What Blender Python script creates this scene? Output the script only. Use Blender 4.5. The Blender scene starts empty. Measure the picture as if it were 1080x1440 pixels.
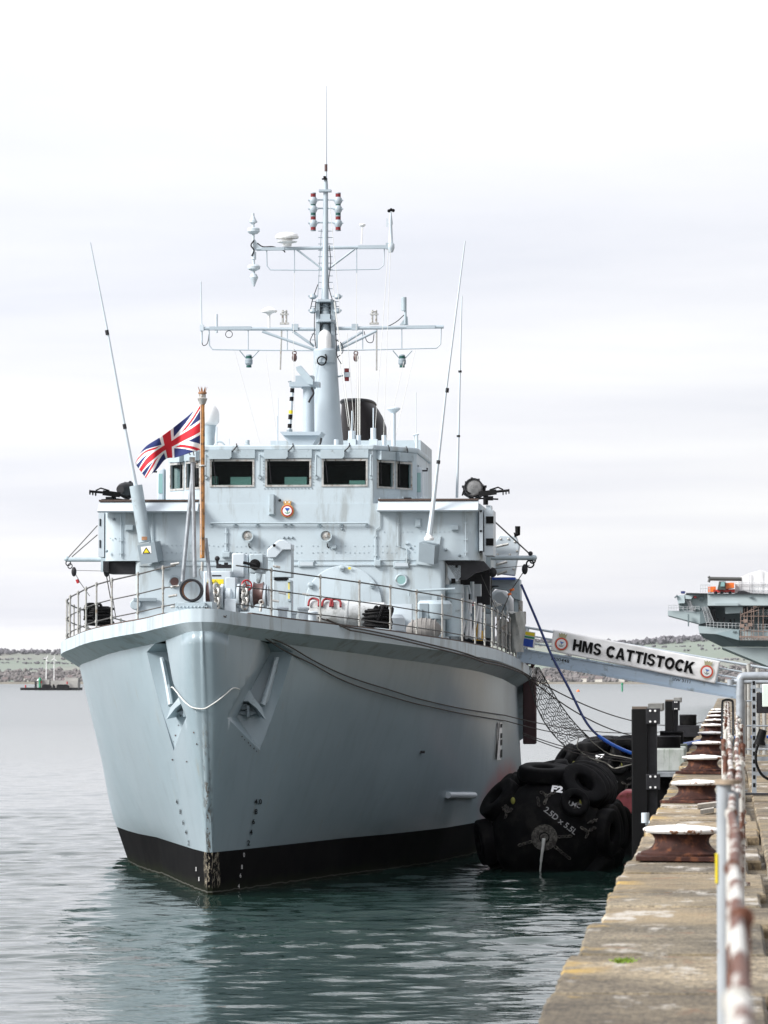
import bpy, bmesh, math, random
import numpy as np
from mathutils import Vector, Matrix
from mathutils.bvhtree import BVHTree
random.seed(7); rng = np.random.default_rng(7)
SC = bpy.context.scene
COL = SC.collection
V = Vector
# ------------------------------------------------------------------ camera
CAMZ = 4.25
F = 5760.0
TB = 237.0/F
B_ = math.atan(TB); A_ = math.atan(482.0/F*math.cos(B_))
ca, sa, cb, sb = math.cos(A_), math.sin(A_), math.cos(B_), math.sin(B_)
FW = V((-sa*cb, ca*cb, sb)); RT = V((ca, sa, 0)); UP = V((sa*sb, -ca*sb, cb))
CAM = V((0, 0, CAMZ))
def ray(px, py):
    return (FW + RT*((px-540.0)/F) + UP*((720.0-py)/F))
def W(px, py, Y):
    d = ray(px, py); return CAM + d*(Y/d.y)
def G(px, py, z):
    d = ray(px, py); return CAM + d*((z-CAMZ)/d.z)
SHIP0 = V((-10.24, 80.0, 0.0)); SYAW = 0.0073
SM = Matrix.Translation(SHIP0) @ Matrix.Rotation(SYAW, 4, 'Z')
SMI = SM.inverted()
def S(px, py, s):
    """point in ship coordinates (x to port, y aft, z up) on the frame s metres aft of the bow"""
    o = SMI @ CAM; d = SMI.to_3x3() @ ray(px, py)
    return o + d*((s-o.y)/d.y)
def K(s): return F/(80.0+s)

# ------------------------------------------------------------------ mesh builder
class MB:
    def __init__(self): self.v=[]; self.f=[]; self.m=[]; self.cur=0
    def add(self, vs, fs):
        n=len(self.v); self.v.extend([tuple(p) for p in vs])
        for f in fs: self.f.append([i+n for i in f]); self.m.append(self.cur)
        return self
    def box(self, lo, hi):
        x0,y0,z0=lo; x1,y1,z1=hi
        return self.add([(x0,y0,z0),(x1,y0,z0),(x1,y1,z0),(x0,y1,z0),(x0,y0,z1),(x1,y0,z1),(x1,y1,z1),(x0,y1,z1)],
            [(0,3,2,1),(4,5,6,7),(0,1,5,4),(1,2,6,5),(2,3,7,6),(3,0,4,7)])
    def cbox(self, c, s, rot=None):
        h=V(s)*.5; pts=[V((a*h.x,b*h.y,d*h.z)) for d in(-1,1) for a,b in((-1,-1),(1,-1),(1,1),(-1,1))]
        if rot is not None: pts=[rot@p for p in pts]
        return self.add([V(c)+p for p in pts],[(0,3,2,1),(4,5,6,7),(0,1,5,4),(1,2,6,5),(2,3,7,6),(3,0,4,7)])
    def beam(self, p0, p1, w, h, up=(0,0,1)):
        p0=V(p0);p1=V(p1);d=(p1-p0).normalized();u=V(up)
        if abs(d.dot(u))>.98: u=V((0,1,0))
        r=d.cross(u).normalized();u=r.cross(d)
        q=[r*(a*w/2)+u*(b*h/2) for a,b in((-1,-1),(1,-1),(1,1),(-1,1))]
        return self.add([p0+k for k in q]+[p1+k for k in q],[(0,3,2,1),(4,5,6,7),(0,1,5,4),(1,2,6,5),(2,3,7,6),(3,0,4,7)])
    def tube(self, pts, r, n=8, closed=False, cap=True):
        pts=[V(p) for p in pts]; N=len(pts)
        rs=r if isinstance(r,(list,tuple)) else [r]*N
        vs=[];prev=None
        for i,p in enumerate(pts):
            if closed: d=pts[(i+1)%N]-pts[i-1]
            else: d=pts[min(i+1,N-1)]-pts[max(i-1,0)]
            d=d.normalized() if d.length>1e-9 else V((0,0,1))
            if prev is None:
                u=V((0,0,1)) if abs(d.z)<.9 else V((0,1,0))
                a=d.cross(u).normalized()
            else:
                a=(prev-d*prev.dot(d)); a=a.normalized() if a.length>1e-6 else d.orthogonal().normalized()
            prev=a; b=d.cross(a)
            for k in range(n):
                t=2*math.pi*k/n; vs.append(p+(a*math.cos(t)+b*math.sin(t))*rs[i])
        fs=[]
        for i in range(N if closed else N-1):
            j=(i+1)%N
            for k in range(n):
                l=(k+1)%n; fs.append((i*n+k,i*n+l,j*n+l,j*n+k))
        if cap and not closed: fs.append(tuple(range(n-1,-1,-1))); fs.append(tuple((N-1)*n+k for k in range(n)))
        return self.add(vs,fs)
    def lathe(self, prof, o, axis=(0,0,1), n=24, capb=True, capt=True):
        o=V(o);ax=V(axis).normalized();a=ax.orthogonal().normalized();b=ax.cross(a)
        vs=[];fs=[]
        for r,h in prof:
            r=max(r,1e-4)
            for k in range(n):
                t=2*math.pi*k/n; vs.append(o+ax*h+(a*math.cos(t)+b*math.sin(t))*r)
        for i in range(len(prof)-1):
            for k in range(n):
                l=(k+1)%n; fs.append((i*n+k,i*n+l,(i+1)*n+l,(i+1)*n+k))
        if capb: fs.append(tuple(range(n-1,-1,-1)))
        if capt: fs.append(tuple((len(prof)-1)*n+k for k in range(n)))
        return self.add(vs,fs)
    def torus(self, c, axis, R, r, n=28, m=10, sq=1.0):
        c=V(c);ax=V(axis).normalized();a=ax.orthogonal().normalized();b=ax.cross(a);vs=[];fs=[]
        for i in range(n):
            t=2*math.pi*i/n;d=a*math.cos(t)+b*math.sin(t)
            for j in range(m):
                q=2*math.pi*j/m; cx,sx=math.cos(q),math.sin(q)
                cx=math.copysign(abs(cx)**sq,cx);sx=math.copysign(abs(sx)**sq,sx)
                vs.append(c+d*(R+r*cx)+ax*(r*sx))
        for i in range(n):
            for j in range(m):
                i2=(i+1)%n;j2=(j+1)%m; fs.append((i*m+j,i2*m+j,i2*m+j2,i*m+j2))
        return self.add(vs,fs)
    def prism(self, pts, vec):
        pts=[V(p) for p in pts];vec=V(vec);n=len(pts)
        fs=[tuple(range(n)),tuple(range(2*n-1,n-1,-1))]
        for i in range(n): j=(i+1)%n; fs.append((i,i+n,j+n,j))
        return self.add(pts+[p+vec for p in pts],fs)
    def sphere(self, c, r, nu=16, nv=10):
        c=V(c); r=V(r) if not isinstance(r,(int,float)) else V((r,r,r)); vs=[];fs=[]
        for i in range(nv+1):
            p=math.pi*i/nv
            for j in range(nu):
                t=2*math.pi*j/nu; vs.append(c+V((r.x*math.sin(p)*math.cos(t),r.y*math.sin(p)*math.sin(t),r.z*math.cos(p))))
        for i in range(nv):
            for j in range(nu):
                k=(j+1)%nu; fs.append((i*nu+j,(i+1)*nu+j,(i+1)*nu+k,i*nu+k))
        return self.add(vs,fs)
    def wall(self, a, b, z0, z1, holes, th, nrm):
        """upright wall from a to b (2D), z0..z1, holes in (u0,u1,v0,v1) metres; th thick, reveals included"""
        a=V((a[0],a[1],0));b=V((b[0],b[1],0));L=(b-a).length;d=(b-a)/L;n=V((nrm[0],nrm[1],0)).normalized()
        us=sorted({0,L,*[h[0] for h in holes],*[h[1] for h in holes]});zs=sorted({z0,z1,*[h[2] for h in holes],*[h[3] for h in holes]})
        def P(u,z,o=0): return a+d*u+V((0,0,z))-n*o
        for i in range(len(us)-1):
            for j in range(len(zs)-1):
                um=(us[i]+us[i+1])/2;zm=(zs[j]+zs[j+1])/2
                if any(h[0]<um<h[1] and h[2]<zm<h[3] for h in holes): continue
                for o in(0,th): self.add([P(us[i],zs[j],o),P(us[i+1],zs[j],o),P(us[i+1],zs[j+1],o),P(us[i],zs[j+1],o)],[(0,1,2,3)])
        for u0,u1,v0,v1 in holes+[(0,L,z0,z1)]:
            q=[(u0,v0),(u1,v0),(u1,v1),(u0,v1)]
            for i in range(4):
                x,y=q[i];x2,y2=q[(i+1)%4]
                self.add([P(x,y),P(x2,y2),P(x2,y2,th),P(x,y,th)],[(0,1,2,3)])
        return self
    def build(self, name, mat, parent=None, smooth=35, origin=None, bevel=0, recalc=True):
        me=bpy.data.meshes.new(name)
        o0=V(origin) if origin is not None else V((0,0,0))
        me.from_pydata([tuple(V(p)-o0) for p in self.v],[],self.f)
        for mm in (mat if isinstance(mat,(list,tuple)) else [mat]): me.materials.append(mm)
        if isinstance(mat,(list,tuple)): me.polygons.foreach_set('material_index',self.m)
        if recalc:
            bm=bmesh.new();bm.from_mesh(me);bmesh.ops.recalc_face_normals(bm,faces=bm.faces);bm.to_mesh(me);bm.free()
        if smooth:
            me.polygons.foreach_set('use_smooth',[True]*len(me.polygons)); me.set_sharp_from_angle(angle=math.radians(smooth))
        ob=bpy.data.objects.new(name,me);COL.objects.link(ob);ob.location=o0
        if parent is not None: ob.parent=parent
        if bevel:
            b=ob.modifiers.new('bevel','BEVEL');b.width=bevel;b.segments=2;b.limit_method='ANGLE'
        return ob

def split_loose(o):
    """every separate piece of a mesh becomes an object of its own"""
    bm=bmesh.new();bm.from_mesh(o.data);seen=set();isl=[]
    for v in bm.verts:
        if v in seen: continue
        st=[v];seen.add(v);g=[]
        while st:
            a=st.pop();g.append(a)
            for e in a.link_edges:
                b=e.other_vert(a)
                if b not in seen: seen.add(b);st.append(b)
        isl.append(g)
    if len(isl)<2: bm.free();return
    nm=o.name.split('.')[0]
    for g in isl:
        ix={v.index:i for i,v in enumerate(g)};fs={f for v in g for f in v.link_faces}
        me=bpy.data.meshes.new(nm);me.from_pydata([v.co[:] for v in g],[],[[ix[v.index] for v in f.verts] for f in fs]);me.materials.append(o.data.materials[0])
        n=bpy.data.objects.new(nm,me);COL.objects.link(n);n.parent=o.parent;n.matrix_parent_inverse=o.matrix_parent_inverse;n.location=o.location
        for md in o.modifiers:
            if md.type=='BEVEL': b=n.modifiers.new('bevel','BEVEL');b.width=md.width;b.segments=2;b.limit_method='ANGLE'
    bm.free();bpy.data.objects.remove(o)
def tag(o,label=None,cat=None,group=None,kind=None):
    if label: o['label']=label
    if cat: o['category']=cat
    if group: o['group']=group
    if kind: o['kind']=kind
    return o
def empty(name,loc,rz=0):
    o=bpy.data.objects.new(name,None);COL.objects.link(o);o.location=loc;o.rotation_euler=(0,0,rz);o.empty_display_size=.3
    return o
def copy_tree(o,parent=None):
    c=o.copy();COL.objects.link(c)
    if parent is not None: c.parent=parent
    for ch in list(o.children): copy_tree(ch,c)
    return c
def lerp(a,b,t): return a+(b-a)*t
def interp(x,tab): return float(np.interp(x,[t[0] for t in tab],[t[1] for t in tab]))
def catenary(p0,p1,sag,n=24):
    p0=V(p0);p1=V(p1)
    return [p0.lerp(p1,i/n)-V((0,0,sag*4*(i/n)*(1-i/n))) for i in range(n+1)]
def spline(pts,n=8):
    pts=[V(p) for p in pts];out=[]
    P=[pts[0]*2-pts[1]]+pts+[pts[-1]*2-pts[-2]]
    for i in range(1,len(P)-2):
        for k in range(n):
            t=k/n;a,b,c,d=P[i-1],P[i],P[i+1],P[i+2]
            out.append(.5*((2*b)+(c-a)*t+(2*a-5*b+4*c-d)*t*t+(3*b-a-3*c+d)*t**3))
    out.append(pts[-1]);return out
def text_mesh(s,size=1.0,offset=0.0,xs=1.0):
    """flat text: verts (x,y) and faces, centred"""
    cu=bpy.data.curves.new('t','FONT');cu.body=s;cu.size=size;cu.offset=offset;cu.resolution_u=4
    ob=bpy.data.objects.new('t',cu);COL.objects.link(ob);bpy.context.view_layer.update()
    me=bpy.data.meshes.new_from_object(ob.evaluated_get(bpy.context.evaluated_depsgraph_get()))
    vs=[(v.co.x*xs,v.co.y) for v in me.vertices];fs=[tuple(p.vertices) for p in me.polygons]
    bpy.data.objects.remove(ob);bpy.data.curves.remove(cu);bpy.data.meshes.remove(me)
    x0=min(v[0] for v in vs);x1=max(v[0] for v in vs);y0=min(v[1] for v in vs);y1=max(v[1] for v in vs)
    return [(v[0]-(x0+x1)/2,v[1]-(y0+y1)/2) for v in vs],fs,x1-x0,y1-y0

# ------------------------------------------------------------------ materials
def ramp(nt,stops):
    r=nt.nodes.new('ShaderNodeValToRGB');e=r.color_ramp.elements
    while len(e)<len(stops): e.new(.5)
    for el,(p,c) in zip(e,stops): el.position=p;el.color=(*c,1) if len(c)==3 else c
    return r
def noise(nt,vec,scale,detail=4,rough=.55,dist=0):
    n=nt.nodes.new('ShaderNodeTexNoise');n.inputs['Scale'].default_value=scale;n.inputs['Detail'].default_value=detail
    n.inputs['Roughness'].default_value=rough;n.inputs['Distortion'].default_value=dist
    nt.links.new(vec,n.inputs['Vector']);return n
def mapping(nt,vec,scale):
    m=nt.nodes.new('ShaderNodeMapping');m.inputs['Scale'].default_value=scale;nt.links.new(vec,m.inputs['Vector']);return m.outputs[0]
def mixc(nt,fac,a,b,mode='MIX'):
    m=nt.nodes.new('ShaderNodeMix');m.data_type='RGBA';m.blend_type=mode
    for k,v in((0,fac),(6,a),(7,b)):
        if hasattr(v,'node'): nt.links.new(v,m.inputs[k])
        elif k==0: m.inputs[0].default_value=v
        else: m.inputs[k].default_value=(*v,1)
    return m.outputs[2]
def math_(nt,op,a,b=None,clamp=False):
    m=nt.nodes.new('ShaderNodeMath');m.operation=op;m.use_clamp=clamp
    for i,v in enumerate((a,b)):
        if v is None: continue
        if hasattr(v,'node'): nt.links.new(v,m.inputs[i])
        else: m.inputs[i].default_value=v
    return m.outputs[0]
def base_mat(name):
    m=bpy.data.materials.new(name);m.use_nodes=True;nt=m.node_tree
    b=nt.nodes['Principled BSDF'];tc=nt.nodes.new('ShaderNodeTexCoord')
    return m,nt,b,tc
def rand_vec(nt,vec):
    oi=nt.nodes.new('ShaderNodeObjectInfo');va=nt.nodes.new('ShaderNodeVectorMath');va.operation='ADD';cv=nt.nodes.new('ShaderNodeCombineXYZ')
    for i,k in enumerate((37.0,91.0,53.0)): nt.links.new(math_(nt,'MULTIPLY',oi.outputs['Random'],k),cv.inputs[i])
    nt.links.new(vec,va.inputs[0]);nt.links.new(cv.outputs[0],va.inputs[1]);return va.outputs[0]
def mat(name,col,rough=.5,var=.12,scale=3.0,bump=0.0,bscale=20,metal=0,spec=.5,dirt=None,dirt_amt=0,dirt_scale=6,streak=False,coat=0,rand=False):
    m,nt,b,tc=base_mat(name);vec=tc.outputs['Object']
    if rand: vec=rand_vec(nt,vec)
    n=noise(nt,vec,scale,5)
    lo=tuple(c*(1-var) for c in col);hi=tuple(min(c*(1+var),1) for c in col)
    c=ramp(nt,[(.3,lo),(.7,hi)]);nt.links.new(n.outputs[0],c.inputs[0]);out=c.outputs[0]
    if dirt:
        dv=mapping(nt,vec,(1,1,.18)) if streak else vec
        d=noise(nt,dv,dirt_scale,7,.65)
        r=ramp(nt,[(1-dirt_amt-.12,(0,0,0)),(1-dirt_amt,(1,1,1))]);nt.links.new(d.outputs[0],r.inputs[0])
        out=mixc(nt,r.outputs[0],out,dirt)
    nt.links.new(out,b.inputs['Base Color']);b.inputs['Roughness'].default_value=rough;b.inputs['Metallic'].default_value=metal
    b.inputs['Specular IOR Level'].default_value=spec;b.inputs['Coat Weight'].default_value=coat
    if bump:
        bn=noise(nt,vec,bscale,4);bp=nt.nodes.new('ShaderNodeBump');bp.inputs['Strength'].default_value=bump;bp.inputs['Distance'].default_value=.02
        nt.links.new(bn.outputs[0],bp.inputs['Height']);nt.links.new(bp.outputs[0],b.inputs['Normal'])
    return m
GREY=(.45,.525,.565)
M={}
M['grey']=mat('naval_grey_paint',GREY,.45,.05,1.3,.06,9,dirt=(.33,.37,.38),dirt_amt=.36,dirt_scale=2.6,streak=True)
M['grey2']=mat('naval_grey_fitting',(.37,.44,.475),.45,.08,3,dirt=(.2,.22,.22),dirt_amt=.3,dirt_scale=5)
M['greyd']=mat('naval_grey_dark_box',(.24,.29,.32),.5,.06,3)
M['greyl']=mat('naval_grey_pale',(.50,.56,.60),.4,.05,2)
M['mastgrey']=mat('mast_grey_paint',(.36,.42,.46),.45,.05,2)
M['lensred']=mat('red_lens',(.16,.008,.01),.3,.1,3)
M['lensgreen']=mat('green_lens',(.008,.07,.06),.3,.1,3)
M['dullred']=mat('dull_red_strap',(.22,.012,.016),.7,.15,5)
M['black']=mat('black_paint',(.004,.004,.0045),.6,.3,3,spec=.15)
M['dark']=mat('dark_metal',(.017,.017,.02),.5,.3,8,spec=.3)
M['rubber']=mat('tyre_rubber',(.003,.003,.0035),.7,.5,5,.3,24,spec=.08,dirt=(.011,.0105,.010),dirt_amt=.36,dirt_scale=3,rand=True)
M['hub']=mat('weathered_flange',(.10,.095,.08),.6,.4,12,dirt=(.02,.015,.012),dirt_amt=.45,dirt_scale=14)
M['chain']=mat('dull_chain',(.13,.12,.1),.6,.5,20,dirt=(.015,.012,.01),dirt_amt=.48,dirt_scale=9)
M['white']=mat('white_gloss',(.78,.78,.77),.35,.04,3)
M['steel']=mat('worn_steel',(.45,.45,.43),.45,.2,8,metal=.3,dirt=(.2,.15,.11),dirt_amt=.35,dirt_scale=12)
M['stan']=mat('stanchion_paint',(.36,.36,.34),.5,.12,8,dirt=(.22,.17,.12),dirt_amt=.34,dirt_scale=14)
M['wire']=mat('wire_rope',(.06,.058,.055),.6,.3,20)
M['rope']=mat('mooring_line',(.065,.055,.048),.85,.3,30)
M['ropew']=mat('white_line',(.65,.65,.62),.8,.1,20)
M['ropeb']=mat('beige_line',(.33,.31,.26),.85,.2,20)
M['bluerope']=mat('navy_blue_line',(.015,.03,.12),.7,.2,20)
M['bluehose']=mat('blue_hose',(.01,.12,.55),.4,.1,6)
M['wood']=mat('varnished_wood',(.5,.23,.07),.5,.25,5,dirt=(.1,.05,.025),dirt_amt=.36,dirt_scale=9)
M['plank']=mat('deck_edge_wood',(.07,.045,.035),.7,.3,6)
M['deck']=mat('deck_grey',(.12,.13,.13),.8,.15,4)
M['rust']=mat('rusty_iron',(.040,.016,.012),.8,.45,7,.3,22,dirt=(.13,.05,.025),dirt_amt=.36,dirt_scale=9,spec=.25,rand=True)
M['rustl']=mat('light_rust',(.33,.17,.09),.85,.3,9,.2,30)
M['brown']=mat('brown_drum',(.09,.045,.04),.4,.2,5)
M['red']=mat('red_paint',(.42,.015,.02),.4,.12,4)
M['redwarm']=mat('red_canvas',(.5,.03,.02),.6,.15,6)
M['orange']=mat('orange_paint',(.75,.16,.02),.45,.12,3)
M['yellow']=mat('yellow_paint',(.75,.6,.02),.5,.06,3)
M['green']=mat('green_glass',(.01,.16,.12),.25,.1,3)
M['blue']=mat('sign_blue',(.01,.06,.38),.5,.05,3)
M['sgreen']=mat('sign_green',(.01,.25,.12),.5,.05,3)
M['gold']=mat('gilt_paint',(.55,.3,.09),.45,.15,12)
M['teal']=mat('teal_glass',(.22,.38,.37),.15,.05,3)
M['console']=mat('bridge_console',(.72,.86,.84),.5,.05,3)
M['canvas']=mat('grey_canvas',(.36,.37,.35),.85,.12,5,.5,14)
M['galv']=mat('galvanised_steel',(.27,.295,.32),.5,.22,9,metal=.2)
M['flagred']=mat('flag_red',(.55,.012,.025),.8,.06,4)
M['flagblue']=mat('flag_blue',(.012,.025,.13),.8,.06,4)
M['flagwhite']=mat('flag_white',(.8,.8,.8),.8,.03,4)
M['concrete']=mat('pale_concrete',(.36,.38,.36),.85,.15,4,.2,20,dirt=(.16,.2,.15),dirt_amt=.4,dirt_scale=3,streak=True)
M['pink']=mat('faded_red_float',(.45,.1,.11),.6,.15,4,dirt=(.25,.06,.05),dirt_amt=.38,dirt_scale=6)
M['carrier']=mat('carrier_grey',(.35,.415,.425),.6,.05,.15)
M['carrierd']=mat('carrier_shade_grey',(.13,.17,.18),.7,.08,.15)  # carrier grey darkened, shade painted in for undersides and hollows
M['tent']=mat('white_tarpaulin',(.8,.8,.8),.7,.03,.3)
# =================================================================== WARSHIP
ship = empty('warship', SHIP0, SYAW)
tag(ship,'large pale grey naval ship moored bow-on beside the stone quay, black waterline band','warship')
ZD=[(-.5,5.67),(0,5.6),(1.8,5.48),(3.4,5.375),(8,5.2),(11.7,5.06),(18,4.94),(25,4.81),(36,4.57),(36.4,4.5),(37.8,3.0),(58,2.9)]
def SD(s): return interp(s,[(0,.44),(3,.48),(7,.52)])
def INS(s): return interp(s,[(-.42,.10),(0,.20),(.8,.30),(2.5,.42)])
def zd(s): return interp(s,ZD)
DP=[(0,-.42),(.3,-.34),(.62,.02),(1.02,.8),(1.48,1.8),(2.38,3.4),(3.15,5.5),(3.85,8.05),(4.36,10),(4.68,11.9),(4.93,15),(5.03,18),(5.1,25),(5.06,31),(5.0,36),(4.72,42),(4.36,47),(3.9,53),(3.4,58)]
dpath=[(p.x,p.y) for p in spline([V((a,b,0)) for a,b in DP],9)]
ND=len(dpath)
def nrm2(i):
    if i==0: return (0,-1)
    a=dpath[max(i-1,0)];b=dpath[min(i+1,ND-1)];dx,dy=b[0]-a[0],b[1]-a[1];l=math.hypot(dx,dy);return (dy/l,-dx/l)
def off(i,o):
    n=nrm2(i);p=dpath[i];return (max(p[0]-n[0]*o,0.0 if i==0 else .01),p[1]-n[1]*o)
BOOT=[(.95,.05),(2.5,.5),(5.7,1.32),(8.7,2.08),(10.7,2.75),(12.5,3.25),(15,3.85),(19.5,4.5),(25,4.82),(36,4.8),(47,4.2),(58,3.2)]
ZB=.84
def hullpt(i,t):
    s0=dpath[i][1]; tx,ty=off(i,INS(s0)); zt=zd(s0)-SD(s0)
    sb=s0+1.37*math.exp(-max(s0+.42,0)/5); bb=interp(sb,BOOT)
    e=lerp(1.0,.72,min(max(s0/10,0),1)); u=s0+.42
    if t>=0:
        w=min(t*1.3,1)*(1-t**5)*.30*math.sqrt(max(1-math.exp(-u/1.1),0))*math.exp(-u/3.2)
        return V((max(lerp(bb,tx,t**e)+w,.04*(1-t)+.02),lerp(sb,ty,t),lerp(ZB,zt,t)))
    z=lerp(ZB,-1.3,-t); q=interp(z,[(-1.3,.72),(0,.93),(ZB,1)])
    return V((max(bb*q,.05),sb+.3*-t,z))
def hull_mesh(ts,caps):
    mb=MB();vs=[];n=len(ts)
    for side in(1,-1):
        for i in range(ND):
            for t in ts:
                p=hullpt(i,t);vs.append((p.x*side,p.y,p.z))
    o=ND*n;fs=[]
    for i in range(ND-1):
        for j in range(n-1):
            a,b,c,d=i*n+j,(i+1)*n+j,(i+1)*n+j+1,i*n+j+1
            fs.append((a,b,c,d));fs.append((o+d,o+c,o+b,o+a))
    for j in range(n-1):
        fs.append((j+1,o+j+1,o+j,j)); a=(ND-1)*n+j; fs.append((a,o+a,o+a+1,a+1))
    if caps:
        for i in range(ND-1):
            a,b=i*n,(i+1)*n; fs.append((a,o+a,o+b,b)); a+=n-1;b+=n-1; fs.append((b,o+b,o+a,a))
    return mb.add(vs,fs)
# hull paint with stem rust and a faded red smear where the floats rub
def hull_paint():
    m,nt,b,tc=base_mat('hull_grey_paint');vec=tc.outputs['Object']
    n1=noise(nt,vec,.7,6,.6);c=ramp(nt,[(.3,(.245,.312,.345)),(.7,(.28,.348,.382))]);nt.links.new(n1.outputs[0],c.inputs[0]);out=c.outputs[0]
    st=noise(nt,mapping(nt,vec,(1,1,.12)),3.2,7,.62);r=ramp(nt,[(.5,(0,0,0)),(.8,(.55,.55,.55))]);nt.links.new(st.outputs[0],r.inputs[0])
    out=mixc(nt,r.outputs[0],out,(.19,.24,.26))
    sx=nt.nodes.new('ShaderNodeSeparateXYZ');nt.links.new(vec,sx.inputs[0])
    # rust at the stem
    ax=math_(nt,'ABSOLUTE',sx.outputs[0]);near=math_(nt,'SUBTRACT',1,math_(nt,'MULTIPLY',ax,8.0),True)
    low=math_(nt,'MULTIPLY',math_(nt,'SUBTRACT',3.9,sx.outputs[2]),.55,True)
    sp=noise(nt,mapping(nt,vec,(9,9,2.2)),1.6,8,.7)
    k=math_(nt,'MULTIPLY',math_(nt,'MULTIPLY',near,low),math_(nt,'GREATER_THAN',sp.outputs[0],.54))
    out=mixc(nt,k,out,(.09,.075,.06))
    # faded red smear on the port side
    def ax2(o,c,w): return math_(nt,'POWER',math_(nt,'DIVIDE',math_(nt,'SUBTRACT',o,c),w),2)
    d=math_(nt,'ADD',ax2(sx.outputs[1],26.5,8.0),ax2(sx.outputs[2],1.2,1.05));gt=math_(nt,'GREATER_THAN',sx.outputs[0],0)
    pk=math_(nt,'MULTIPLY',math_(nt,'SUBTRACT',1.1,d,True),gt)
    pn=noise(nt,mapping(nt,vec,(1,.3,1)),2.2,5);pk=math_(nt,'MULTIPLY',pk,math_(nt,'MULTIPLY',pn.outputs[0],2.0),True)
    out=mixc(nt,pk,out,(.40,.10,.10))
    # thin brownish weeps and pale scuffs
    wp=noise(nt,mapping(nt,vec,(2.2,2.2,.10)),2.3,8,.7);rw=ramp(nt,[(.60,(0,0,0)),(.72,(1,1,1))]);nt.links.new(wp.outputs[0],rw.inputs[0])
    out=mixc(nt,math_(nt,'MULTIPLY',rw.outputs[0],.6),out,(.25,.245,.2))
    sf=noise(nt,mapping(nt,vec,(.9,.5,2.6)),1.4,8,.72);rs=ramp(nt,[(.66,(0,0,0)),(.70,(1,1,1))]);nt.links.new(sf.outputs[0],rs.inputs[0])
    out=mixc(nt,math_(nt,'MULTIPLY',rs.outputs[0],.35),out,(.44,.5,.52))
    nt.links.new(out,b.inputs['Base Color']);b.inputs['Roughness'].default_value=.3
    bn=noise(nt,vec,1.1,3);bp=nt.nodes.new('ShaderNodeBump');bp.inputs['Strength'].default_value=.12;bp.inputs['Distance'].default_value=.05
    nt.links.new(bn.outputs[0],bp.inputs['Height']);nt.links.new(bp.outputs[0],b.inputs['Normal']);return m
def boot_paint():
    m,nt,b,tc=base_mat('waterline_black');vec=tc.outputs['Object']
    sx=nt.nodes.new('ShaderNodeSeparateXYZ');nt.links.new(vec,sx.inputs[0])
    n=noise(nt,vec,2.5,6);c=ramp(nt,[(.35,(.0025,.0025,.003)),(.75,(.007,.0065,.0065))]);nt.links.new(n.outputs[0],c.inputs[0])
    ax=math_(nt,'ABSOLUTE',sx.outputs[0]);near=math_(nt,'LESS_THAN',ax,.16)
    sp=noise(nt,mapping(nt,vec,(8,8,3)),2.2,8,.72);k=math_(nt,'MULTIPLY',near,math_(nt,'GREATER_THAN',sp.outputs[0],.55))
    out=mixc(nt,k,c.outputs[0],(.33,.29,.22))
    wd=math_(nt,'SUBTRACT',math_(nt,'ADD',.10,math_(nt,'MULTIPLY',n.outputs[0],.34)),sx.outputs[2]);out=mixc(nt,math_(nt,'MULTIPLY',wd,6.0,True),out,(.009,.011,.006))
    sl=noise(nt,mapping(nt,vec,(2,2,.5)),3.0,8,.75);rq=ramp(nt,[(.66,(0,0,0)),(.70,(1,1,1))]);nt.links.new(sl.outputs[0],rq.inputs[0]);out=mixc(nt,math_(nt,'MULTIPLY',rq.outputs[0],.5),out,(.035,.037,.037))
    # pale scum line just above the water
    ln=math_(nt,'LESS_THAN',math_(nt,'ABSOLUTE',math_(nt,'SUBTRACT',sx.outputs[2],math_(nt,'MULTIPLY',n.outputs[0],.1))),.012)
    out=mixc(nt,math_(nt,'MULTIPLY',ln,.35),out,(.2,.2,.18))
    nt.links.new(out,b.inputs['Base Color']);b.inputs['Roughness'].default_value=.75;b.inputs['Specular IOR Level'].default_value=.05;return m
M['hull']=hull_paint();M['boot']=boot_paint()
hm=hull_mesh([i/18 for i in range(19)],True)
hull=hm.build('hull',M['hull'],None,smooth=0)
bmh=bmesh.new();bmh.from_mesh(hull.data);bvh0=BVHTree.FromBMesh(bmh)
def hitlocal(bvh,px,py):
    o=SMI@CAM;d=(SMI.to_3x3()@ray(px,py)).normalized();r=bvh.ray_cast(o,d);return r[0],r[1]
# anchor pockets cut out of the flare
def cutter(side):
    P=[(371,897),(411,912),(366,1056),(320,1009)]
    q=[]
    for x,y in P:
        while hitlocal(bvh0,x,y)[0] is None: y+=1
        q.append(hitlocal(bvh0,x,y)[0])
    A,B,C,D=q
    zt=4.83
    # plane through C-B heading aft as it rises: the flat bed the anchor lies in
    fr=[V((A.x-.03,B.y-1.7,zt+.62)),V((B.x+.06,B.y-1.7,zt+.62)),V((C.x,C.y-1.6,C.z)),V((D.x,D.y-1.6,D.z))]
    bk=[V((A.x+.02,B.y+.10,zt)),V((B.x+.06,B.y+.03,zt)),V((C.x,C.y+.03,C.z)),V((D.x,C.y+.0,D.z))]
    if side<0:
        fr=[V((-p.x,p.y,p.z)) for p in fr];bk=[V((-p.x,p.y,p.z)) for p in bk]
    mb=MB();mb.add(fr+bk,[(0,1,2),(0,2,3),(4,6,5),(4,7,6)]+[t for i in range(4) for j in[(i+1)%4] for t in((i,i+4,j+4),(i,j+4,j))])
    return mb.build('cut',M['hull'],None,smooth=0)
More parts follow.
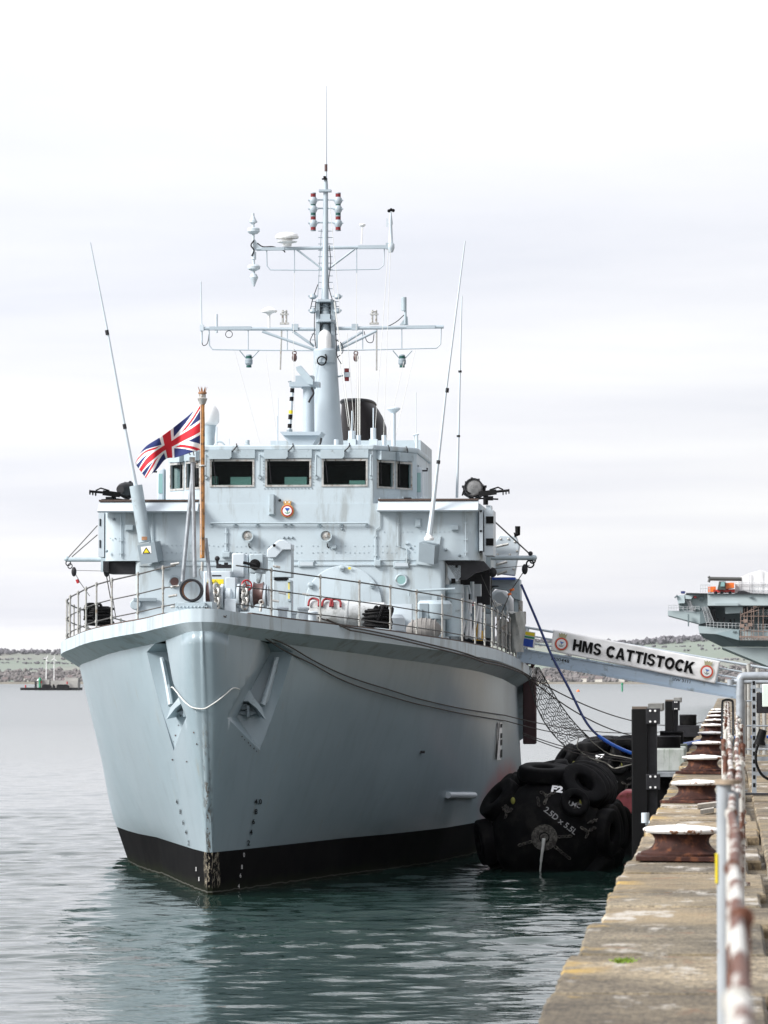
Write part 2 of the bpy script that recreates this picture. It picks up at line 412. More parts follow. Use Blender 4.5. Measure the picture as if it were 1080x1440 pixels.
for sd in(1,-1):
    c=cutter(sd);bo=hull.modifiers.new('cut','BOOLEAN');bo.operation='DIFFERENCE';bo.solver='EXACT';bo.object=c
    bpy.context.view_layer.update()
    me=bpy.data.meshes.new_from_object(hull.evaluated_get(bpy.context.evaluated_depsgraph_get()))
    hull.modifiers.clear();hull.data=me;bpy.data.objects.remove(c)
me=hull.data;me.name='hull'
me.polygons.foreach_set('use_smooth',[True]*len(me.polygons));me.set_sharp_from_angle(angle=math.radians(34))
hull.parent=ship
bmh=bmesh.new();bmh.from_mesh(hull.data)
for e in bmh.edges:                                   # the stem is rounded, not chined
    if all(abs(v.co.x)<.46 and v.co.z>1.6 for v in e.verts): e.smooth=True
bmh.to_mesh(hull.data)
boot=hull_mesh([0,-.1,-.2,-.3,-.39,-.5,-1],False).build('waterline_band',M['boot'],ship,smooth=30)
bmb=bmesh.new();bmb.from_mesh(boot.data);bvh1=BVHTree.FromBMesh(bmb)
bvhH=BVHTree.FromBMesh(bmh)
def H(px,py,o=.02):
    a,na=hitlocal(bvhH,px,py);b,nb=hitlocal(bvh1,px,py)
    oc=SMI@CAM
    if a is None or(b is not None and(b-oc).length<(a-oc).length): a,na=b,nb
    if a is None: return None
    d=(oc-a).normalized()
    if na.dot(d)<0: na=-na
    return a+na*o
# projecting strake round the deck edge
def strake():
    mb=MB();prof=[(0,0),(.0,-.26),(.42,-9),(.46,-.35),(.46,-.05),(.2,-.005)];n=len(prof);vs=[]
    order=[(i,-1) for i in range(ND-1,0,-1)]+[(i,1) for i in range(ND)]
    for i,sd in order:
        z=zd(dpath[i][1])
        for o,h in prof:
            if h<-5: h=-SD(dpath[i][1])
            if o>.4: o=INS(dpath[i][1])+o-.42
            p=off(i,o) if i else (0,dpath[0][1]+o); vs.append((p[0]*sd,p[1],z+h))
    fs=[]
    for a in range(len(order)-1):
        for j in range(n):
            k=(j+1)%n; fs.append((a*n+j,a*n+k,(a+1)*n+k,(a+1)*n+j))
    return mb.add(vs,fs)
strake().build('deck_strake',M['grey'],ship,smooth=25)
def edge_strip(o0,o1,h0,h1,sd,i0,i1):
    mb=MB();vs=[]
    for i in range(i0,i1):
        z=zd(dpath[i][1])
        for o,h in((o0,h0),(o1,h0),(o1,h1),(o0,h1)):
            p=off(i,o);vs.append((p[0]*sd,p[1],z+h))
    fs=[(a*4+j,a*4+(j+1)%4,a*4+4+(j+1)%4,a*4+4+j) for a in range(i1-i0-1) for j in range(4)]+[(0,1,2,3),tuple(len(vs)-4+j for j in range(4))]
    return mb.add(vs,fs)
for sd in(1,-1): edge_strip(.05,.16,-.02,.035,sd,25,ND-36).build('wooden_edge_plank',M['plank'],ship)
dk=MB();vs=[];fs=[]
for i in range(ND):
    p=off(i,.2) if i else(0.02,dpath[0][1]+.2);z=zd(dpath[i][1])-.035;vs+=[(-p[0],p[1],z),(p[0],p[1],z)]
for i in range(ND-1): fs.append((2*i,2*i+1,2*i+3,2*i+2))
dk.add(vs,fs).build('deck',M['deck'],ship)
# dark red rubbing pad at the break of the deck
k=MB();k.box((4.75,35.9,2.45),(5.12,36.5,4.35));k.build('rubbing_pad',mat('dark_red_pad',(.05,.018,.02),.6,.2,3),ship,bevel=.04)
# ---- writing and marks on the hull
def px_decal(name,mt,polys,o=.02,parent=None):
    mb=MB()
    for vs,fs in polys:
        q=[H(x,y,o) for x,y in vs]
        if any(p is None for p in q): continue
        mb.add(q,fs)
    return mb.build(name,mt,parent or hull,smooth=0,recalc=False) if mb.v else None
def px_text(s,cx,cy,h,wx=1.0,rot=0,off_=.0):
    vs,fs,w,hh=text_mesh(s,1,off_);k=h/hh;c,s_=math.cos(rot),math.sin(rot)
    return [(cx+(x*wx*c-y*s_)*k*1.0,cy-(x*wx*s_+y*c)*k) for x,y in vs],fs
for s,x,y in(('4.0',362,1127),('8',359,1141),('6',355.5,1155),('4',352,1170),('2',348.5,1185)):
    px_decal('draught_number',M['black'],[px_text(s,x,y,7.5,.85,off_=.02)])
for s,x,y in(('4.',250,1127),('8',254.5,1141),('6',258.5,1156),('4',262.5,1170),('2',266,1185)):
    px_decal('draught_number',M['black'],[px_text(s,x,y,7,.42,off_=.02)])
for s,x,y in(('0',342,1202),('8',339,1219),('6',337,1231),('4',334.5,1246)):
    px_decal('draught_number',M['white'],[px_text(s,x,y,6,.6)],parent=boot)
for s,x,y in(('0',277,1222),('8',281,1236)):
    px_decal('draught_number',M['white'],[px_text(s,x,y,6,.4)],parent=boot)
def quad(x0,y0,x1,y1,sl=0,n=4):
    vs=[];fs=[]
    for i in range(n+1):
        t=i/n;y=lerp(y0,y1,t);vs+=[(x0+sl*t,y),(x1+sl*t,y)]
    return vs,[(2*i,2*i+1,2*i+3,2*i+2) for i in range(n)]
px_decal('boarding_mark',M['white'],[quad(699,1016,705.5,1069,-1.5)],.015)
px_decal('boarding_mark_patch',M['black'],[quad(702.5,1018+a,705,1018+b,-.3) for a,b in((0,5),(13,20),(22,30),(36,47))]+[quad(700.5,1016,701.3,1068,-4.0),quad(698.2,1016,699,1068,-4.2)],.03)
# grey tube welded on the port side
a=H(627,1117.5,.05);b=H(664,1118,.05);k=MB();k.tube([a,b],.075,12);k.build('hull_tube',M['greyl'],hull)
# small fittings
for x,y in((121,1046),(592,1057)):
    p=H(x,y,.03)
    if p: k=MB();k.cbox(p,(.12,.1,.06));k.build('hull_bracket',M['dark'],hull)
# ---- anchors in their pockets
def anchor(sd):
    s=3.0
    def A(px,py,o): p=S(px,py,o);return p
    mb=MB()
    root=MB()
    c=hitlocal(bvhH,352,985)[0]; c2=hitlocal(bvhH,398,935)[0]
    def L(px,py,o=.0):
        h=hitlocal(bvhH,px,py)[0]; d=((SMI@CAM)-h).normalized(); return h+d*o
    # shank
    sh=MB();q=[L(389,925,.12),L(379,960,.16),L(369,992,.3)]
    sh.tube(q,[.05,.055,.06],8)
    bl=MB();bl.prism([L(390,924,.10),L(386,930,.22),L(372,985,.26),L(368,992,.16),L(376,985,.10)],V((.03,.12,0)))
    # crown: a hooded, hollow head with its mouth towards the bow
    yb=min(L(345,990).y-.3,L(352,975).y-.12)
    def P(px,py,dy=0): return S(px,py,yb+dy)
    hd=MB();rim=[P(319,1001),P(327,986),P(349,986),P(361,996),P(373,1011.5)]
    top=[P(333,966,.06),P(349,966,.06),P(357,981,.05),P(368,995,.02)]
    bk=[P(329,1001,.42),P(332,990,.4),P(348,990,.4),P(357,998,.42),P(364,1008,.42)]
    for i in range(4): hd.prism([rim[i],rim[i+1],bk[i+1],bk[i]],V((.0,.02,.03)))
    hd.prism(bk,V((0,.03,0)))
    hd.add([rim[1],rim[2],rim[3],rim[4],top[3],top[2],top[1],top[0]],[(0,1,6,7),(1,2,5,6),(2,3,4,5)])
    hd.add([rim[0],rim[1],top[0]],[(0,1,2)])
    rb=MB()
    rb.prism([P(330,991,.16),P(346,990,.16),P(352,995,.16),P(343,998,.16),P(333,997,.16)],V((0,.1,0)))
    rb.prism([P(331,1001,.18),P(339,1005,.18),P(353,1006,.18),P(362,1002,.18),P(352,999.5,.18)],V((0,.1,0)))
    rb.beam(P(349,992,.1),P(349.5,1008,.1),.05,.1)
    parts=[(sh,'shank',M['grey2']),(bl,'shank_blade',M['greyl']),(hd,'fluke',M['grey2']),(rb,'crown_rib',M['greyd'])]
    first=None
    for mb,nm,mt in parts:
        if sd<0: mb.v=[(-x,y,z) for x,y,z in mb.v];
        if nm=='shank': first=mb.build('anchor',mt,ship)
        else: mb.build(nm,mt,first)
for sd in(1,-1): anchor(sd)
# rust at the lower lips of the pockets
def speck(pts,r):
    out=[]
    for x,y in pts:
        a=random.random()*6;vs=[(x+r*random.uniform(.5,1.3)*math.cos(a+t*1.05)*.8,y+r*random.uniform(.6,1.6)*math.sin(a+t*1.05)) for t in range(6)];out.append((vs,[(0,1,2,3,4,5)]))
    return out
px_decal('rust_spot',M['rust'],speck([(340+ i*4.1+random.uniform(-1,1),1036+i*4.1) for i in range(6)]+[(254,1007),(251,1020),(247,1034),(244,1043),(290,1112),(291,1130),(292,1150),(293,1175),(293.5,1190),(273,1030),(277,1046),(243,1068),(263,1071),(292,1165)],1.1),.012)
# thin white line draped round the bow between the anchors
pts=[H(x,y,.05) for x,y in((242,968),(246,966),(252,973),(260,983),(267,990),(273,994),(280,995.5),(288,995.5),(296,991),(305,984),(316,974.5),(325,967),(334,969))]
k=MB();k.tube(spline(pts,3),.013,6);r=k.build('bow_line',M['ropew'],None,smooth=30);r.matrix_world=SM
tag(r,'thin white line sagging across the bow between the two anchors','rope')
# ---- guard rails
def rail_point(i,sd,h):
    p=off(i,.13);return V((p[0]*sd,p[1],zd(dpath[i][1])+h))
arc=[0]
for i in range(1,ND): arc.append(arc[-1]+math.hypot(dpath[i][0]-dpath[i-1][0],dpath[i][1]-dpath[i-1][1]))
def at_arc(a,sd,h,o=.13):
    i=int(np.searchsorted(arc,a));i=min(max(i,1),ND-1);t=(a-arc[i-1])/(arc[i]-arc[i-1])
    p0=off(i-1,o);p1=off(i,o);s0=dpath[i-1][1];s1=dpath[i][1];s=lerp(s0,s1,t)
    return V((lerp(p0[0],p1[0],t)*sd,lerp(p0[1],p1[1],t),zd(s)+h))
for sd in(1,-1):
    starts=[2.35+1.72*j for j in range(22)]
    if sd<0: starts=[1.75+1.55*j for j in range(24)]
    w=MB()
    for h in(.95,.55,.18):
        w.tube([at_arc(1.0,sd,h*.95 if h<.9 else .93)]+[at_arc(a,sd,h) for a in starts],.016 if h>.9 else .013,6)
    rail=w.build('guard_wire',M['wire'],ship)
    for a in starts:
        p=at_arc(a,sd,0);q=MB();q.tube([p-V((0,0,.03)),p+V((0,0,1.0))],.020,8)
        for h in(.18,.55,.95): q.tube([p+V((0,0,h-.035)),p+V((0,0,h+.03))],.032,8)
        q.build('stanchion',M['stan'],rail)
# =================================================================== SUPERSTRUCTURE
FS=16.7
def Fp(px,py,o=0.0): return S(px,py,FS-o)
def xl(px,s=FS): return S(px,700,s).x
def zl(py,s=FS): return S(500,py,s).z
def rounded(x0,x1,y0,y1,r,n=6):
    """plan outline with rounded front corners"""
    pts=[(x0,y1)]
    for k in range(n+1):
        t=math.pi+ k/n*math.pi/2; pts.append((x0+r+r*math.cos(t),y0+r+r*math.sin(t)))
    for k in range(n+1):
        t=1.5*math.pi+k/n*math.pi/2; pts.append((x1-r+r*math.cos(t),y0+r+r*math.sin(t)))
    pts.append((x1,y1));return pts
XL,XR=xl(190),xl(625); WL,WR=xl(145),xl(674)
zw0,zw1=zl(788),zl(708)
k=MB();k.prism([(x,y,4.55) for x,y in rounded(XL,XR,FS+.02,36,.12)],(0,0,zw0-4.55+.05))
k.prism([(x,y,zw0) for x,y in rounded(WL,WR,FS,23.5,.38)],(0,0,zw1-zw0))
k.box((-3.1,23.5,zw0+.05),(3.1,35,zw1+.35));k.box((XR+.02,23.5,zw0+.02),(WR-.1,28.5,zw0+.35))
sup=k.build('superstructure',M['grey'],ship,smooth=30)
def sub(mb,nm,mt,parent=None,**kw): return mb.build(nm,mt,parent or sup,**kw)
# weld seams / stiffener strips, proud by a few mm
k=MB()
for y in(794,): k.box((xl(196),FS-.012,zl(y+1.2)),(xl(618),FS+.03,zl(y-1.2)))
sub(k,'seam_strip',M['grey'])
k=MB()
for x0,x1,y in((196,300,767),(300,430,768),(440,620,768),(196,430,777),(440,620,777),(155,205,757),(540,670,748),(560,610,700)):
    n=int((x1-x0)/6.5)
    for j in range(n):
        if random.random()<.2: continue
        p=Fp(x0+j*6.5,y+random.uniform(-.6,.6),.0);k.lathe([(.016,-.01),(.014,.012)],p,(0,-1,0),6)
sub(k,'rivet_heads',M['grey2'])
# wing wind deflectors
for x0,x1 in((140,280),(532,673)):
    k=MB();a,b=xl(x0),xl(x1);zt,zb=zl(704.5),zl(718.5)
    k.prism([(a,FS-.06,zt),(a,FS-.36,zb),(a,FS-.33,zb-.03),(a,FS+.05,zb-.02),(a,FS+.05,zt)],(b-a,0,0));d=sub(k,'wind_deflector',M['greyl'])
    k=MB();k.box((a,FS-.12,zt+.003),(b,FS+.06,zt+.045));sub(k,'wooden_cap',M['plank'],d)
# brackets and solid dark blocks, painting the shade and openings under the wings
k=MB();k.box((xl(152),FS+.15,zl(806)),(xl(189),FS+.9,zw0-.004));k.box((xl(145),FS+.02,zl(803)),(xl(153),FS+.5,zw0-.004));sub(k,'shaded_wing_bracket',M['dark'])
k=MB();k.prism([Fp(x,y,-.25) for x,y in((626,789),(680,789),(690,800),(668,806),(655,815),(642,815))],(0,.35,0));sub(k,'shaded_wing_bracket',M['dark'])
k=MB();k.box((XR+.01,23.2,4.86),(XR+.75,23.5,zw0-.004));sub(k,'passage_shade_panel',M['dark'])  # dark panel added to paint the shade deep in the port passage
# side lockers
k=MB();k.box((xl(136.5),FS+.25,zl(782)),(xl(144.5),FS+1.6,zl(719)));l=sub(k,'side_locker',M['greyl'])
k=MB()
for y0,y1 in((728,738),(758,769)): k.box((xl(138),FS+.235,zl(y1)),(xl(139.7),FS+.3,zl(y0)))
sub(k,'locker_slot',M['black'],l)
k=MB();k.box((xl(673.5),FS+.1,zl(775)),(xl(678.5),FS+.8,zl(716)));k.box((xl(680),FS+.3,zl(781)),(xl(692.5),FS+1.6,zl(717)));k.box((xl(682),FS+.5,zl(718)),(xl(689),FS+1.2,zl(710)));l=sub(k,'side_locker',M['greyl'])
k=MB()
for y in(731,762): k.box((xl(682.5),FS+.275,zl(y+5)),(xl(692.7),FS+.5,zl(y-5)))
for y in(719,747,776): k.box((xl(674.3),FS+.08,zl(y+1.2)),(xl(677.5),FS+.2,zl(y-1.2)))
sub(k,'locker_slot',M['black'],l)
# ------ long handrail on the front
k=MB();k.tube([Fp(296,735.5,.09),Fp(517,735.5,.09)],.025,8)
for x in(297,331,362,401,409,449,480,516): k.tube([Fp(x,736,.09),Fp(x,738.5,-.02)],.018,6);k.lathe([(.05,0),(.05,.02)],Fp(x,739,0),(0,-1,0),10)
sub(k,'front_handrail',M['grey2'])
# floodlights
for x,y in((349,754),(459.5,754)):
    k=MB();p=Fp(x,y,0);k.lathe([(.10,0),(.10,.06),(.14,.10),(.145,.2),(.125,.2),(.11,.15)],p,(0,-1,0),24,capt=False);f=sub(k,'floodlight',M['grey2'])
    k=MB();k.lathe([(.115,.13),(.115,.15),(.06,.17)],p,(0,-1,0),20);k.lathe([(.05,.16),(.03,.2)],p,(0,-1,0),12);sub(k,'lens',M['steel'],f)
    k=MB();k.tube([Fp(x+1,764,.03),Fp(x+1,768,.03),Fp(x+3,771,.03)],.015,6);sub(k,'cable',M['dark'],f)
# slot vents
for x,y in((431,793),(564.5,794),(228,797)):
    k=MB();w,h=11.5/59.6,4.6/59.6;p=Fp(x,y,0);k.box((p.x-w,FS-.03,p.z-h),(p.x+w,FS+.02,p.z+h));v=sub(k,'slot_vent',M['grey2'],bevel=.012)
    k=MB();k.box((p.x-w*.82,FS-.045,p.z-h*.55),(p.x+w*.82,FS-.02,p.z+h*.55));sub(k,'vent_cover',M['greyl'],v)
# conduits, junction boxes and brackets clipped to the front
for pts in([(214,722),(214,790)],[(560,722),(560,768),(572,772),(572,792)],[(318,742),(318,778)],[(534,700),(534,741),(528,745),(528,790)],[(170,724),(170,784)],[(655,724),(655,782)]):
    k=MB();k.tube([Fp(x,y,.035) for x,y in pts],.016,6)
    for t in(.2,.6,.9):
        a=V(Fp(*pts[0]));b=V(Fp(*pts[-1]));c=a.lerp(b,t);c.x=Fp(*(pts[0] if t<.5 else pts[-1])).x;k.cbox(c+V((0,-.02,0)),(.09,.05,.03))
    sub(k,'conduit',M['grey'])
for x,y,w,h in((219,790,.16,.2),(318,780,.2,.14),(588,735,.14,.2),(640,742,.18,.13),(182,742,.2,.14),(531,792,.16,.16),(470,769,.12,.1)):
    k=MB();k.cbox(Fp(x,y,.04),(w,.1,h));k.cbox(Fp(x,y,.095),(w*.8,.012,h*.75));sub(k,'junction_box',M['grey2'],bevel=.01)
# portholes
for x,y,mt in((564.5,815.5,'teal'),(245.5,818,'brown')):
    k=MB();p=Fp(x,y,0);k.torus(p,(0,-1,0),.125,.03,24,8);q=sub(k,'porthole',M['grey2']);k=MB();k.lathe([(.125,.0),(.12,.02)],p,(0,-1,0),24);sub(k,'porthole_glass',M[mt],q)
# electrical box beside the crest
k=MB();a,b=Fp(377.5,725,0),Fp(388,697,0);k.prism([(a.x,FS+.02,a.z),(a.x+.04,FS-.16,a.z+.03),(b.x-.04,FS-.16,a.z+.03),(b.x,FS+.02,a.z)],(0,0,b.z-a.z));sub(k,'electrical_box',M['grey2'])
k=MB();k.sphere(Fp(393.5,703.5,.05),.035,10,8);sub(k,'small_lamp',M['dark'])
# ship's crest
def crest(pt,r,parent,nm='crest',yv=(0,-1,0),rx=V((1,0,0)),uz=V((0,0,1))):
    """round badge: rope rim, red ring, white field with a blue thistle head and green leaves, naval crown above"""
    n=V(yv)
    k=MB();k.lathe([(r*1.02,0),(r,.05),(r*.9,.065)],pt,n,32);c=k.build(nm,M['gold'],parent)
    def flat(pts,o): return [pt+rx*(x*r)+uz*(y*r)+n*o for x,y in pts]
    def circ(q,m=32): return [(q*math.cos(2*math.pi*i/m),q*math.sin(2*math.pi*i/m)) for i in range(m)]
    k=MB();k.prism(flat(circ(.86),.055),n*.018);k.build('crest_ring',M['red'],c,smooth=0)
    k=MB();k.prism(flat(circ(.68),.06),n*.021);k.build('crest_field',M['white'],c,smooth=0)
    k=MB();k.prism(flat([(-.36,.38),(-.2,.44),(0,.40),(.2,.44),(.38,.34),(.2,.14),(.06,.02),(-.08,.02),(-.2,.16)],.07),n*.02);k.build('flower_head',M['blue'],c,smooth=0)
    k=MB()
    for q in([(-.05,.06),(.06,.06),(.04,-.42),(-.03,-.42)],[(-.44,-.16),(-.3,-.2),(-.04,-.36),(-.04,-.44),(-.24,-.36)],[(.46,-.12),(.3,-.18),(.04,-.36),(.04,-.44),(.24,-.36)]): k.prism(flat(q,.068),n*.02)
    k.build('leaves',M['sgreen'],c,smooth=0)
    k=MB();k.prism(flat([(-.5,.92),(.5,.92),(.62,1.5),(.36,1.38),(.28,1.58),(0,1.42),(-.28,1.58),(-.36,1.38),(-.62,1.5)],.0),n*.06);k.build('naval_crown',M['gold'],c,smooth=0)
    k=MB()
    for x in(-.34,.22): k.prism(flat([(x,1.18),(x+.14,1.18),(x+.16,1.42),(x-.02,1.42)],.055),n*.012)
    k.build('crown_sail',M['white'],c,smooth=0);return c
crest(Fp(404.3,718.5,0),.158,sup)
# big round cover
k=MB();p=Fp(483,850,0);R=55/59.6
k.lathe([(R*1.0,0),(R*1.0,.03),(R*.985,.042),(R*.9,.05),(R*.6,.075),(0.01,.09)],p,(0,-1,0),56,capb=False,capt=False);c=sub(k,'round_cover',M['grey'])
for x,y in((481,799),(437,823),(523,823)):
    k=MB();q=Fp(x,y,.08);k.lathe([(.075,0),(.075,.04),(.06,.05)],q,(0,-1,0),16);k.box((q.x-.05,q.y-.075,q.z-.012),(q.x+.05,q.y-.04,q.z+.012));sub(k,'lifting_boss',M['grey2'],c)
k=MB();k.cbox(Fp(491.5,799,.1),(.06,.02,.05));sub(k,'data_plate',M['yellow'],c)
# small row of fittings over the cover and the horizontal pipe
k=MB()
for x,y in((399,756),(405,756),(411,756),(481,744),(577,770)): k.sphere(Fp(x,y,.02),.03,8,6)
for x,y in((211,762),(150,775),(215,712),(160,730),(627,773),(646,781)): k.sphere(Fp(x,y,.03),.035,8,6)
sub(k,'small_fittings',M['greyd'])
k=MB();k.tube([Fp(575,831,.12),Fp(640,828,.12)],.03,8);k.tube([Fp(575,834,.12),Fp(575,838,.12)],.02,6);k.cbox(Fp(611,842,.05),(.12,.06,.16));sub(k,'fire_main_pipe',M['grey2'])
k=MB();k.cbox(Fp(204,843,.06),(32/59.6,.08,.07));sub(k,'ledge',M['greyd'])
k=MB();p=Fp(191,850,-.02);k.lathe([(.13,0),(.13,.08),(.11,.1)],p,(0,-1,0),20);sub(k,'porthole_cover',M['grey2'])
# ------------------------------------------------------------------ BRIDGE
zb0,zb1=zw1-.02,zl(633); zroof=zl(625.5)
bx0=xl(405-117.5);bx1=xl(405+119);cs=1.55
P0=(bx0,FS+.015);P1=(bx1,FS+.015);P2=(xl(586,FS+cs),FS+cs);Pm=(xl(233,FS+cs),FS+cs);P3=(P2[0],23);P4=(Pm[0],23)
wins=[(297.5,355),(375.5,435),(455,514.5)];vz0,vz1=zl(681.5),zl(648)
holes=[(xl(a)-bx0,xl(b)-bx0,vz0,vz1) for a,b in wins]
k=MB();k.wall(P0,P1,zb0,zb1,holes,.07,(0,-1))
def chamfer(a,b,nr):
    L=math.hypot(b[0]-a[0],b[1]-a[1]);hs=[(L*.12,L*.45,vz0-.03,vz1-.02),(L*.54,L*.86,vz0-.03,vz1-.02)]
    k.wall(a,b,zb0,zb1,hs,.07,nr);return L,hs
Lr,hr=chamfer(P1,P2,(.8,-.6));Ll,hl=chamfer(P0,Pm,(-.8,-.6))
k.wall(P2,P3,zb0,zb1,[(.25,.75,zb0+.1,vz1),(1.1,2.2,vz0,vz1)],.07,(1,0));k.wall(Pm,P4,zb0,zb1,[(.25,.75,zb0+.1,vz1),(1.1,2.2,vz0,vz1)],.07,(-1,0))
k.wall(P4,P3,zb0,zb1,[],.07,(0,1))
bridge=k.build('bridge',M['grey'],ship,smooth=0)
def outl(o,sx=0): return [(P0[0]-o*.6,P0[1]-o),(P1[0]+o*.6,P1[1]-o),(P2[0]+o,P2[1]-o*.6),(P3[0]+o,P3[1]+o),(P4[0]-o,P4[1]+o),(Pm[0]-o,Pm[1]-o*.6)]
k=MB();k.prism([(x,y,zb1+.002) for x,y in outl(.05)],(0,0,zroof-zb1));sub(k,'bridge_roof',M['grey'],bridge,bevel=.03)
k=MB();k.prism([(x,y,zb0+.01) for x,y in outl(-.08)],(0,0,.05));sub(k,'bridge_floor',M['dark'],bridge)
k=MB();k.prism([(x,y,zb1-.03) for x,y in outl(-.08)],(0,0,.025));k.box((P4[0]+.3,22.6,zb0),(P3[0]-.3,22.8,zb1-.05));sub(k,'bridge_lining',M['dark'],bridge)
def glass():
    m,nt,b,tc=base_mat('bridge_glass');b.inputs['Base Color'].default_value=(.01,.014,.014,1);b.inputs['Roughness'].default_value=.04
    t=nt.nodes.new('ShaderNodeBsdfTransparent');t.inputs[0].default_value=(.6,.7,.68,1);mx=nt.nodes.new('ShaderNodeMixShader');mx.inputs[0].default_value=.10
    nt.links.new(t.outputs[0],mx.inputs[1]);nt.links.new(b.outputs[0],mx.inputs[2]);nt.links.new(mx.outputs[0],nt.nodes['Material Output'].inputs[0]);return m
M['glass']=glass()
def window(a,b,h,nr,nm='bridge_window'):
    a=V((a[0],a[1],0));b=V((b[0],b[1],0));d=(b-a).normalized();n=V((nr[0],nr[1],0)).normalized();u0,u1,z0,z1=h
    def P(u,z,o): return a+d*u+V((0,0,z))+n*o
    k=MB();fw=.045
    for q in(((u0-fw,z0-fw),(u1+fw,z0)),((u0-fw,z1),(u1+fw,z1+fw)),((u0-fw,z0),(u0,z1)),((u1,z0),(u1+fw,z1))):
        (x0,y0),(x1,y1)=q;k.prism([P(x0,y0,.001),P(x1,y0,.001),P(x1,y1,.001),P(x0,y1,.001)],n*.022)
    f=sub(k,nm,M['steel'],bridge,smooth=0)
    k=MB();k.prism([P(u0+.002,z0+.002,-.045),P(u1-.002,z0+.002,-.045),P(u1-.002,z1-.002,-.045),P(u0+.002,z1-.002,-.045)],n*.01);sub(k,'window_pane',M['glass'],f,smooth=0)
    # wiper motor housing over the window, wiper arm
    k=MB();c0=P(u0-.05,z1+.06,.05);w=(u1-u0)
    k.prism([P(u0-.06,z1+.07,.0),P(u1+.06,z1+.07,.0),P(u1+.06,z1+.27,.0),P(u0-.06,z1+.27,.0)],n*.05)
    k.prism([P(u0-.06,z1+.05,.05),P(u0+w*.45,z1+.05,.05),P(u0+w*.5,z1+.1,.05),P(u0+w*.5,z1+.26,.05),P(u0-.06,z1+.26,.05)],n*.1)
    sub(k,'wiper_box',M['grey2'],f,smooth=0)
    k=MB();k.tube([P(u0+w*.48,z1+.2,.1),P(u0+w*.58,z1+.3,.1),P(u0+w*.62,z1+.36,.06),P(u0+w*.61,z1+.42,.03)],.015,6);k.tube([P(u0+.05,z1+.06,.05),P(u0+.1,z0+.05,.02)],.012,6);sub(k,'wiper_cable',M['dark'],f)
for h in holes: window(P0,P1,h,(0,-1))
for h in hr: window(P1,P2,h,(.8,-.6))
for h in hl: window(P0,Pm,h,(-.8,-.6))
# bolts round the centre window, drain pipes between windows
k=MB();h=holes[1]
for i in range(15):
    u=h[0]-.06+(h[1]-h[0]+.12)*i/14;k.lathe([(.014,0),(.012,.014)],(bx0+u,FS+.013,h[2]-.085),(0,-1,0),6)
for i in range(9):
    for u in(h[0]-.085,h[1]+.085): k.lathe([(.014,0),(.012,.014)],(bx0+u,FS+.013,h[2]+(h[3]-h[2])*i/8),(0,-1,0),6)
sub(k,'window_bolts',M['greyd'],bridge)
for x in(289,365,444.5,521.5):
    k=MB();k.tube([Fp(x,640,.0),Fp(x,640,.08),Fp(x,668,.08),Fp(x,669,0)],.022,8);k.lathe([(.05,0),(.05,.03)],Fp(x,671,-.0),(0,-1,0),12);sub(k,'drain_pipe',M['grey2'],bridge)
# things inside the bridge
k=MB()
for x0,x1,y0,y1 in((325,354,671,684),(401,432,671,684),(492,514,676,684),(298,306,670,684)): 
    a=S(x0,y1,FS+.3);b=S(x1,y0,FS+.3);k.box((a.x,FS+.16,zb0+.06),(b.x,FS+.5,b.z))
k.box((bx0+.2,FS+1.6,zb0+.06),(bx1-.2,FS+2.0,vz0+.1));sub(k,'bridge_console',M['console'],bridge)
k=MB();k.tube([S(404,679,FS+.5),S(428,677,FS+.5)],.03,6);k.box(tuple(S(408,676,FS+.5)),tuple(S(412,670,FS+.6)));sub(k,'bridge_instrument',M['dark'],bridge)
# wing doors, open edge-on beside the bridge
for sd,x in((1,P2[0]),(-1,Pm[0])):
    k=MB();a=S(590 if sd>0 else 228,700,FS+2.0).x;k.box((min(a-.09,a+.09),FS+1.7,zb0+.02),(max(a-.09,a+.09),FS+2.35,zl(652)));d=sub(k,'wing_door',M['greyl'],bridge,bevel=.05)
    k=MB();k.box((a-.05,FS+1.685,zl(688)),(a+.05,FS+1.72,zl(660)));sub(k,'door_glass',M['teal'],d)
    k=MB();k.tube([(a+.08*sd,FS+1.75,zl(657)),(a+.2*sd,FS+1.75,zl(657)),(a+.2*sd,FS+1.75,zl(653))],.025,6);sub(k,'door_handle',M['dark'],d)
k=MB();k.box((xl(557),FS+1.1,zl(702)),(xl(574),FS+1.2,zl(697)));sub(k,'wing_vent',M['dark'],bridge)
# roof lip lights
k=MB();k.lathe([(.05,0),(.05,.12)],S(348,626,FS+.4),(0,0,1),10);k.box(tuple(S(344,628,FS+.3)),tuple(S(352,626,FS+.6)));sub(k,'roof_fitting',M['grey2'],bridge)

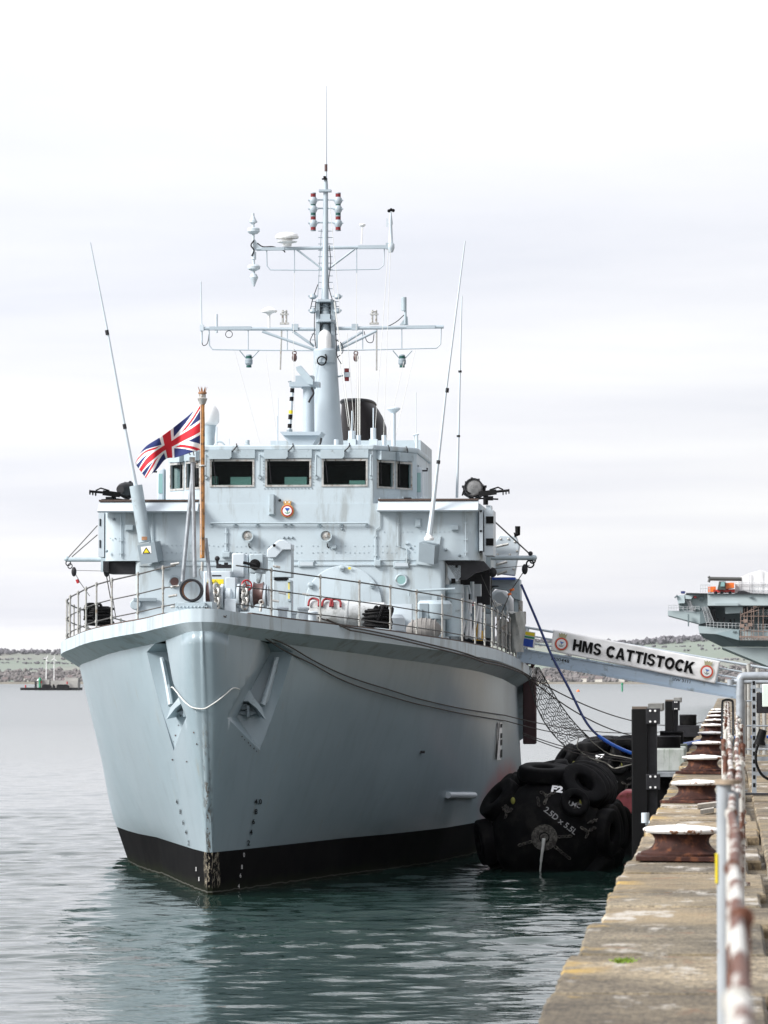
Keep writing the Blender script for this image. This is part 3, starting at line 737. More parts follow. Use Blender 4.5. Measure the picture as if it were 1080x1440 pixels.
# ------------------------------------------------------------------ SEARCHLIGHTS, GUNS on the wings
def searchlight(px,py,r,s,face,x1):
    p=S(px,py,s);n=V(face).normalized();R=r/K(s)
    k=MB();k.lathe([(R*.6,-.34),(R*.9,-.22),(R,-.1),(R,.1),(R*1.06,.11),(R*1.06,.15),(R*.94,.15),(R*.92,.1)],p,n,32,capt=False)
    for t in range(8):
        a=t*math.pi/4+.2;e=n.orthogonal().normalized();f=n.cross(e);k.cbox(p+(e*math.cos(a)+f*math.sin(a))*R*1.04+n*.1,(.05,.09,.05))
    k.tube([p+V((R*1.15,0,0)),p+V((R*1.1,0,-R*.7)),p+V((0,.05,-R*1.35))],.035,8);k.tube([p+V((-R*1.15,0,0)),p+V((-R*1.1,0,-R*.7)),p+V((0,.05,-R*1.35))],.035,8)
    k.tube([p+V((0,.05,-R*1.3)),V((p.x,p.y+.05,zw1-.02))],.06,10);k.tube([p+V((-R*1.4,0,.03)),p+V((R*1.4,0,.03))],.03,8)
    o=k.build('searchlight',M['dark'],ship)
    k=MB();k.lathe([(R*.93,.07),(R*.9,.10),(R*.5,.13),(.01,.14)],p,n,32,capt=False)
    m2=M.setdefault('lens',mat('lamp_glass',(.16,.16,.16),.12,.3,14)) if face[1]<-.5 else M['black'];k.build('searchlight_lens',m2,o)
    return o
searchlight(667,686,12.5,FS+.9,(-.12,-1,.05),0)
searchlight(178.5,688,10,FS+1.2,(.35,.9,.05),0)
def deck_gun(px,py,s,sd):
    p=S(px,py,s);k=MB()
    k.tube([p,p+V((0,0,-.25))],.05,8);k.tube([V((p.x,p.y,zw1-.02)),p],.06,8)
    k.beam(p+V((-.15*sd,0,.0)),p+V((.25*sd,-.1,.05)),.1,.12);k.tube([p+V((.2*sd,-.1,.05)),p+V((.55*sd,-.2,.08))],.03,8)
    k.tube([p+V((-.15*sd,0,0)),p+V((-.32*sd,.05,-.06))],.03,8);k.tube([p+V((.1*sd,-.05,.1)),p+V((.3*sd,-.1,.16)),p+V((.42*sd,-.12,.1))],.02,6)
    k.cbox(p+V((.1*sd,-.05,-.1)),(.16,.14,.1));k.tube([p+V((-.4*sd,0,-.14)),p+V((-.1*sd,0,-.1)),p+V((.3*sd,0,-.12))],.022,6)
    for j in range(3): k.torus(p+V(((.42+.07*j)*sd,-.12,.03+.015*j)),(1,0,0),.05,.014,12,6)
    return k.build('deck_gun',M['black'],ship)
deck_gun(683,695,FS+.5,1);deck_gun(160,696,FS+.7,-1)
k=MB();p=S(590,0,FS)
for a,b in((S(650,697,FS+.8),S(672,697,FS+.8)),): 
    k.tube(spline([a,a+V((.05,0,.12)),lerp(a,b,.5)+V((0,0,.06)),b+V((0,0,.1)),b],4),.018,6)
k.build('cable_loop',M['black'],ship)
# ------------------------------------------------------------------ WHIP ANTENNAS and base boxes
def whip(pts,s,rs,joints,nm='whip_antenna'):
    q=[S(x,y,s) for x,y in pts];k=MB();k.tube(q,rs,8);a=k.build(nm,M['greyl'],ship)
    k=MB()
    for t0,t1 in joints:
        i0=q[0].lerp(q[-1],t0);i1=q[0].lerp(q[-1],t1);k.tube([i0,i1],.045,8)
    if joints: k.build('antenna_joint',M['dark'],a)
    return a
a=whip([(603.5,757),(608,718),(616,650),(627,552),(654,339)],FS-.45,[.075,.055,.036,.026,.015],[(.085,.1),(.25,.262),(.49,.505)])
k=MB();k.lathe([(.11,-.05),(.12,0),(.08,.06),(.06,.12)],S(603.5,757,FS-.45),(0,0,1),14);k.build('insulator',M['white'],a)
k=MB();p0=S(588.5,791,FS-.3);p1=S(616,759,FS-.3);k.prism([Fp(x,y,.62) for x,y in((589.5,763),(611.5,767.5),(610,794),(588.5,789.5))],(0.07,.55,.06));k.build('antenna_box',M['greyd'],a)
k=MB();k.prism([Fp(x,y,.05) for x,y in((588,752),(620,754),(614,797),(585,793))],(0,.04,0));k.build('mounting_plate',M['grey'],a)
a=whip([(191,684),(176,603),(152,470),(127,341)],FS-.5,[.05,.034,.026,.015],[(.235,.255),(.62,.64)])
k=MB();k.tube([S(191,683,FS-.5),S(204,762,FS-.5)],.155,20);k.build('antenna_tube',M['grey2'],a)
k=MB();k.prism([Fp(x,y,.75) for x,y in((193,767),(217,762),(222,790),(198,794))],(.05,.7,.05));b=k.build('antenna_box',M['greyd'],a)
k=MB();k.prism([Fp(x,y,.755) for x,y in((198,769),(212,767.5),(213,778),(199.5,779.5))],(0,.004,0));k.build('warning_plate',M['white'],b,smooth=0)
k=MB();k.prism([Fp(x,y,.762) for x,y in((205.5,769.5),(211.5,778),(200,778.5))],(0,.004,0));k.build('warning_triangle',M['black'],b,smooth=0)
k=MB();k.prism([Fp(x,y,.768) for x,y in((205.6,771.3),(209.6,777),(202,777.4))],(0,.004,0));k.build('triangle_fill',M['yellow'],b,smooth=0)
k=MB();k.cbox(S(203,757,FS-.66),(.13,.02,.08));k.build('copper_plate',M['rustl'],b)
whip([(642.5,700),(645,600),(647,510),(649.5,416)],FS+6,[.035,.03,.024,.015],[(.3,.31),(.62,.63)])
for pts,s in(([(283,480),(283,395)],26.3),):pass
# =================================================================== MAST
MS=26.3
def Mp(px,py,o=0.0): return S(px,py,MS-o)
KM=K(MS)
base=Mp(457.5,630);zroofm=base.z
k=MB();prof=[]
for y,r in((632,26),(622,25.5),(590,22.5),(550,19.5),(515,17.2),(505,16.6),(500,16.2)): prof.append((r/KM,Mp(457,y).z-base.z))
k.lathe(prof,(base.x,base.y,base.z),(0,0,1),32)
cx=base.x
def mz(y): return Mp(457,y).z
# flared collar with a dark hollow under it
k.lathe([(15.8/KM,mz(511)-base.z),(16.6/KM,mz(501)-base.z),(16.8/KM,mz(494)-base.z),(15/KM,mz(491)-base.z)],(cx,base.y-.08,base.z),(0,0,1),28)
# channel section tower (two cheeks, back, ledges)
w0,w1=13.6/KM,8.0/KM
k.box((cx-w0,MS-.05,mz(494)),(cx-w1,MS+.45,mz(424)));k.box((cx+w1,MS-.05,mz(494)),(cx+w0,MS+.45,mz(424)))
k.box((cx-w1+.001,MS+.22,mz(494)),(cx+w1-.001,MS+.45,mz(424)))
for y in(424,452): k.prism([(cx-13/KM,MS+.5,mz(y+1.5)),(cx-13/KM,MS-.1,mz(y+1.5)),(cx-9/KM,MS-.32,mz(y+1.5)),(cx+9/KM,MS-.32,mz(y+1.5)),(cx+13/KM,MS-.1,mz(y+1.5)),(cx+13/KM,MS+.5,mz(y+1.5))],(0,0,.06))
k.lathe([(8/KM,mz(470)-base.z),(4.5/KM,mz(456)-base.z)],(cx,MS+.1,base.z),(0,0,1),16)
k.lathe([(7.5/KM,mz(448)-base.z),(4/KM,mz(427)-base.z)],(cx,MS+.1,base.z),(0,0,1),16)
k.box((cx-7/KM,MS-.1,mz(452)),(cx+7/KM,MS+.1,mz(442)))
# upper tapered spar
a,b=Mp(457,424),Mp(458.2,250)
k.lathe([(5.5/KM,0),(5.2/KM,.3),(5/KM,.31),(3.2/KM,(b-a).length-.2),(2.2/KM,(b-a).length)],a,(b-a),12)
k.box((Mp(449,0).x,MS-.12,mz(270)),(Mp(466,0).x,MS+.12,mz(267)))
mast=k.build('mast',M['mastgrey'],ship,smooth=30)
def ms(mb,nm,mt,parent=None,**kw): return mb.build(nm,mt,parent or mast,**kw)
k=MB();k.lathe([(9.2/KM,0),(9.4/KM,.12),(9.2/KM,.16),(9.0/KM,.3)]+[(9.0/KM*math.cos(t),.3+.2*math.sin(t)) for t in(.2,.5,.8,1.1,1.35,1.55)],(cx,MS-.16,mz(491)),(0,0,1),28);ms(k,'white_dome',M['white'])
k=MB();k.torus((cx-3/KM,MS-.42,mz(509)),(0,-1,.1),6.2/KM,.018,24,6);k.tube(spline([(cx+2/KM,MS-.4,mz(500)),(cx+4/KM,MS-.44,mz(506)),(cx+2/KM,MS-.42,mz(512))],5),.02,6);ms(k,'cable_coil',M['black'])
# whip at the top
t=Mp(458.3,250);k=MB();k.tube([t,Mp(458.5,230),Mp(458.8,121)],[.03,.022,.010],8);w=ms(k,'whip_antenna',M['greyl'])
k=MB();k.tube([Mp(458.4,241),Mp(458.4,231)],.038,8);ms(k,'antenna_joint',M['brown'],w)
k=MB();k.lathe([(.075,0),(.075,.03),(.035,.035),(.035,.09)],Mp(456.5,252.5,.06),(0,0,1),12);ms(k,'antenna_base',M['black'],w)
# navigation lights
for py,lens in((281,('red',None)),(293,('green','green')),(313,('red','red'))):
    for px in(440.5,475.5):
        sd=-1 if px<457 else 1
        k=MB();p=Mp(px,py,.05);c=Mp(457.5,py)
        k.tube([c,p],.022,6);k.lathe([(.07,-.12),(.105,-.06),(.105,.02),(.075,.07)],p,(0,0,1),14);k.box((p.x-.13,p.y-.06,p.z-.03),(p.x+.13,p.y+.06,p.z+.0));L=ms(k,'navigation_light',M['mastgrey'])
        for l,o in((lens[0],.071),(lens[1],-.20)):
            if l: k=MB();k.lathe([(.07,o),(.07,o+.09)],p,(0,0,1),14);ms(k,'lens',M['lens'+l],L);k=MB();k.lathe([(.075,o+.091),(.07,o+.115)] if o>0 else [(.07,o-.02),(.075,o-.001)],p,(0,0,1),14);ms(k,'lens_cap',M['greyd'],L)
# small side lamps on the channel tower
for px,py in((440,417),(475,417),(440,437),(474,437)):
    sd=-1 if px<457 else 1
    k=MB();p=Mp(px,py,.1);k.tube([p,Mp(457+10*sd,py-1,0)],.02,6);k.lathe([(.05,-.07),(.1,-.03),(.09,.03),(.05,.07)],p,(0,0,1),12);k.box((p.x-.12,p.y-.05,p.z-.01),(p.x+.12,p.y+.05,p.z+.03))
    ms(k,'mast_lamp',M['mastgrey'])
# rungs up the spar and tower
k=MB()
for y in list(range(325,415,9)): k.tube([Mp(447.5,y),Mp(468,y)],.010,5)
for y in(424,431,436,470,478): k.tube([Mp(438,y),Mp(477,y)],.010,5)
k.tube([Mp(447,415),Mp(452,322)],.009,5)
ms(k,'climbing_rungs',M['greyd'])
# cables and hoses running down the mast
k=MB()
for pts in([(463,345),(465,370),(462,400),(468,424)],[(444,424),(442,450),(443,480),(446,495)],[(471,455),(473,480),(474,500),(480,512)],[(472,478),(480,483),(482,495),(474,503)],[(441,468),(436,480),(441,487)],[(436,437),(440,420),(447,400)]):
    k.tube(spline([Mp(x,y,.15) for x,y in pts],4),.012,5)
ms(k,'mast_cables',M['dark'])
# ---- lower yard
k=MB();k.tube([Mp(284,462),Mp(446,463)],.047,8);k.tube([Mp(469,462),Mp(624,459.5)],.047,8)
for a,b in(((369,466),(443,492)),((412,466),(442,487)),((530,465),(473,493)),((509,467),(473,489))): k.tube([Mp(*a),Mp(*b)],.036,8)
k.cbox(Mp(324,461.5),(1.1,.09,.09));k.cbox(Mp(592,460),(.75,.12,.08));k.cbox(Mp(415,460),(.16,.14,.16));k.cbox(Mp(499,460),(.16,.14,.16))
yard=ms(k,'lower_yard',M['mastgrey'])
k=MB();k.tube([Mp(294,464),Mp(294.5,486),Mp(299,491.5),Mp(370,492.5),Mp(442,493)],.017,6);k.tube([Mp(474,493),Mp(540,491.5),Mp(614,489.5),Mp(619.5,484),Mp(620.5,461)],.017,6)
for x,y0,y1 in((349,463,492),(565,461,490),(510,463,491),(404,464,492)): k.tube([Mp(x,y0),Mp(x,y1)],.014,6)
ms(k,'foot_rail',M['mastgrey'],yard)
# mushroom aerial
k=MB();p=Mp(378.5,438);k.lathe([(.03,-.42),(.03,-.1),(.08,-.05),(.2,-.02),(.215,.02),(.1,.1),(.02,.12)],p,(0,0,1),20);ms(k,'mushroom_aerial',M['white'],yard)
for x0,x1 in((397.5,402.5),(523.5,529)):
    k=MB()
    for x in(x0,x1): k.tube([Mp(x,456),Mp(x,436)],.028,8)
    k.torus(Mp((x0+x1)/2,438.5),(0,0,1),.07,.014,14,6);k.cbox(Mp((x0+x1)/2,442),(.22,.08,.04));k.cbox(Mp((x0+x1)/2,455),(.24,.1,.05));ms(k,'dipole_aerial',M['steel'],yard)
k=MB();k.tube([Mp(568,437),Mp(568,418)],.07,12);k.tube([Mp(570,456),Mp(570,437)],.035,8);k.prism([Mp(562,457),Mp(574,457),Mp(573,445),Mp(571,445)],(0,.05,0));ms(k,'capsule_aerial',M['grey2'],yard)
k=MB();k.tube(spline([Mp(568,443),Mp(558,452),Mp(545,459),Mp(530,463)],4),.012,5);ms(k,'aerial_cable',M['dark'],yard)
k=MB();k.tube([Mp(283.5,482),Mp(283.5,458)],.03,8);k.tube([Mp(283.5,458),Mp(282.5,396)],.018,6);k.cbox(Mp(284,461),(.1,.12,.16));ms(k,'whip_aerial',M['greyl'],yard)
k=MB();k.tube([Mp(304.5,468),Mp(304.5,442)],.035,8);ms(k,'rod_aerial',M['greyl'],yard)
k=MB()
k.tube([Mp(396,465),Mp(394,520)],.022,6);k.tube([Mp(529.5,460),Mp(529.5,521)],.022,6);ms(k,'hanging_rod',M['stan'],yard)
k=MB();k.torus(Mp(322,470),(0,1,0),.09,.01,18,5);k.tube(spline([Mp(283,478),Mp(286,486),Mp(292,482),Mp(294,468)],4),.011,5);k.tube(spline([Mp(512,466),Mp(516,480),Mp(524,481),Mp(526,470)],4),.011,5);ms(k,'loose_cable',M['dark'],yard)
for px in(350,565.5):
    k=MB();k.tube([Mp(px-13,493),Mp(px-3,505)],.016,6);k.tube([Mp(px+14,493),Mp(px+3,505)],.016,6);p=Mp(px,506);k.lathe([(.06,-.15),(.1,-.1),(.1,.0),(.075,.03),(.075,.12),(.05,.14)],p,(0,0,1),14);L=ms(k,'signal_lantern',M['greyd'],yard)
    k=MB();k.lathe([(.07,-.2),(.07,-.151)],p,(0,0,1),12);k.lathe([(.08,.035),(.08,.1)],p,(0,0,1),12);ms(k,'lens',M['lensgreen'],L)
for px in(414,500.5):
    k=MB();p=Mp(px,503);k.torus(p+V((0,0,.12)),(0,1,0),.05,.015,14,6);k.sphere(p,(.07,.07,.11),12,8);k.tube([p+V((0,0,.15)),p+V((0,0,.22))],.01,5);ms(k,'pulley_block',M['brown'],yard)
# ---- upper yard
k=MB();k.tube([Mp(361,350.5),Mp(453,348.5)],.045,8);k.tube([Mp(462,348.5),Mp(553,347)],.045,8)
for a,b in(((416,350),(453,378)),((499,350),(462,378))): k.tube([Mp(*a),Mp(*b)],.03,6)
k.cbox(Mp(524,347.5),(.75,.12,.09));k.cbox(Mp(384,350),(.6,.1,.08));k.cbox(Mp(548,346),(.2,.15,.16))
y2=ms(k,'upper_yard',M['mastgrey'])
k=MB();k.tube([Mp(375,351),Mp(375.5,374),Mp(380,379.5),Mp(453,380)],.015,6);k.tube([Mp(463,380),Mp(533,378.5),Mp(539.5,373),Mp(540.5,350)],.015,6)
for x in(414,501.5): k.tube([Mp(x,350),Mp(x,384)],.014,6)
ms(k,'foot_rail',M['mastgrey'],y2)
k=MB();p=Mp(403.5,345);k.lathe([(.12,-.02),(.12,.05),(.26,.08),(.27,.1),(.14,.12),(.14,.16),(.3,.18),(.31,.23),(.27,.29),(.16,.33),(.02,.345)],p,(0,0,1),28);ms(k,'radome',M['white'],y2)
# stacked direction finder at the left tip
k=MB();k.tube([Mp(357,400),Mp(356,300)],.035,8);k.prism([Mp(358,352),Mp(366,352),Mp(366,346),Mp(358,336)],(0,.05,0))
for y0,y1,r0,r1 in((313,302,.115,.02),(311,316,.115,.03)): k.lathe([(r0,0),(r1,Mp(0,y1).z-Mp(0,y0).z)],Mp(356,y0),(0,0,1),18)
k.lathe([(.1,0),(.165,.06),(.165,.14),(.14,.16)],Mp(356.5,329),(0,0,1),20);k.lathe([(.06,-.02),(.16,.03),(.17,.1),(.13,.14)],Mp(357,380),(0,0,1),20)
k.lathe([(.02,0),(.115,.24),(.07,.33)],Mp(357,403),(0,0,1),16);k.lathe([(.06,0),(.06,.2)],Mp(357,365),(0,0,1),12)
df=ms(k,'direction_finder',M['greyl'],y2)
k=MB();k.tube(spline([Mp(357,338,.05),Mp(353,345,.08),Mp(357,352,.08),Mp(354,360,.05)],4),.02,6);k.tube(spline([Mp(362,342),Mp(370,347),Mp(384,347),Mp(398,352),Mp(401,355)],4),.016,5);ms(k,'df_cable',M['dark'],df)
# anemometer and vane
k=MB();k.lathe([(.06,-.2),(.1,-.1),(.1,.0),(.06,.06),(.04,.5),(.055,.55),(.02,.86)],Mp(549.5,344),(0,0,1),14);an=ms(k,'anemometer',M['greyl'],y2)
k=MB()
for x,y in((547,296.5),(553,296),(550,295)): k.sphere(Mp(x,y),.045,10,8)
ms(k,'wind_cup',M['black'],an);k=MB();k.box((Mp(543.3,0).x,MS-.01,mz(320)),(Mp(545.3,0).x,MS+.01,mz(308)));k.tube([Mp(544,314),Mp(549,314)],.01,5);ms(k,'wind_vane',M['greyl'],an)
k=MB();k.tube([Mp(508.5,343),Mp(509.5,320)],.018,6);k.lathe([(.04,-.04),(.085,.0),(.085,.03),(.05,.05)],Mp(509.5,317),(0,0,1),14);ms(k,'satellite_aerial',M['white'],y2)
# red lantern on the lower mast
k=MB();p=Mp(487.5,527);k.tube([p,Mp(474,530)],.025,6);k.cbox(p,(.16,.14,.12));L=ms(k,'red_lantern',M['mastgrey']);k=MB()
for o in(.065,-.165): k.lathe([(.065,o),(.065,o+.1)],p,(0,0,1),12)
ms(k,'lens',M['lensred'],L)
# ---- halyards and stays
k=MB()
for a,b,o in(((414,384),(411,612),.3),((414,508),(413,620),.2),((501.5,384),(500,625),.3),((503,508),(505,618),.3),((546,350),(526,625),.2),((549,352),(539,625),.2),((468,400),(495,622),.5),((463,280),(478,440),.3),((373,495),(391,625),.4),((584,492),(555,618),.3),((568,508),(543,620),.3),((445,500),(435,560),.4),((447,505),(426,600),.3),((330,494),(370,640),.4),((478,510),(490,600),.3),((488,468),(500,625),.1)):
    k.tube([Mp(*a,o),Mp(*b,o)],.0065,4)
for a,b in(((470,425),(494,612)),((503,500),(503,625)),((506,500),(506,625))): k.tube([Mp(*a,.4),Mp(*b,.4)],.013,5)
ms(k,'halyards',M['ropew'])
# black and yellow striped signal staff
k=MB();seg=[(541,549),(553,559),(564,570),(578,586)]
k.tube([Mp(411.5,541,.9),Mp(406.5,612,.9)],.05,8);st=ms(k,'striped_staff',M['greyl'])
def stf(y): return Mp(411.5-5*(y-541)/71,y,.9)
k=MB()
for y0,y1 in((546,552),(558,564),(583,590),(596,602)): k.tube([stf(y0),stf(y1)],.054,8)
ms(k,'black_band',M['black'],st);k=MB()
for y0,y1 in((540,545),(577,582)): k.tube([stf(y0),stf(y1)],.054,8)
ms(k,'yellow_band',M['yellow'],st)
k=MB();k.tube([Mp(405,537,.9),Mp(409,536,.9),Mp(411,541,.9)],.02,6);k.tube([Mp(409,628,.9),Mp(407,604,.9)],.075,8);ms(k,'staff_fitting',M['greyd'],st)
# ---- navigation radar and its pedestal
k=MB();ps=22.0
def Rp(x,y,o=0): return S(x,y,ps-o)
k.prism([Rp(*q) for q in((395,609),(450,609),(438,628),(410,628))],(0,.9,0));k.prism([Rp(*q,.12) for q in((393,607),(452,607),(449,612),(398,612))],(0,1.1,0))
k.tube([Rp(434,610,-.4),Rp(434,541,-.4)],[.15,.14],18);k.lathe([(.18,0),(.18,.06)],Rp(434,547,-.4),(0,0,1),18)
k.cbox(Rp(429,541,-.4),(.75,.5,.12));k.cbox(Rp(429,535,-.4),(.45,.4,.22))
rd=k.build('navigation_radar',M['mastgrey'],ship,smooth=30)
k=MB();k.prism([Rp(*q) for q in((416,516),(423,514),(440,534),(440,541),(433,540),(417,521))],(0,.35,0));k.build('radar_scanner',M['grey2'],rd)
k=MB();k.tube(spline([Rp(438,545),Rp(441,553),Rp(437,560),Rp(434,566)],4),.025,6);k.tube(spline([Rp(446,628),Rp(450,624),Rp(452,616)],4),.03,6);k.build('radar_cable',M['dark'],rd)
# ---- funnel
k=MB();fs=33.0;rows=[]
for y,x0,x1 in((640,478,543),(625,478,543),(600,480,542.5),(585,481,537),(575,481.5,531),(568,482,526)):
    a,b=S(x0,y,fs),S(x1,y,fs);rows.append(((a.x+b.x)/2,a.z,(b.x-a.x)/2))
n=28;vs=[];f=[]
for c,z,r in rows:
    for j in range(n):
        t=2*math.pi*j/n;ex=.8;x=math.copysign(abs(math.cos(t))**ex,math.cos(t))*r;y=math.copysign(abs(math.sin(t))**ex,math.sin(t))*1.5;vs.append((c+x,fs+y,z))
for i in range(len(rows)-1):
    for j in range(n): l=(j+1)%n;f.append((i*n+j,i*n+l,(i+1)*n+l,(i+1)*n+j))
k.add(vs,f);k.add(vs[-n:],[tuple(range(n))])
fun=k.build('funnel',mat('funnel_black',(.008,.006,.0065),.5,.15,1.2,spec=.25,dirt=(.022,.017,.018),dirt_amt=.36,dirt_scale=2,streak=True),ship,smooth=40)
k=MB();k.tube([(x*1.0,y,z+.01) for x,y,z in vs[-n:]],.05,6,closed=True);k.build('funnel_rim',M['dark'],fun)
k=MB();k.box((-1.9,30.8,zw1+.2),(2.2,35.5,S(500,626,fs).z));k.build('funnel_casing',M['grey'],ship)
# ---- bridge roof clutter
def roof(y,x,s=19.5): return S(x,y,s)
k=MB();k.tube([S(553.5,640,20),S(553.5,577,20)],.055,8);k.lathe([(.04,-.12),(.13,-.04),(.17,0),(.15,.03),(.05,.05)],S(553.5,575,20),(0,0,1),20);k.build('roof_aerial',M['greyl'],ship)
k=MB();k.tube([S(586,645,19),S(586,612,19)],.035,6);k.tube([S(581,612,19),S(589,610,19)],.03,6);k.tube(spline([S(582,612,19),S(583,620,19),S(586,626,19)],4),.015,5);k.tube([S(585,612,19),S(585,552,19)],.008,4);k.build('wind_sensor',M['greyl'],ship)
for x,y0,y1,r in((525,628,602,.07),(540,628,612,.06),(495,628,606,.09),(504,626,612,.06),(473,628,618,.06),(390,628,585,.012),(391,560,628,.008)):
    k=MB();a=S(x,max(y0,y1),20.5);b=S(x,min(y0,y1),20.5);k.tube([a,b],r,8);
    if r>.065: k.cbox(a+V((0,0,.1)),(.2,.2,.16));k.tube([b,b+V((0,0,.5))],.015,6)
    k.build('roof_aerial',M['greyl'],ship)
k=MB();p=S(294,598,20.5);R=14.5/K(20.5);k.lathe([(R*.75,0),(R,.08),(R,.25)]+[(R*math.cos(t),.25+R*1.1*math.sin(t)) for t in(.2,.45,.7,.95,1.2,1.4,1.55)],p,(0,0,1),28);k.build('satellite_dome',M['white'],ship,smooth=60)
k=MB();k.lathe([(R*.7,-.0),(.14,-.3),(.14,-.75)],p,(0,0,1),18);k.tube(spline([p+V((.1,-.2,-.6)),p+V((.25,-.2,-.42)),p+V((.4,-.2,-.5)),p+V((.4,-.2,-.75))],4),.025,6);k.build('dome_pedestal',M['grey2'],ship)
k=MB();k.tube([S(304.5,630,20),S(304.5,600,20)],.02,6);k.tube([S(322,630,20),S(322,617,20)],.012,6);k.build('roof_aerial',M['greyl'],ship)
# =================================================================== FOREDECK FITTINGS
def part(mb,nm,mt,parent=None,**kw): return mb.build(nm,mt,parent or ship,**kw)
ws=5.0
def P5(x,y,o=0.0): return S(x,y,ws-o)
zdk=5.28
def b5(k,x0,y0,x1,y1,f,d):
    """box seen between two pixels, front f metres before frame 5, d deep"""
    a=P5(x0,y1,f);b=P5(x1,y0,f);k.box((a.x,a.y,a.z),(b.x,a.y+d,b.z));return k
# --- windlass
k=MB();b5(k,286,803,325,880,0,.6);b5(k,324,812,334,880,-.1,.5);k.lathe([(.13,0),(.13,.5)],P5(329,812,.05)-V((.07,0,0)),(1,0,0),12) if False else None
b5(k,326,778,344,812,-.3,.5);b5(k,328,779,349,860,-.35,.3);b5(k,300,822,303.5,880,.3,.3)
wl=part(k,'windlass',M['greyl'],bevel=.03)
k=MB();b5(k,292,814.5,314.5,824.5,.006,.003);part(k,'warning_label',M['yellow'],wl)
k=MB();k.prism([P5(x,y,.012) for x,y in((303,815.5),(306.5,819.5),(299.5,819.5))],(0,.004,0));b5(k,296,821,311,822.5,.012,.004);part(k,'label_mark',mat('label_olive',(.35,.3,.02)),wl,smooth=0)
k=MB();b5(k,298,808.5,311,810.5,.006,.003);part(k,'name_plate',M['dark'],wl)
k=MB()
for x0,x1,r in((299.5,302.5,17),(311,315,17),(334,338,17.5),(353,357,17.5),(371,375,17),(376.5,378,15)):
    k.lathe([(r/67.8,0),(r/67.8,(x1-x0)/67.8)],P5(x0,838,.3),(1,0,0),28)
k.lathe([(.16,0),(.2,.03),(.2,.12),(.16,.15)],P5(319,838,.3)+V((-.03,0,0)),(1,0,0),20)
b5(k,317,812,331,842,.42,.3);b5(k,315.5,842,332,880,.5,.4)
part(k,'winch_cheek',M['greyl'],wl,bevel=.012)
for x0,x1 in((357,371),(291,299)):
    k=MB();L=(x1-x0)/67.8;r=.225;k.lathe([(r*1.12,0),(r*.98,L*.2),(r*.95,L*.5),(r*.98,L*.8),(r*1.12,L)],P5(x0,835,.3),(1,0,0),28);part(k,'warping_drum',M['brown'],wl)
def chain(pts,r=.022,L=.085,w=.05,nm='anchor_chain'):
    q=spline(pts,10);d=[0]
    for i in range(1,len(q)): d.append(d[-1]+(q[i]-q[i-1]).length)
    k=MB();a=0;j=0
    def at(t):
        i=int(np.searchsorted(d,t));i=min(max(i,1),len(q)-1);return q[i-1].lerp(q[i],(t-d[i-1])/max(d[i]-d[i-1],1e-6))
    while a+L<d[-1]:
        p0,p1=at(a),at(a+L);ax=(p1-p0).normalized();u=ax.orthogonal().normalized();v=ax.cross(u)
        if j%2: u,v=v,u
        h=L*.62;ring=[]
        for t in range(12):
            an=2*math.pi*t/12;ring.append((p0+p1)/2+ax*(h*math.cos(an))+u*(w*math.sin(an)))
        k.tube(ring,r,6,closed=True);a+=L*.82;j+=1
    return k
for x in(305,345):
    k=chain([P5(x,822,.55),P5(x-1,832,.6),P5(x,845,.6),P5(x-2,862,.6)],.026,.12,.075);part(k,'anchor_chain',M['steel'],wl)
    k=MB();k.lathe([(.2,0),(.16,.05),(.16,.1),(.2,.15)],P5(x-5,838,.3),(1,0,0),20);part(k,'gypsy_wheel',M['dark'],wl)
k=MB();p=P5(347,823,.55);k.torus(p,(.5,-1,.1),.105,.018,24,6)
for t in range(3):
    a=t*2.1+.4;n=V((.5,-1,.1)).normalized();e=V((0,0,1));f=n.cross(e).normalized();k.tube([p,p+(e*math.cos(a)+f*math.sin(a))*.1],.012,6)
k.tube([p,p+V((.02,.3,0))],.02,6);part(k,'hand_wheel',M['red'],wl)
# motor and its fan
k=MB();b5(k,350.5,779,370,806,-.2,.6);b5(k,369,782,374,803,-.25,.4);k.prism([P5(x,y,-.2) for x,y in((358,806),(368,806),(365,820),(361,820))],(0,.2,0));mo=part(k,'winch_motor',M['grey2'],bevel=.02)
k=MB();k.lathe([(.105,0),(.115,.05),(.115,.09),(.08,.1)],P5(359,794,-.2),(0,-1,0),20);k.tube([P5(342,791,.05),P5(360,795,.05)],.03,8);part(k,'motor_fan',M['black'],mo)
# hood and locker in front of the superstructure
k=MB();k.prism([P5(x,y,-2.2) for x,y in((375.5,773),(392,759),(399,759),(410,765.5),(410,773.5),(398,773.5),(388,784.5),(375.5,784.5))],(0,.6,0))
hd=part(k,'winch_hood',M['greyl'],bevel=.02)
k=MB();k.sphere(P5(385.5,767,-2.15),.035,8,6);part(k,'hood_latch',M['black'],hd)
k=MB();k.prism([P5(x,y,-2.3) for x,y in((384,784),(396,773),(410,773),(410,812),(384,812))],(0,.5,0));b5(k,384,816,410,880,-2.3,.4);b5(k,371,789,386,830,-2.35,.3);lk=part(k,'winch_locker',M['grey'],bevel=.015)
k=MB();b5(k,386,812.5,404,816,-2.28,.3);part(k,'locker_gap',M['black'],lk)
k=MB()
for y in(817,830.5,843.5): b5(k,404,y-1.5,408.5,y+1.5,-2.2,.1)
part(k,'locker_hinge',M['grey2'],lk);k=MB();b5(k,405.5,819,407,829,-2.26,.02);b5(k,405.5,833,407,842,-2.26,.02);part(k,'yellow_strip',M['yellow'],lk)
# small lamps on the wire end
k=MB();k.sphere(P5(305.5,785.5,.2),.055,10,8);k.tube([P5(305,787,.2),P5(306,794,.2),P5(311,795,.2)],.03,8);k.cbox(P5(318,793,.1),(.08,.06,.06));b5(k,304,794,325,799,-.1,.1);part(k,'deck_lamp',M['dark'])
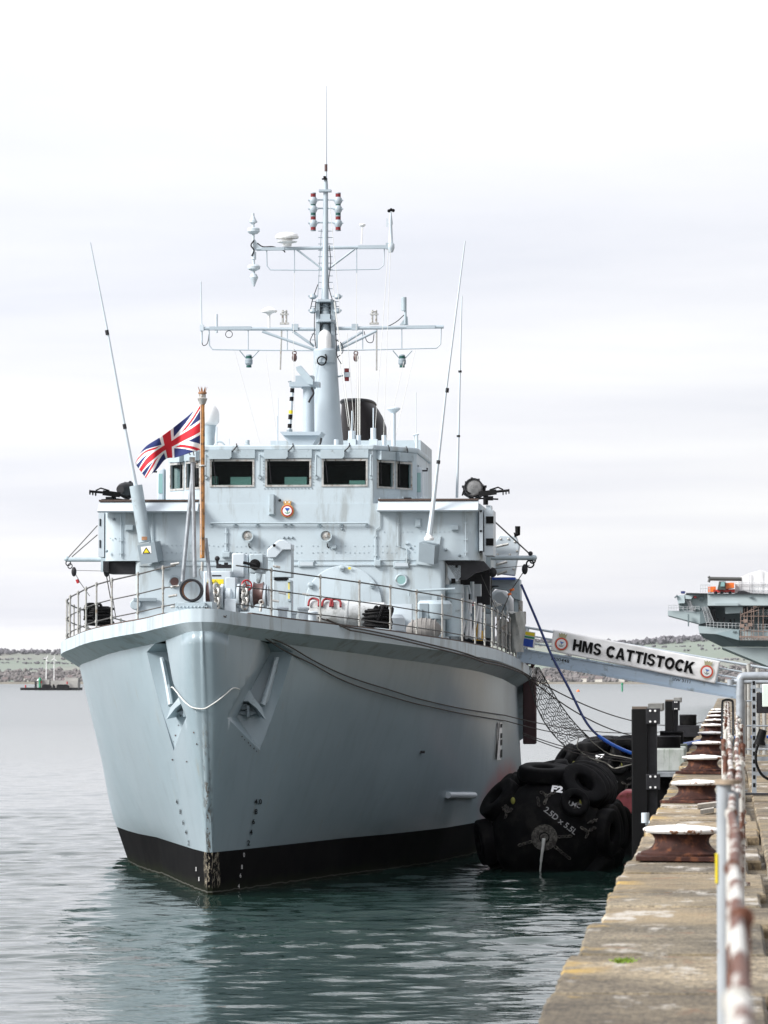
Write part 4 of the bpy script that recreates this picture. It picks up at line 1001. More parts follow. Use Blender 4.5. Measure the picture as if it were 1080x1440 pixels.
# crank handle by the rail
k=MB();k.tube([P5(366,860,.9),P5(367.5,849,.9)],.03,8);k.torus(P5(367.5,847,.9),(0,1,0),.04,.02,14,6);part(k,'deck_eye',M['steel'])
# fairlead ring at the stem head, on its plate
p=S(268.5,830,.1);k=MB();Rr=15.5/72
k.lathe([(Rr*.86,-.02),(Rr*1.02,-.02),(Rr*1.06,.0),(Rr*1.06,.22),(Rr*1.0,.32),(Rr*.84,.32),(Rr*.86,-.02)],p,(0,1,0),36,capb=False,capt=False);fl=part(k,'bow_fairlead',M['dark'],smooth=40)
k=MB();k.lathe([(Rr*.84,.30),(Rr*.84,.0)],p,(0,1,0),36,capb=False,capt=False);part(k,'worn_throat',M['rustl'],fl,smooth=40)
k=MB();a=S(248,858,.3);b=S(300,850,.3);k.box((a.x,0.12,5.52),(b.x,.9,a.z+.16));k.box((S(255,0,.3).x,-.1,5.55),(S(293,0,.3).x,.12,a.z+.14))
for j in range(9): k.sphere((lerp(a.x,b.x,.08+.1*j),-.11,a.z+.06),.02,6,5)
part(k,'stemhead_plate',M['grey2'],fl,bevel=.02)
# jackstaff with its tripod
js=.6
def J(x,y,o=0): return S(x,y,js-o)
k=MB();k.tube([J(284.5,785),J(284.7,565)],.048,12);jk=part(k,'jackstaff',M['wood'])
k=MB();k.lathe([(.055,0),(.075,.05),(.1,.12),(.07,.14),(.07,.2)],J(284.7,569),(0,0,1),16);k.cbox(J(280.5,653),(.14,.06,.05));k.cbox(J(280.5,657),(.14,.06,.03));k.torus(J(284.6,655),(0,0,1),.06,.018,16,6);part(k,'staff_truck',M['steel'],jk)
k=MB();p=J(284.7,553);k.lathe([(.05,0),(.085,.02),(.085,.05),(.06,.06)],p-V((0,0,.03)),(0,0,1),16)
for t in range(7):
    a=t*.9;k.prism([p+V((.06*math.cos(a-.3),.06*math.sin(a-.3),.02)),p+V((.06*math.cos(a+.3),.06*math.sin(a+.3),.02)),p+V((.095*math.cos(a),.095*math.sin(a),.13))],V((.004,.004,0)))
part(k,'staff_crown',M['rustl'],jk)
for a,b in(((270.5,645),(274,812)),((272,650),(256.5,818)),((289,757),(299,852))):
    k=MB();k.tube([J(*a,-.15),J(*b,.05)],.04,8);part(k,'staff_stay',M['galv'],jk)
k=MB();k.tube([J(270.5,650,-.15),J(270.5,643,-.15)],.06,10);k.tube([J(284.5,790),J(284,803)],.03,8);k.tube(spline([J(284,795),J(280,804),J(283,815)],4),.01,5);k.tube(spline([J(268,640,-.1),J(265.5,636,-.1),J(271,634,-.1),J(273,641,-.1)],4),.012,5);part(k,'staff_fittings',M['steel'],jk)
k=MB();k.tube([J(282.5,568,.05),J(282,640,.05),J(283,780,.06)],.006,4);part(k,'flag_halyard',M['ropew'],jk)
# guard-rail end fittings at the bow
k=MB()
for x,y in((246,793),(246,825),(243,838),(246,853)): k.tube([S(x-6,y+1,.4),S(x+6,y-1,.4)],.03,6)
for x,y in((389,797),(387,845),(397,834),(430,836)): k.tube([S(x-5,y-1,2.0),S(x+5,y+1,2.0)],.028,6)
part(k,'rail_bottle_screw',M['steel'])
# bitts on the foredeck
for x,y,s in((412,862,6.0),(424,868,7.5),(500,870,9)):
    k=MB();p=S(x,y,s);
    for dx in(-.22,.22): k.lathe([(.1,-.5),(.1,.05),(.13,.07),(.13,.11),(.1,.13)],p+V((dx,0,0)),(0,0,1),16)
    part(k,'mooring_bitts',M['greyl'])
k=MB();p=S(543,868,11.0);k.lathe([(.42,-.3),(.42,-.02),(.36,.06),(.05,.08)],p,(0,0,1),20);k.box((p.x-.7,p.y+.3,p.z-.4),(p.x+.55,p.y+.6,p.z+.3));part(k,'mushroom_vent',M['greyl'])
k=MB();k.prism([S(x,y,12.0) for x,y in((543,864),(556,857),(560,861),(566,862),(560,880),(545,880))],(0,.3,0));part(k,'deck_bracket',M['greyl'])
k=MB();p=S(611,872,13.0);k.lathe([(.22,-.4),(.22,.0),(.38,.03),(.4,.12),(.4,.36),(.34,.44),(.05,.46)],p,(0,0,1),28);part(k,'mushroom_vent',M['grey2'])
k=MB();p=S(596,866,12.6);k.box((p.x-.1,p.y,p.z-.3),(p.x+.1,p.y+.15,p.z+.28));k.cbox(p+V((-.08,0,0)),(.08,.1,.3));part(k,'pipe_post',M['greyd'])
# crane-like post with a box head by the port passage
cs_=17.2
def Cn(x,y,o=0): return S(x,y,cs_-o)
k=MB();k.tube([Cn(638,895),Cn(638,822)],.2,18);k.tube([Cn(638,822),Cn(638,813)],.1,12);k.lathe([(.23,0),(.23,.2)],Cn(638,834),(0,0,1),18);pd=part(k,'davit_post',M['grey2'])
k=MB();k.prism([Cn(x,y,.25) for x,y in((629,794),(649,794),(649,812),(643,818),(634,818),(629,812))],(0,.5,0));part(k,'davit_head',M['greyl'],pd,bevel=.02);k=MB();k.cbox(Cn(642,796.5,.26),(.06,.02,.06));k.cbox(Cn(637.5,817,.26),(.1,.03,.12));part(k,'davit_hole',M['black'],pd)
# --- port passage clutter
k=MB()
for x,y0,y1,s,r in((650,825,880,19,.05),(656,823,865,20,.05),(664,818,850,21,.05),(667,830,890,22,.06),(681,860,900,24,.09),(690,855,900,24,.07),(655,860,890,20,.12)): k.tube([S(x,y0,s),S(x,y1,s)],r,8)
k.tube([S(650,825,19),S(659,824,19),S(661,835,19)],.04,6);k.tube([S(628,840,18.2),S(629,880,18.2)],.03,6)
part(k,'passage_pipes',M['greyl'])
k=MB();rr=random.Random(3)
for j in range(26):
    x=rr.uniform(627,634);y=rr.uniform(838,895);k.tube([S(x,y,18.5),S(x+rr.uniform(-3,3),y+rr.uniform(4,14),18.5)],.025,5)
for j in range(24):
    x=rr.uniform(645,690);y=rr.uniform(845,890);k.cbox(S(x,y,rr.uniform(20,25)),(rr.uniform(.08,.3),.15,rr.uniform(.1,.4)))
part(k,'passage_machinery',M['greyd'])
k=MB()
for x,y,w,h in((649,875,.35,.3),(671,830,.2,.3),(661,858,.2,.5),(686,880,.25,.6)): k.cbox(S(x,y,22),(w,.3,h))
part(k,'deck_lockers',M['greyl'])
k=MB();k.tube([S(672,901,21.5),S(672,886,21.5)],.13,14);k.tube([S(672,886,21.5),S(672,877,21.5)],.05,10);part(k,'yellow_bottle',mat('yellow_cylinder',(.75,.42,.02),.45),None)
k=MB()
for x,y in((664.5,852),(655,878),(645,880)): k.tube([S(x,y,21),S(x,y-5,21)],.06,10)
part(k,'red_fittings',M['red'])
# leaning white spars
k=MB()
for a,b in(((648,897),(660,845)),((656,897),(662,845)),((664,898),(674,850)),((674,898),(676,850)),((661,896),(661,845))): k.tube([S(*a,19.5),S(*b,20.5)],.045,8)
part(k,'white_spars',M['white'])
# tilted ramp board, bridge-wing ladder and gantry aft
gs=27.0
def Gt(x,y,o=0): return S(x,y,gs-o)
k=MB();k.prism([Gt(x,y) for x,y in((691,806),(696,762),(702,752),(726,754),(731,768),(724,810))],(0,.35,0));rb=part(k,'boarding_ramp',M['greyl'],bevel=.03)
k=MB()
for a,b in(((692,770),(715,765)),((691,796),(713,790)),((699,808),(713,803))): k.tube([Gt(*a,.1),Gt(*b,.15)],.04,6)
for x,y in((704,758),(715,758),(724,762),(727,775),(722,800),(717,780),(700,780)): k.sphere(Gt(x,y,.0),.035,8,6)
part(k,'ramp_strut',M['steel'],rb);k=MB();k.tube([Gt(723,752),Gt(728,751),Gt(728,740)],.07,8);part(k,'ramp_hook',M['black'],rb)
k=MB();k.prism([Gt(x,y,-.4) for x,y in((668,857),(668,818),(676,812),(731,814),(732,845),(722,842),(712,830),(694,827),(680,843),(674,857))],(0,1.0,0));k.prism([Gt(x,y,-.5) for x,y in((722,842),(732,843),(731,870),(723,870))],(0,.6,0));gy=part(k,'boat_gantry',M['grey2'],bevel=.02)
k=MB();k.box(tuple(Gt(672,815,.05)),tuple(Gt(726,812.6,-.6)));part(k,'blue_edge',M['blue'],gy)
k=MB();k.prism([Gt(x,y,-.35) for x,y in((688,826),(694,825.5),(677,846),(672,846))],(0,.2,0));k.prism([Gt(x,y,-.38) for x,y in((674,824),(700,823.5),(702,825),(674,825.5))],(0,.1,0));part(k,'gantry_seal',M['black'],gy)
k=MB();k.prism([Gt(x,y,-1.6) for x,y in((684,848),(690,835),(697,828),(708,827),(716,836),(722,845),(722,862),(684,862))],(0,3.0,0));part(k,'boat_cover',M['tent'],bevel=.1)
k=MB();k.prism([Gt(x,y,-1.0) for x,y in((680,848),(712,850),(714,868),(682,866))],(0,.6,0));part(k,'work_boat_bow',M['greyl'],bevel=.05)
rr=random.Random(5);k=MB()
for j in range(14):
    x=rr.uniform(688,716);y=rr.uniform(846,862);k.tube(spline([Gt(x,y,.6),Gt(x+rr.uniform(-6,6),y+rr.uniform(-6,6),.6),Gt(x+rr.uniform(-9,9),y+rr.uniform(-2,9),.6)],4),.015,5)
part(k,'boat_lashing',M['ropew'])
# side booms with their stays
bs=20.0
def Bm(x,y,o=0): return S(x,y,bs-o)
k=MB();k.tube([Bm(94,787),Bm(150,787)],.055,10);k.sphere(Bm(94,786),.07,10,8);k.cbox(Bm(147,790),(.14,.3,.5));bm_=part(k,'side_boom',M['grey2'])
k=MB()
for a,b in(((96,784),(137,739)),((101,783),(137,752))): k.tube([Bm(*a),Bm(*b)],.014,6)
k.tube([Bm(106,802),Bm(146,803)],.006,4);k.tube([Bm(105,805),Bm(112,818),Bm(126,838)],.008,4);k.tube([Bm(149,806),Bm(156,845)],.014,5);k.tube([Bm(152,800),Bm(163,870)],.012,5);part(k,'boom_stay',M['wire'],bm_)
k=MB();k.torus(Bm(96,792),(0,1,0),.06,.014,12,6);k.torus(Bm(98.5,796),(.3,1,0),.06,.014,12,6);k.sphere(Bm(104,804),(.065,.05,.12),12,8);k.sphere(Bm(150,803),(.08,.06,.15),12,8);part(k,'boom_block',M['dark'],bm_)
k=MB();k.tube([Bm(108,815),Bm(110,820)],.035,6);part(k,'boom_toggle',M['red'],bm_)
k=MB();k.tube([Bm(690,784.5),Bm(752,784.5)],.06,10);k.sphere(Bm(751,784.5),.075,10,8);k.prism([Bm(x,y,.2) for x,y in((676,783),(690,783),(690,800),(676,800))],(0,.5,0));bm2=part(k,'side_boom',M['grey2'])
k=MB();k.tube([Bm(693,731),Bm(746,780)],.02,6);k.tube([Bm(745,795),Bm(690,800)],.007,4);k.tube([Bm(737,803),Bm(719,830),Bm(704,865),Bm(697,880)],.012,5);k.tube([Bm(691,806),Bm(691,868)],.014,5);k.tube([Bm(676,808),Bm(700,862)],.010,5);k.tube([Bm(704,862),Bm(690,855)],.01,5);part(k,'boom_stay',M['wire'],bm2)
k=MB();k.sphere(Bm(738,800.5),(.075,.05,.13),12,8);k.sphere(Bm(693,805),(.10,.08,.12),12,8);k.torus(Bm(745.5,793),(0,1,.2),.09,.02,14,6);k.torus(Bm(749,788),(.3,1,0),.07,.02,14,6);k.sphere(Bm(746,778.5),.06,8,6);part(k,'boom_block',M['dark'],bm2)
k=MB();k.tube([Bm(719.5,828),Bm(720.5,831)],.06,8);k.tube([Bm(716,834),Bm(717,837)],.05,8);part(k,'boom_toggle',M['orange'],bm2)
# clustered stanchions by the gangway head
k=MB()
for x,y0,y1 in((686,852,905),(694,858,908),(701,865,910),(705,870,911),(708,868,912),(712,872,914),(716,874,914)): k.tube([S(x,y0,26),S(x,y1,26)],.04,8)
k.tube([S(732,845,26),S(732,880,26)],.06,8);k.tube([S(735,860,26),S(735,878,26)],.09,10)
part(k,'gangway_stanchion',M['stan'])
k=MB();k.tube(spline([S(738,912,30),S(745,924,31),S(750,932,32),S(748,938,32)],4),.05,6);k.tube([S(740,933,31),S(761,932.5,31)],.035,6);k.cbox(S(741,930,30),(.5,.2,.1));part(k,'rusty_chain',M['rust'])
# =================================================================== THINGS ON THE SHIP (top level)
def L2W(p): return SM@V(p)
def world_thing(mb,nm,mt,origin,label,cat,group=None,smooth=35,parent=None):
    mb.v=[tuple(SM@V(p)) for p in mb.v];o=mb.build(nm,mt,parent,smooth=smooth,origin=SM@V(origin));return tag(o,label,cat,group)
# white canister with red straps
p0=S(432,860,9.0);p1=S(545,864,9.0);r=.28;k=MB();ax=(p1-p0);L=ax.length
k.lathe([(.04,0),(r*.8,.01),(r,.08),(r,L*.5-.03),(r*1.06,L*.5-.02),(r*1.06,L*.5+.02),(r,L*.5+.03),(r,L-.08),(r*.8,L-.01),(.04,L)],p0-V((0,0,.02)),ax,28)
can=world_thing(k,'life_raft_canister',mat('weathered_white',(.55,.57,.57),.5,.08,4,dirt=(.35,.36,.35),dirt_amt=.4,dirt_scale=4),p0,'long white canister with red straps lying on the foredeck','life raft')
k=MB()
for t in(.03,.2,.3): k.tube(spline([p0.lerp(p1,t)+V((0,-.3,.12)),p0.lerp(p1,t+.01)+V((0,-.22,.24)),p0.lerp(p1,t+.05)+V((0,-.14,.29)),p0.lerp(p1,t+.12)+V((0,-.2,.25)),p0.lerp(p1,t+.13)+V((0,-.3,.12))],4),.026,6)
mbv=MB();mbv.add([(SM@V(p))-can.location for p in k.v],k.f);mbv.build('strap',M['dullred'],can)
# rope coils
for x,y,s,lab in((139,872,8.6,'black rope coil on deck below the box with the yellow warning triangle'),(531,876,6.5,'black rope coil beside the end of the white canister on the foredeck')):
    k=MB();p=S(x,y,s);rr=random.Random(int(x))
    for j in range(9):
        R=.27+.03*math.sin(j*2.1);k.torus(p+V((rr.uniform(-.02,.02),rr.uniform(-.02,.02),-.08+j*.042)),(rr.uniform(-.1,.1),rr.uniform(-.1,.1),1),R,.03,28,6)
    k.lathe([(.22,-.1),(.22,.3)],p,(0,0,1),20)
    for j in range(5):
        a=rr.uniform(0,6);k.tube(spline([p+V((.3*math.cos(a),.3*math.sin(a),.05)),p+V((.34*math.cos(a+.3),.34*math.sin(a+.3),.3)),p+V((.2*math.cos(a+.6),.2*math.sin(a+.6),.33)),p+V((.32*math.cos(a+1),.32*math.sin(a+1),.0))],4),.03,6)
    world_thing(k,'rope_coil',M['black'],p+V((0,0,-.1)),lab,'rope coil','coiled black ropes')
k=MB();p=S(596,873,10);p=p-V((0,0,.2));k.sphere(p,(.40,.28,.26),16,10);
for j in range(6): k.torus(p+V((-.25+.1*j,0,0)),(1,0,0),.27-.02*abs(j-2.5),.02,20,6)
world_thing(k,'covered_bundle',mat('brown_grey_cover',(.2,.19,.18),.85,.2,6),p+V((0,0,-.28)),'low brown-grey covered bundle on the deck below the mushroom vent','bundle')
# canvas-covered roll at the gangway head
k=MB();nu,nv=26,20;vs=[];fs=[]
cx0=S(724,0,25).x
for j in range(nv+1):
    t=j/nv;y=lerp(861,917,t);xc=lerp(726,725,t)+1.5*math.sin(t*5);hw=lerp(10,12.5,t**.6)
    for i in range(nu):
        a=2*math.pi*i/nu;w=1+.08*math.sin(3*a+6*t)+.05*math.sin(7*a-9*t+2)
        c=S(xc+hw*math.cos(a)*w,y+ (2*math.sin(a*2) if j==0 else 0),24.0+.5*math.sin(a)*w);vs.append(tuple(c))
for j in range(nv):
    for i in range(nu): l=(i+1)%nu;fs.append((j*nu+i,j*nu+l,(j+1)*nu+l,(j+1)*nu+i))
fs.append(tuple(range(nu)));fs.append(tuple(nv*nu+i for i in range(nu)))
k.add(vs,fs);world_thing(k,'canvas_cover',M['canvas'],S(725,917,24),'grey canvas cover hanging over gear at the top of the gangway','canvas cover',smooth=60)
# the jack
def jack_col(u,v):
    if abs(u-30)<3 or abs(v-15)<3: return 0
    if abs(u-30)<5 or abs(v-15)<5: return 2
    q=math.sqrt(1.25);d1=(v-u/2)/q;d2=(v-(30-u/2))/q
    a=d1 if abs(d1)<abs(d2) else d2
    if abs(d1)<abs(d2): red=(-2<d1<0) if u<30 else (0<d1<2)
    else: red=(0<d2<2) if u>30 else (-2<d2<0)
    if red: return 0
    return 2 if abs(a)<3 else 1
top=spline([V((282.5,568,0)),V((266,584,0)),V((246,599,0)),V((222,617,0)),V((202,632,0)),V((190,650,0))],12)
bot=spline([V((282.5,632,0)),V((266,637,0)),V((247,644,0)),V((232,646,0)),V((219,661,0)),V((205,674,0))],12)
nu,nv=150,76;k=MB();vs=[];fs=[];mi=[]
def along(c,t): x=t*(len(c)-1);i=min(int(x),len(c)-2);return c[i].lerp(c[i+1],x-i)
for j in range(nv+1):
    v=j/nv
    for i in range(nu+1):
        u=i/nu;q=along(bot,u).lerp(along(top,u),v)
        wv=.16*math.sin(u*9+v*2.5)*u**.5+.07*math.sin(u*17-v*3)*u
        vs.append(tuple(SM@S(q.x,q.y+1.6*math.sin(u*11+v*3)*u,js-wv)))
for j in range(nv):
    for i in range(nu):
        a=j*(nu+1)+i;fs.append((a,a+1,a+nu+2,a+nu+1));mi.append(jack_col((i+.5)/nu*60,(j+.5)/nv*30))
k.v=vs;k.f=fs;k.m=mi
fl=k.build('union_flag',[M['flagred'],M['flagblue'],M['flagwhite']],None,smooth=180,origin=SM@S(282.5,632,js),recalc=False);sd=fl.modifiers.new('cloth','SOLIDIFY');sd.thickness=.004
tag(fl,'red, white and blue flag flying from the wooden bow staff','flag')
# =================================================================== WATER
QZ=2.53; QX=-.965
def make_water():
    ys=[4.0,12,20,28,35,40,43,45];
    while ys[-1]<6500:
        y=ys[-1]; ys.append(y+max(.10,min(.0020*y*max(1,(y/120)**1.6),.05*y)))
    xs=[0.0]
    while xs[-1]<34: xs.append(xs[-1]+.14)
    while xs[-1]<4500: xs.append(xs[-1]*1.14)
    xs=np.array(xs); X=np.concatenate([-(xs[::-1])-4,xs[1:34]-4,np.array([1.5,4.,40,400,4500])]);Y=np.array(ys)
    gx,gy=np.meshgrid(X,Y);gz=np.zeros_like(gx)
    r=np.random.default_rng(11)
    dy=np.gradient(Y)[:,None];dx=np.abs(np.gradient(X))[None,:]
    for i in range(72):
        lam=.5*(7.0**(r.random()**1.4));th=r.normal(math.pi/2+.2,.62);k=2*math.pi/lam
        kx,ky=k*math.cos(th),k*math.sin(th);amp=.0039*lam**.62*(.5+r.random())
        fade=np.clip(1.6-2.6*np.maximum(dx*abs(math.cos(th)),dy*abs(math.sin(th)))/lam*1.5,0,1)
        ph=r.random()*6.28
        s=np.sin(kx*gx+ky*gy+ph+.6*np.sin(.11*gx+.07*gy+ph*3));gz+=amp*fade*(s+.25*np.cos(2*(kx*gx+ky*gy+ph)))
    gust=.65+.35*np.sin(.05*gx+.09*gy)*np.sin(.13*gy-.04*gx+1)
    gz*=gust
    nx,ny=len(X),len(Y)
    co=np.stack([gx,gy,gz],-1).reshape(-1,3).astype(np.float32)
    a=(np.arange(ny-1)[:,None]*nx+np.arange(nx-1)[None,:]).ravel()
    q=np.stack([a,a+1,a+nx+1,a+nx],1).astype(np.int32)
    me=bpy.data.meshes.new('water');me.vertices.add(len(co));me.vertices.foreach_set('co',co.ravel())
    me.loops.add(q.size);me.loops.foreach_set('vertex_index',q.ravel());me.polygons.add(len(q))
    me.polygons.foreach_set('loop_start',np.arange(0,q.size,4,dtype=np.int32));me.polygons.foreach_set('loop_total',np.full(len(q),4,dtype=np.int32))
    me.polygons.foreach_set('use_smooth',np.ones(len(q),dtype=bool));me.update();me.validate()
    m,nt,b,tc=base_mat('harbour_water');b.inputs['Base Color'].default_value=(.011,.030,.024,1);b.inputs['Roughness'].default_value=.018;b.inputs['IOR'].default_value=1.333
    b.inputs['Specular IOR Level'].default_value=.5
    v=tc.outputs['Object'];n1=noise(nt,mapping(nt,v,(1.0,1.7,1)),2.2,3,.5);n2=noise(nt,mapping(nt,v,(.5,.8,1)),.45,5,.6)
    h=math_(nt,'ADD',n1.outputs[0],math_(nt,'MULTIPLY',n2.outputs[0],1.6))
    bp=nt.nodes.new('ShaderNodeBump');bp.inputs['Strength'].default_value=.17;bp.inputs['Distance'].default_value=.10
    nt.links.new(h,bp.inputs['Height']);nt.links.new(bp.outputs[0],b.inputs['Normal'])
    # wavelets too fine for the mesh far out are carried by the surface roughness
    ra=me.attributes.new('wavelets','FLOAT','POINT');dist=np.hypot(gx,gy);ra.data.foreach_set('value',np.interp(dist,[70,110,160,230,400,3000],[.016,.02,.04,.085,.15,.24]).ravel().astype(np.float32))
    an=nt.nodes.new('ShaderNodeAttribute');an.attribute_name='wavelets';nt.links.new(an.outputs['Fac'],b.inputs['Roughness'])
    me.materials.append(m);o=bpy.data.objects.new('water',me);COL.objects.link(o);tag(o,kind='structure');return o
make_water()
# =================================================================== QUAY
def stone_mat():
    m,nt,b,tc=base_mat('quay_stone');v=tc.outputs['Object']
    sx=nt.nodes.new('ShaderNodeSeparateXYZ');nt.links.new(v,sx.inputs[0])
    n=noise(nt,v,.9,7,.62);c=ramp(nt,[(.32,(.075,.060,.041)),(.5,(.165,.135,.092)),(.68,(.275,.225,.155))]);nt.links.new(n.outputs[0],c.inputs[0]);out=c.outputs[0]
    # per stone tint
    at=nt.nodes.new('ShaderNodeAttribute');at.attribute_name='tint';out=mixc(nt,1.0,out,at.outputs[0],'MULTIPLY')
    f=noise(nt,mapping(nt,v,(1.3,.45,1)),24,6,.75);r=ramp(nt,[(.36,(.42,.42,.42)),(.62,(1.5,1.5,1.45))]);nt.links.new(f.outputs[0],r.inputs[0]);out=mixc(nt,1.0,out,r.outputs[0],'MULTIPLY')
    yl=noise(nt,v,.33,6,.62);ry=ramp(nt,[(.52,(0,0,0)),(.66,(1,1,1))]);nt.links.new(yl.outputs[0],ry.inputs[0]);out=mixc(nt,math_(nt,'MULTIPLY',ry.outputs[0],.55),out,(.34,.255,.14))
    dp=noise(nt,mapping(nt,v,(1,.6,1)),.55,7,.65);rp=ramp(nt,[(.50,(1,1,1)),(.64,(.55,.54,.5))]);nt.links.new(dp.outputs[0],rp.inputs[0]);out=mixc(nt,1.0,out,rp.outputs[0],'MULTIPLY')
    # worn white patches, rust runs, lichen near the edge
    w=noise(nt,mapping(nt,v,(1.6,.55,1)),1.3,8,.66);rw=ramp(nt,[(.565,(0,0,0)),(.65,(1,1,1))]);nt.links.new(w.outputs[0],rw.inputs[0]);out=mixc(nt,math_(nt,'MULTIPLY',rw.outputs[0],.8),out,(.5,.47,.42))
    ru=noise(nt,mapping(nt,v,(1.2,.9,1)),1.9,6,.6);rr=ramp(nt,[(.63,(0,0,0)),(.70,(1,1,1))]);nt.links.new(ru.outputs[0],rr.inputs[0]);out=mixc(nt,math_(nt,'MULTIPLY',rr.outputs[0],.75),out,(.2,.1,.05))
    ed=math_(nt,'SUBTRACT',1,math_(nt,'MULTIPLY',math_(nt,'ABSOLUTE',math_(nt,'ADD',sx.outputs[0],.92)),4),True)
    li=noise(nt,v,1.0,8,.7);rl=ramp(nt,[(.54,(0,0,0)),(.62,(1,1,1))]);nt.links.new(li.outputs[0],rl.inputs[0]);out=mixc(nt,math_(nt,'MULTIPLY',math_(nt,'MULTIPLY',ed,rl.outputs[0]),.9),out,(.42,.27,.06))
    # wheel-polished dark speckles
    dk=noise(nt,v,9,5,.7);rd=ramp(nt,[(.60,(0,0,0)),(.66,(1,1,1))]);nt.links.new(dk.outputs[0],rd.inputs[0]);out=mixc(nt,math_(nt,'MULTIPLY',rd.outputs[0],.6),out,(.05,.045,.04))
    # dark wet weed below on the wall
    wet=math_(nt,'MULTIPLY',math_(nt,'SUBTRACT',2.25,sx.outputs[2]),1.6,True);out=mixc(nt,wet,out,(.012,.013,.012))
    nt.links.new(out,b.inputs['Base Color']);b.inputs['Roughness'].default_value=.85
    # ribbed tooling
    wv=nt.nodes.new('ShaderNodeTexWave');wv.inputs['Scale'].default_value=9;wv.bands_direction='X';wv.inputs['Distortion'].default_value=4.0;nt.links.new(v,wv.inputs['Vector'])
    h=math_(nt,'ADD',math_(nt,'MULTIPLY',wv.outputs['Fac'],.09),math_(nt,'ADD',f.outputs[0],math_(nt,'MULTIPLY',n.outputs[0],2)))
    bp=nt.nodes.new('ShaderNodeBump');bp.inputs['Strength'].default_value=.6;bp.inputs['Distance'].default_value=.012;nt.links.new(h,bp.inputs['Height']);nt.links.new(bp.outputs[0],b.inputs['Normal'])
    return m
M['stone']=stone_mat()
def make_quay():
    k=MB();tints=[];rr=random.Random(21)
    k.box((QX+.05,-2,-3),(60,420,QZ-.10));tints+=[(.8,.8,.8)]*6
    def slab(x0,x1,y0,y1,z,jag=0):
        j=.012;a=rr.uniform(.74,1.22);w=rr.uniform(-.02,.07);t=(a*(1+w),a,a*(1-w))
        b=.02
        e=[rr.uniform(-jag,jag) for _ in range(4)]
        lo=[(x0+j+e[0],y0+j),(x1-j,y0+j),(x1-j,y1-j),(x0+j+e[1],y1-j)]
        if jag:   # chipped seaward edge
            n=max(3,int((y1-y0)/.22));edge=[]
            for i in range(n+1): edge.append((x0+j+lerp(e[0],e[1],i/n)+(abs(rr.gauss(0,.014)) if 0<i<n else rr.uniform(0,.05)),lerp(y1-j,y0+j,i/n)))
            lo=[(x1-j,y0+j),(x1-j,y1-j)]+edge
        cx=sum(p[0] for p in lo)/len(lo);cy=sum(p[1] for p in lo)/len(lo)
        hi=[(p[0]+(b if p[0]<cx else -b),p[1]+(b if p[1]<cy else -b)) for p in lo]
        n=len(lo);tz=rr.uniform(-.006,.006)
        base=len(k.v)
        vs=[(x,y,z-.55) for x,y in lo]+[(x,y,z-b) for x,y in lo]+[(x,y,z+tz*(y-cy)) for x,y in hi]
        fs=[tuple(range(2*n,3*n))]
        for i in range(n):
            q=(i+1)%n;fs+= [(i,q,n+q,n+i),(n+i,n+q,2*n+q,2*n+i)]
        k.add(vs,fs);tints.extend([t]*len(fs))
    y=4.0
    while y<250:
        L=rr.uniform(1.5,3.4);slab(QX+rr.uniform(-.035,.03),rr.uniform(.2,.38),y,y+L,QZ+rr.uniform(-.012,.008),.035);y+=L
    x0=.36
    for row in range(5):
        x1=x0+[1.1,1.4,1.6,2.0,3.0][row];y=4-rr.random()
        while y<250:
            L=rr.uniform(1.0,2.6);slab(x0,x1,y,y+L,QZ-.006+rr.uniform(-.008,.006));y+=L
        x0=x1
    k.box((x0,-2,QZ-.3),(60,420,QZ-.004));tints+=[(.9,.9,.9)]*6
    o=k.build('quay',M['stone'],None,smooth=0)
    ca_=o.data.color_attributes.new('tint','FLOAT_COLOR','CORNER');arr=np.empty((len(o.data.loops),4),np.float32)
    for p in o.data.polygons:
        for li in p.loop_indices: arr[li]=(*tints[p.index],1)
    ca_.data.foreach_set('color',arr.ravel());tag(o,kind='structure')
make_quay()
# grass tuft and patches
k=MB();rr=random.Random(9);c=G(876,1352,QZ)
for j in range(170):
    p=c+V((rr.gauss(0,.030),rr.gauss(0,.09),0));h=rr.uniform(.008,.022);a=rr.uniform(0,6.28)
    k.add([p+V((.008*math.cos(a),.008*math.sin(a),0)),p-V((.008*math.cos(a),.008*math.sin(a),0)),p+V((rr.uniform(-.02,.02),rr.uniform(-.02,.02),h))],[(0,1,2)])
o=k.build('grass_tuft',mat('moss_green',(.14,.22,.015),.8,.3,20),None,smooth=0,origin=c,recalc=False);tag(o,'small bright green weed growing in a joint of the quay stones','weed')
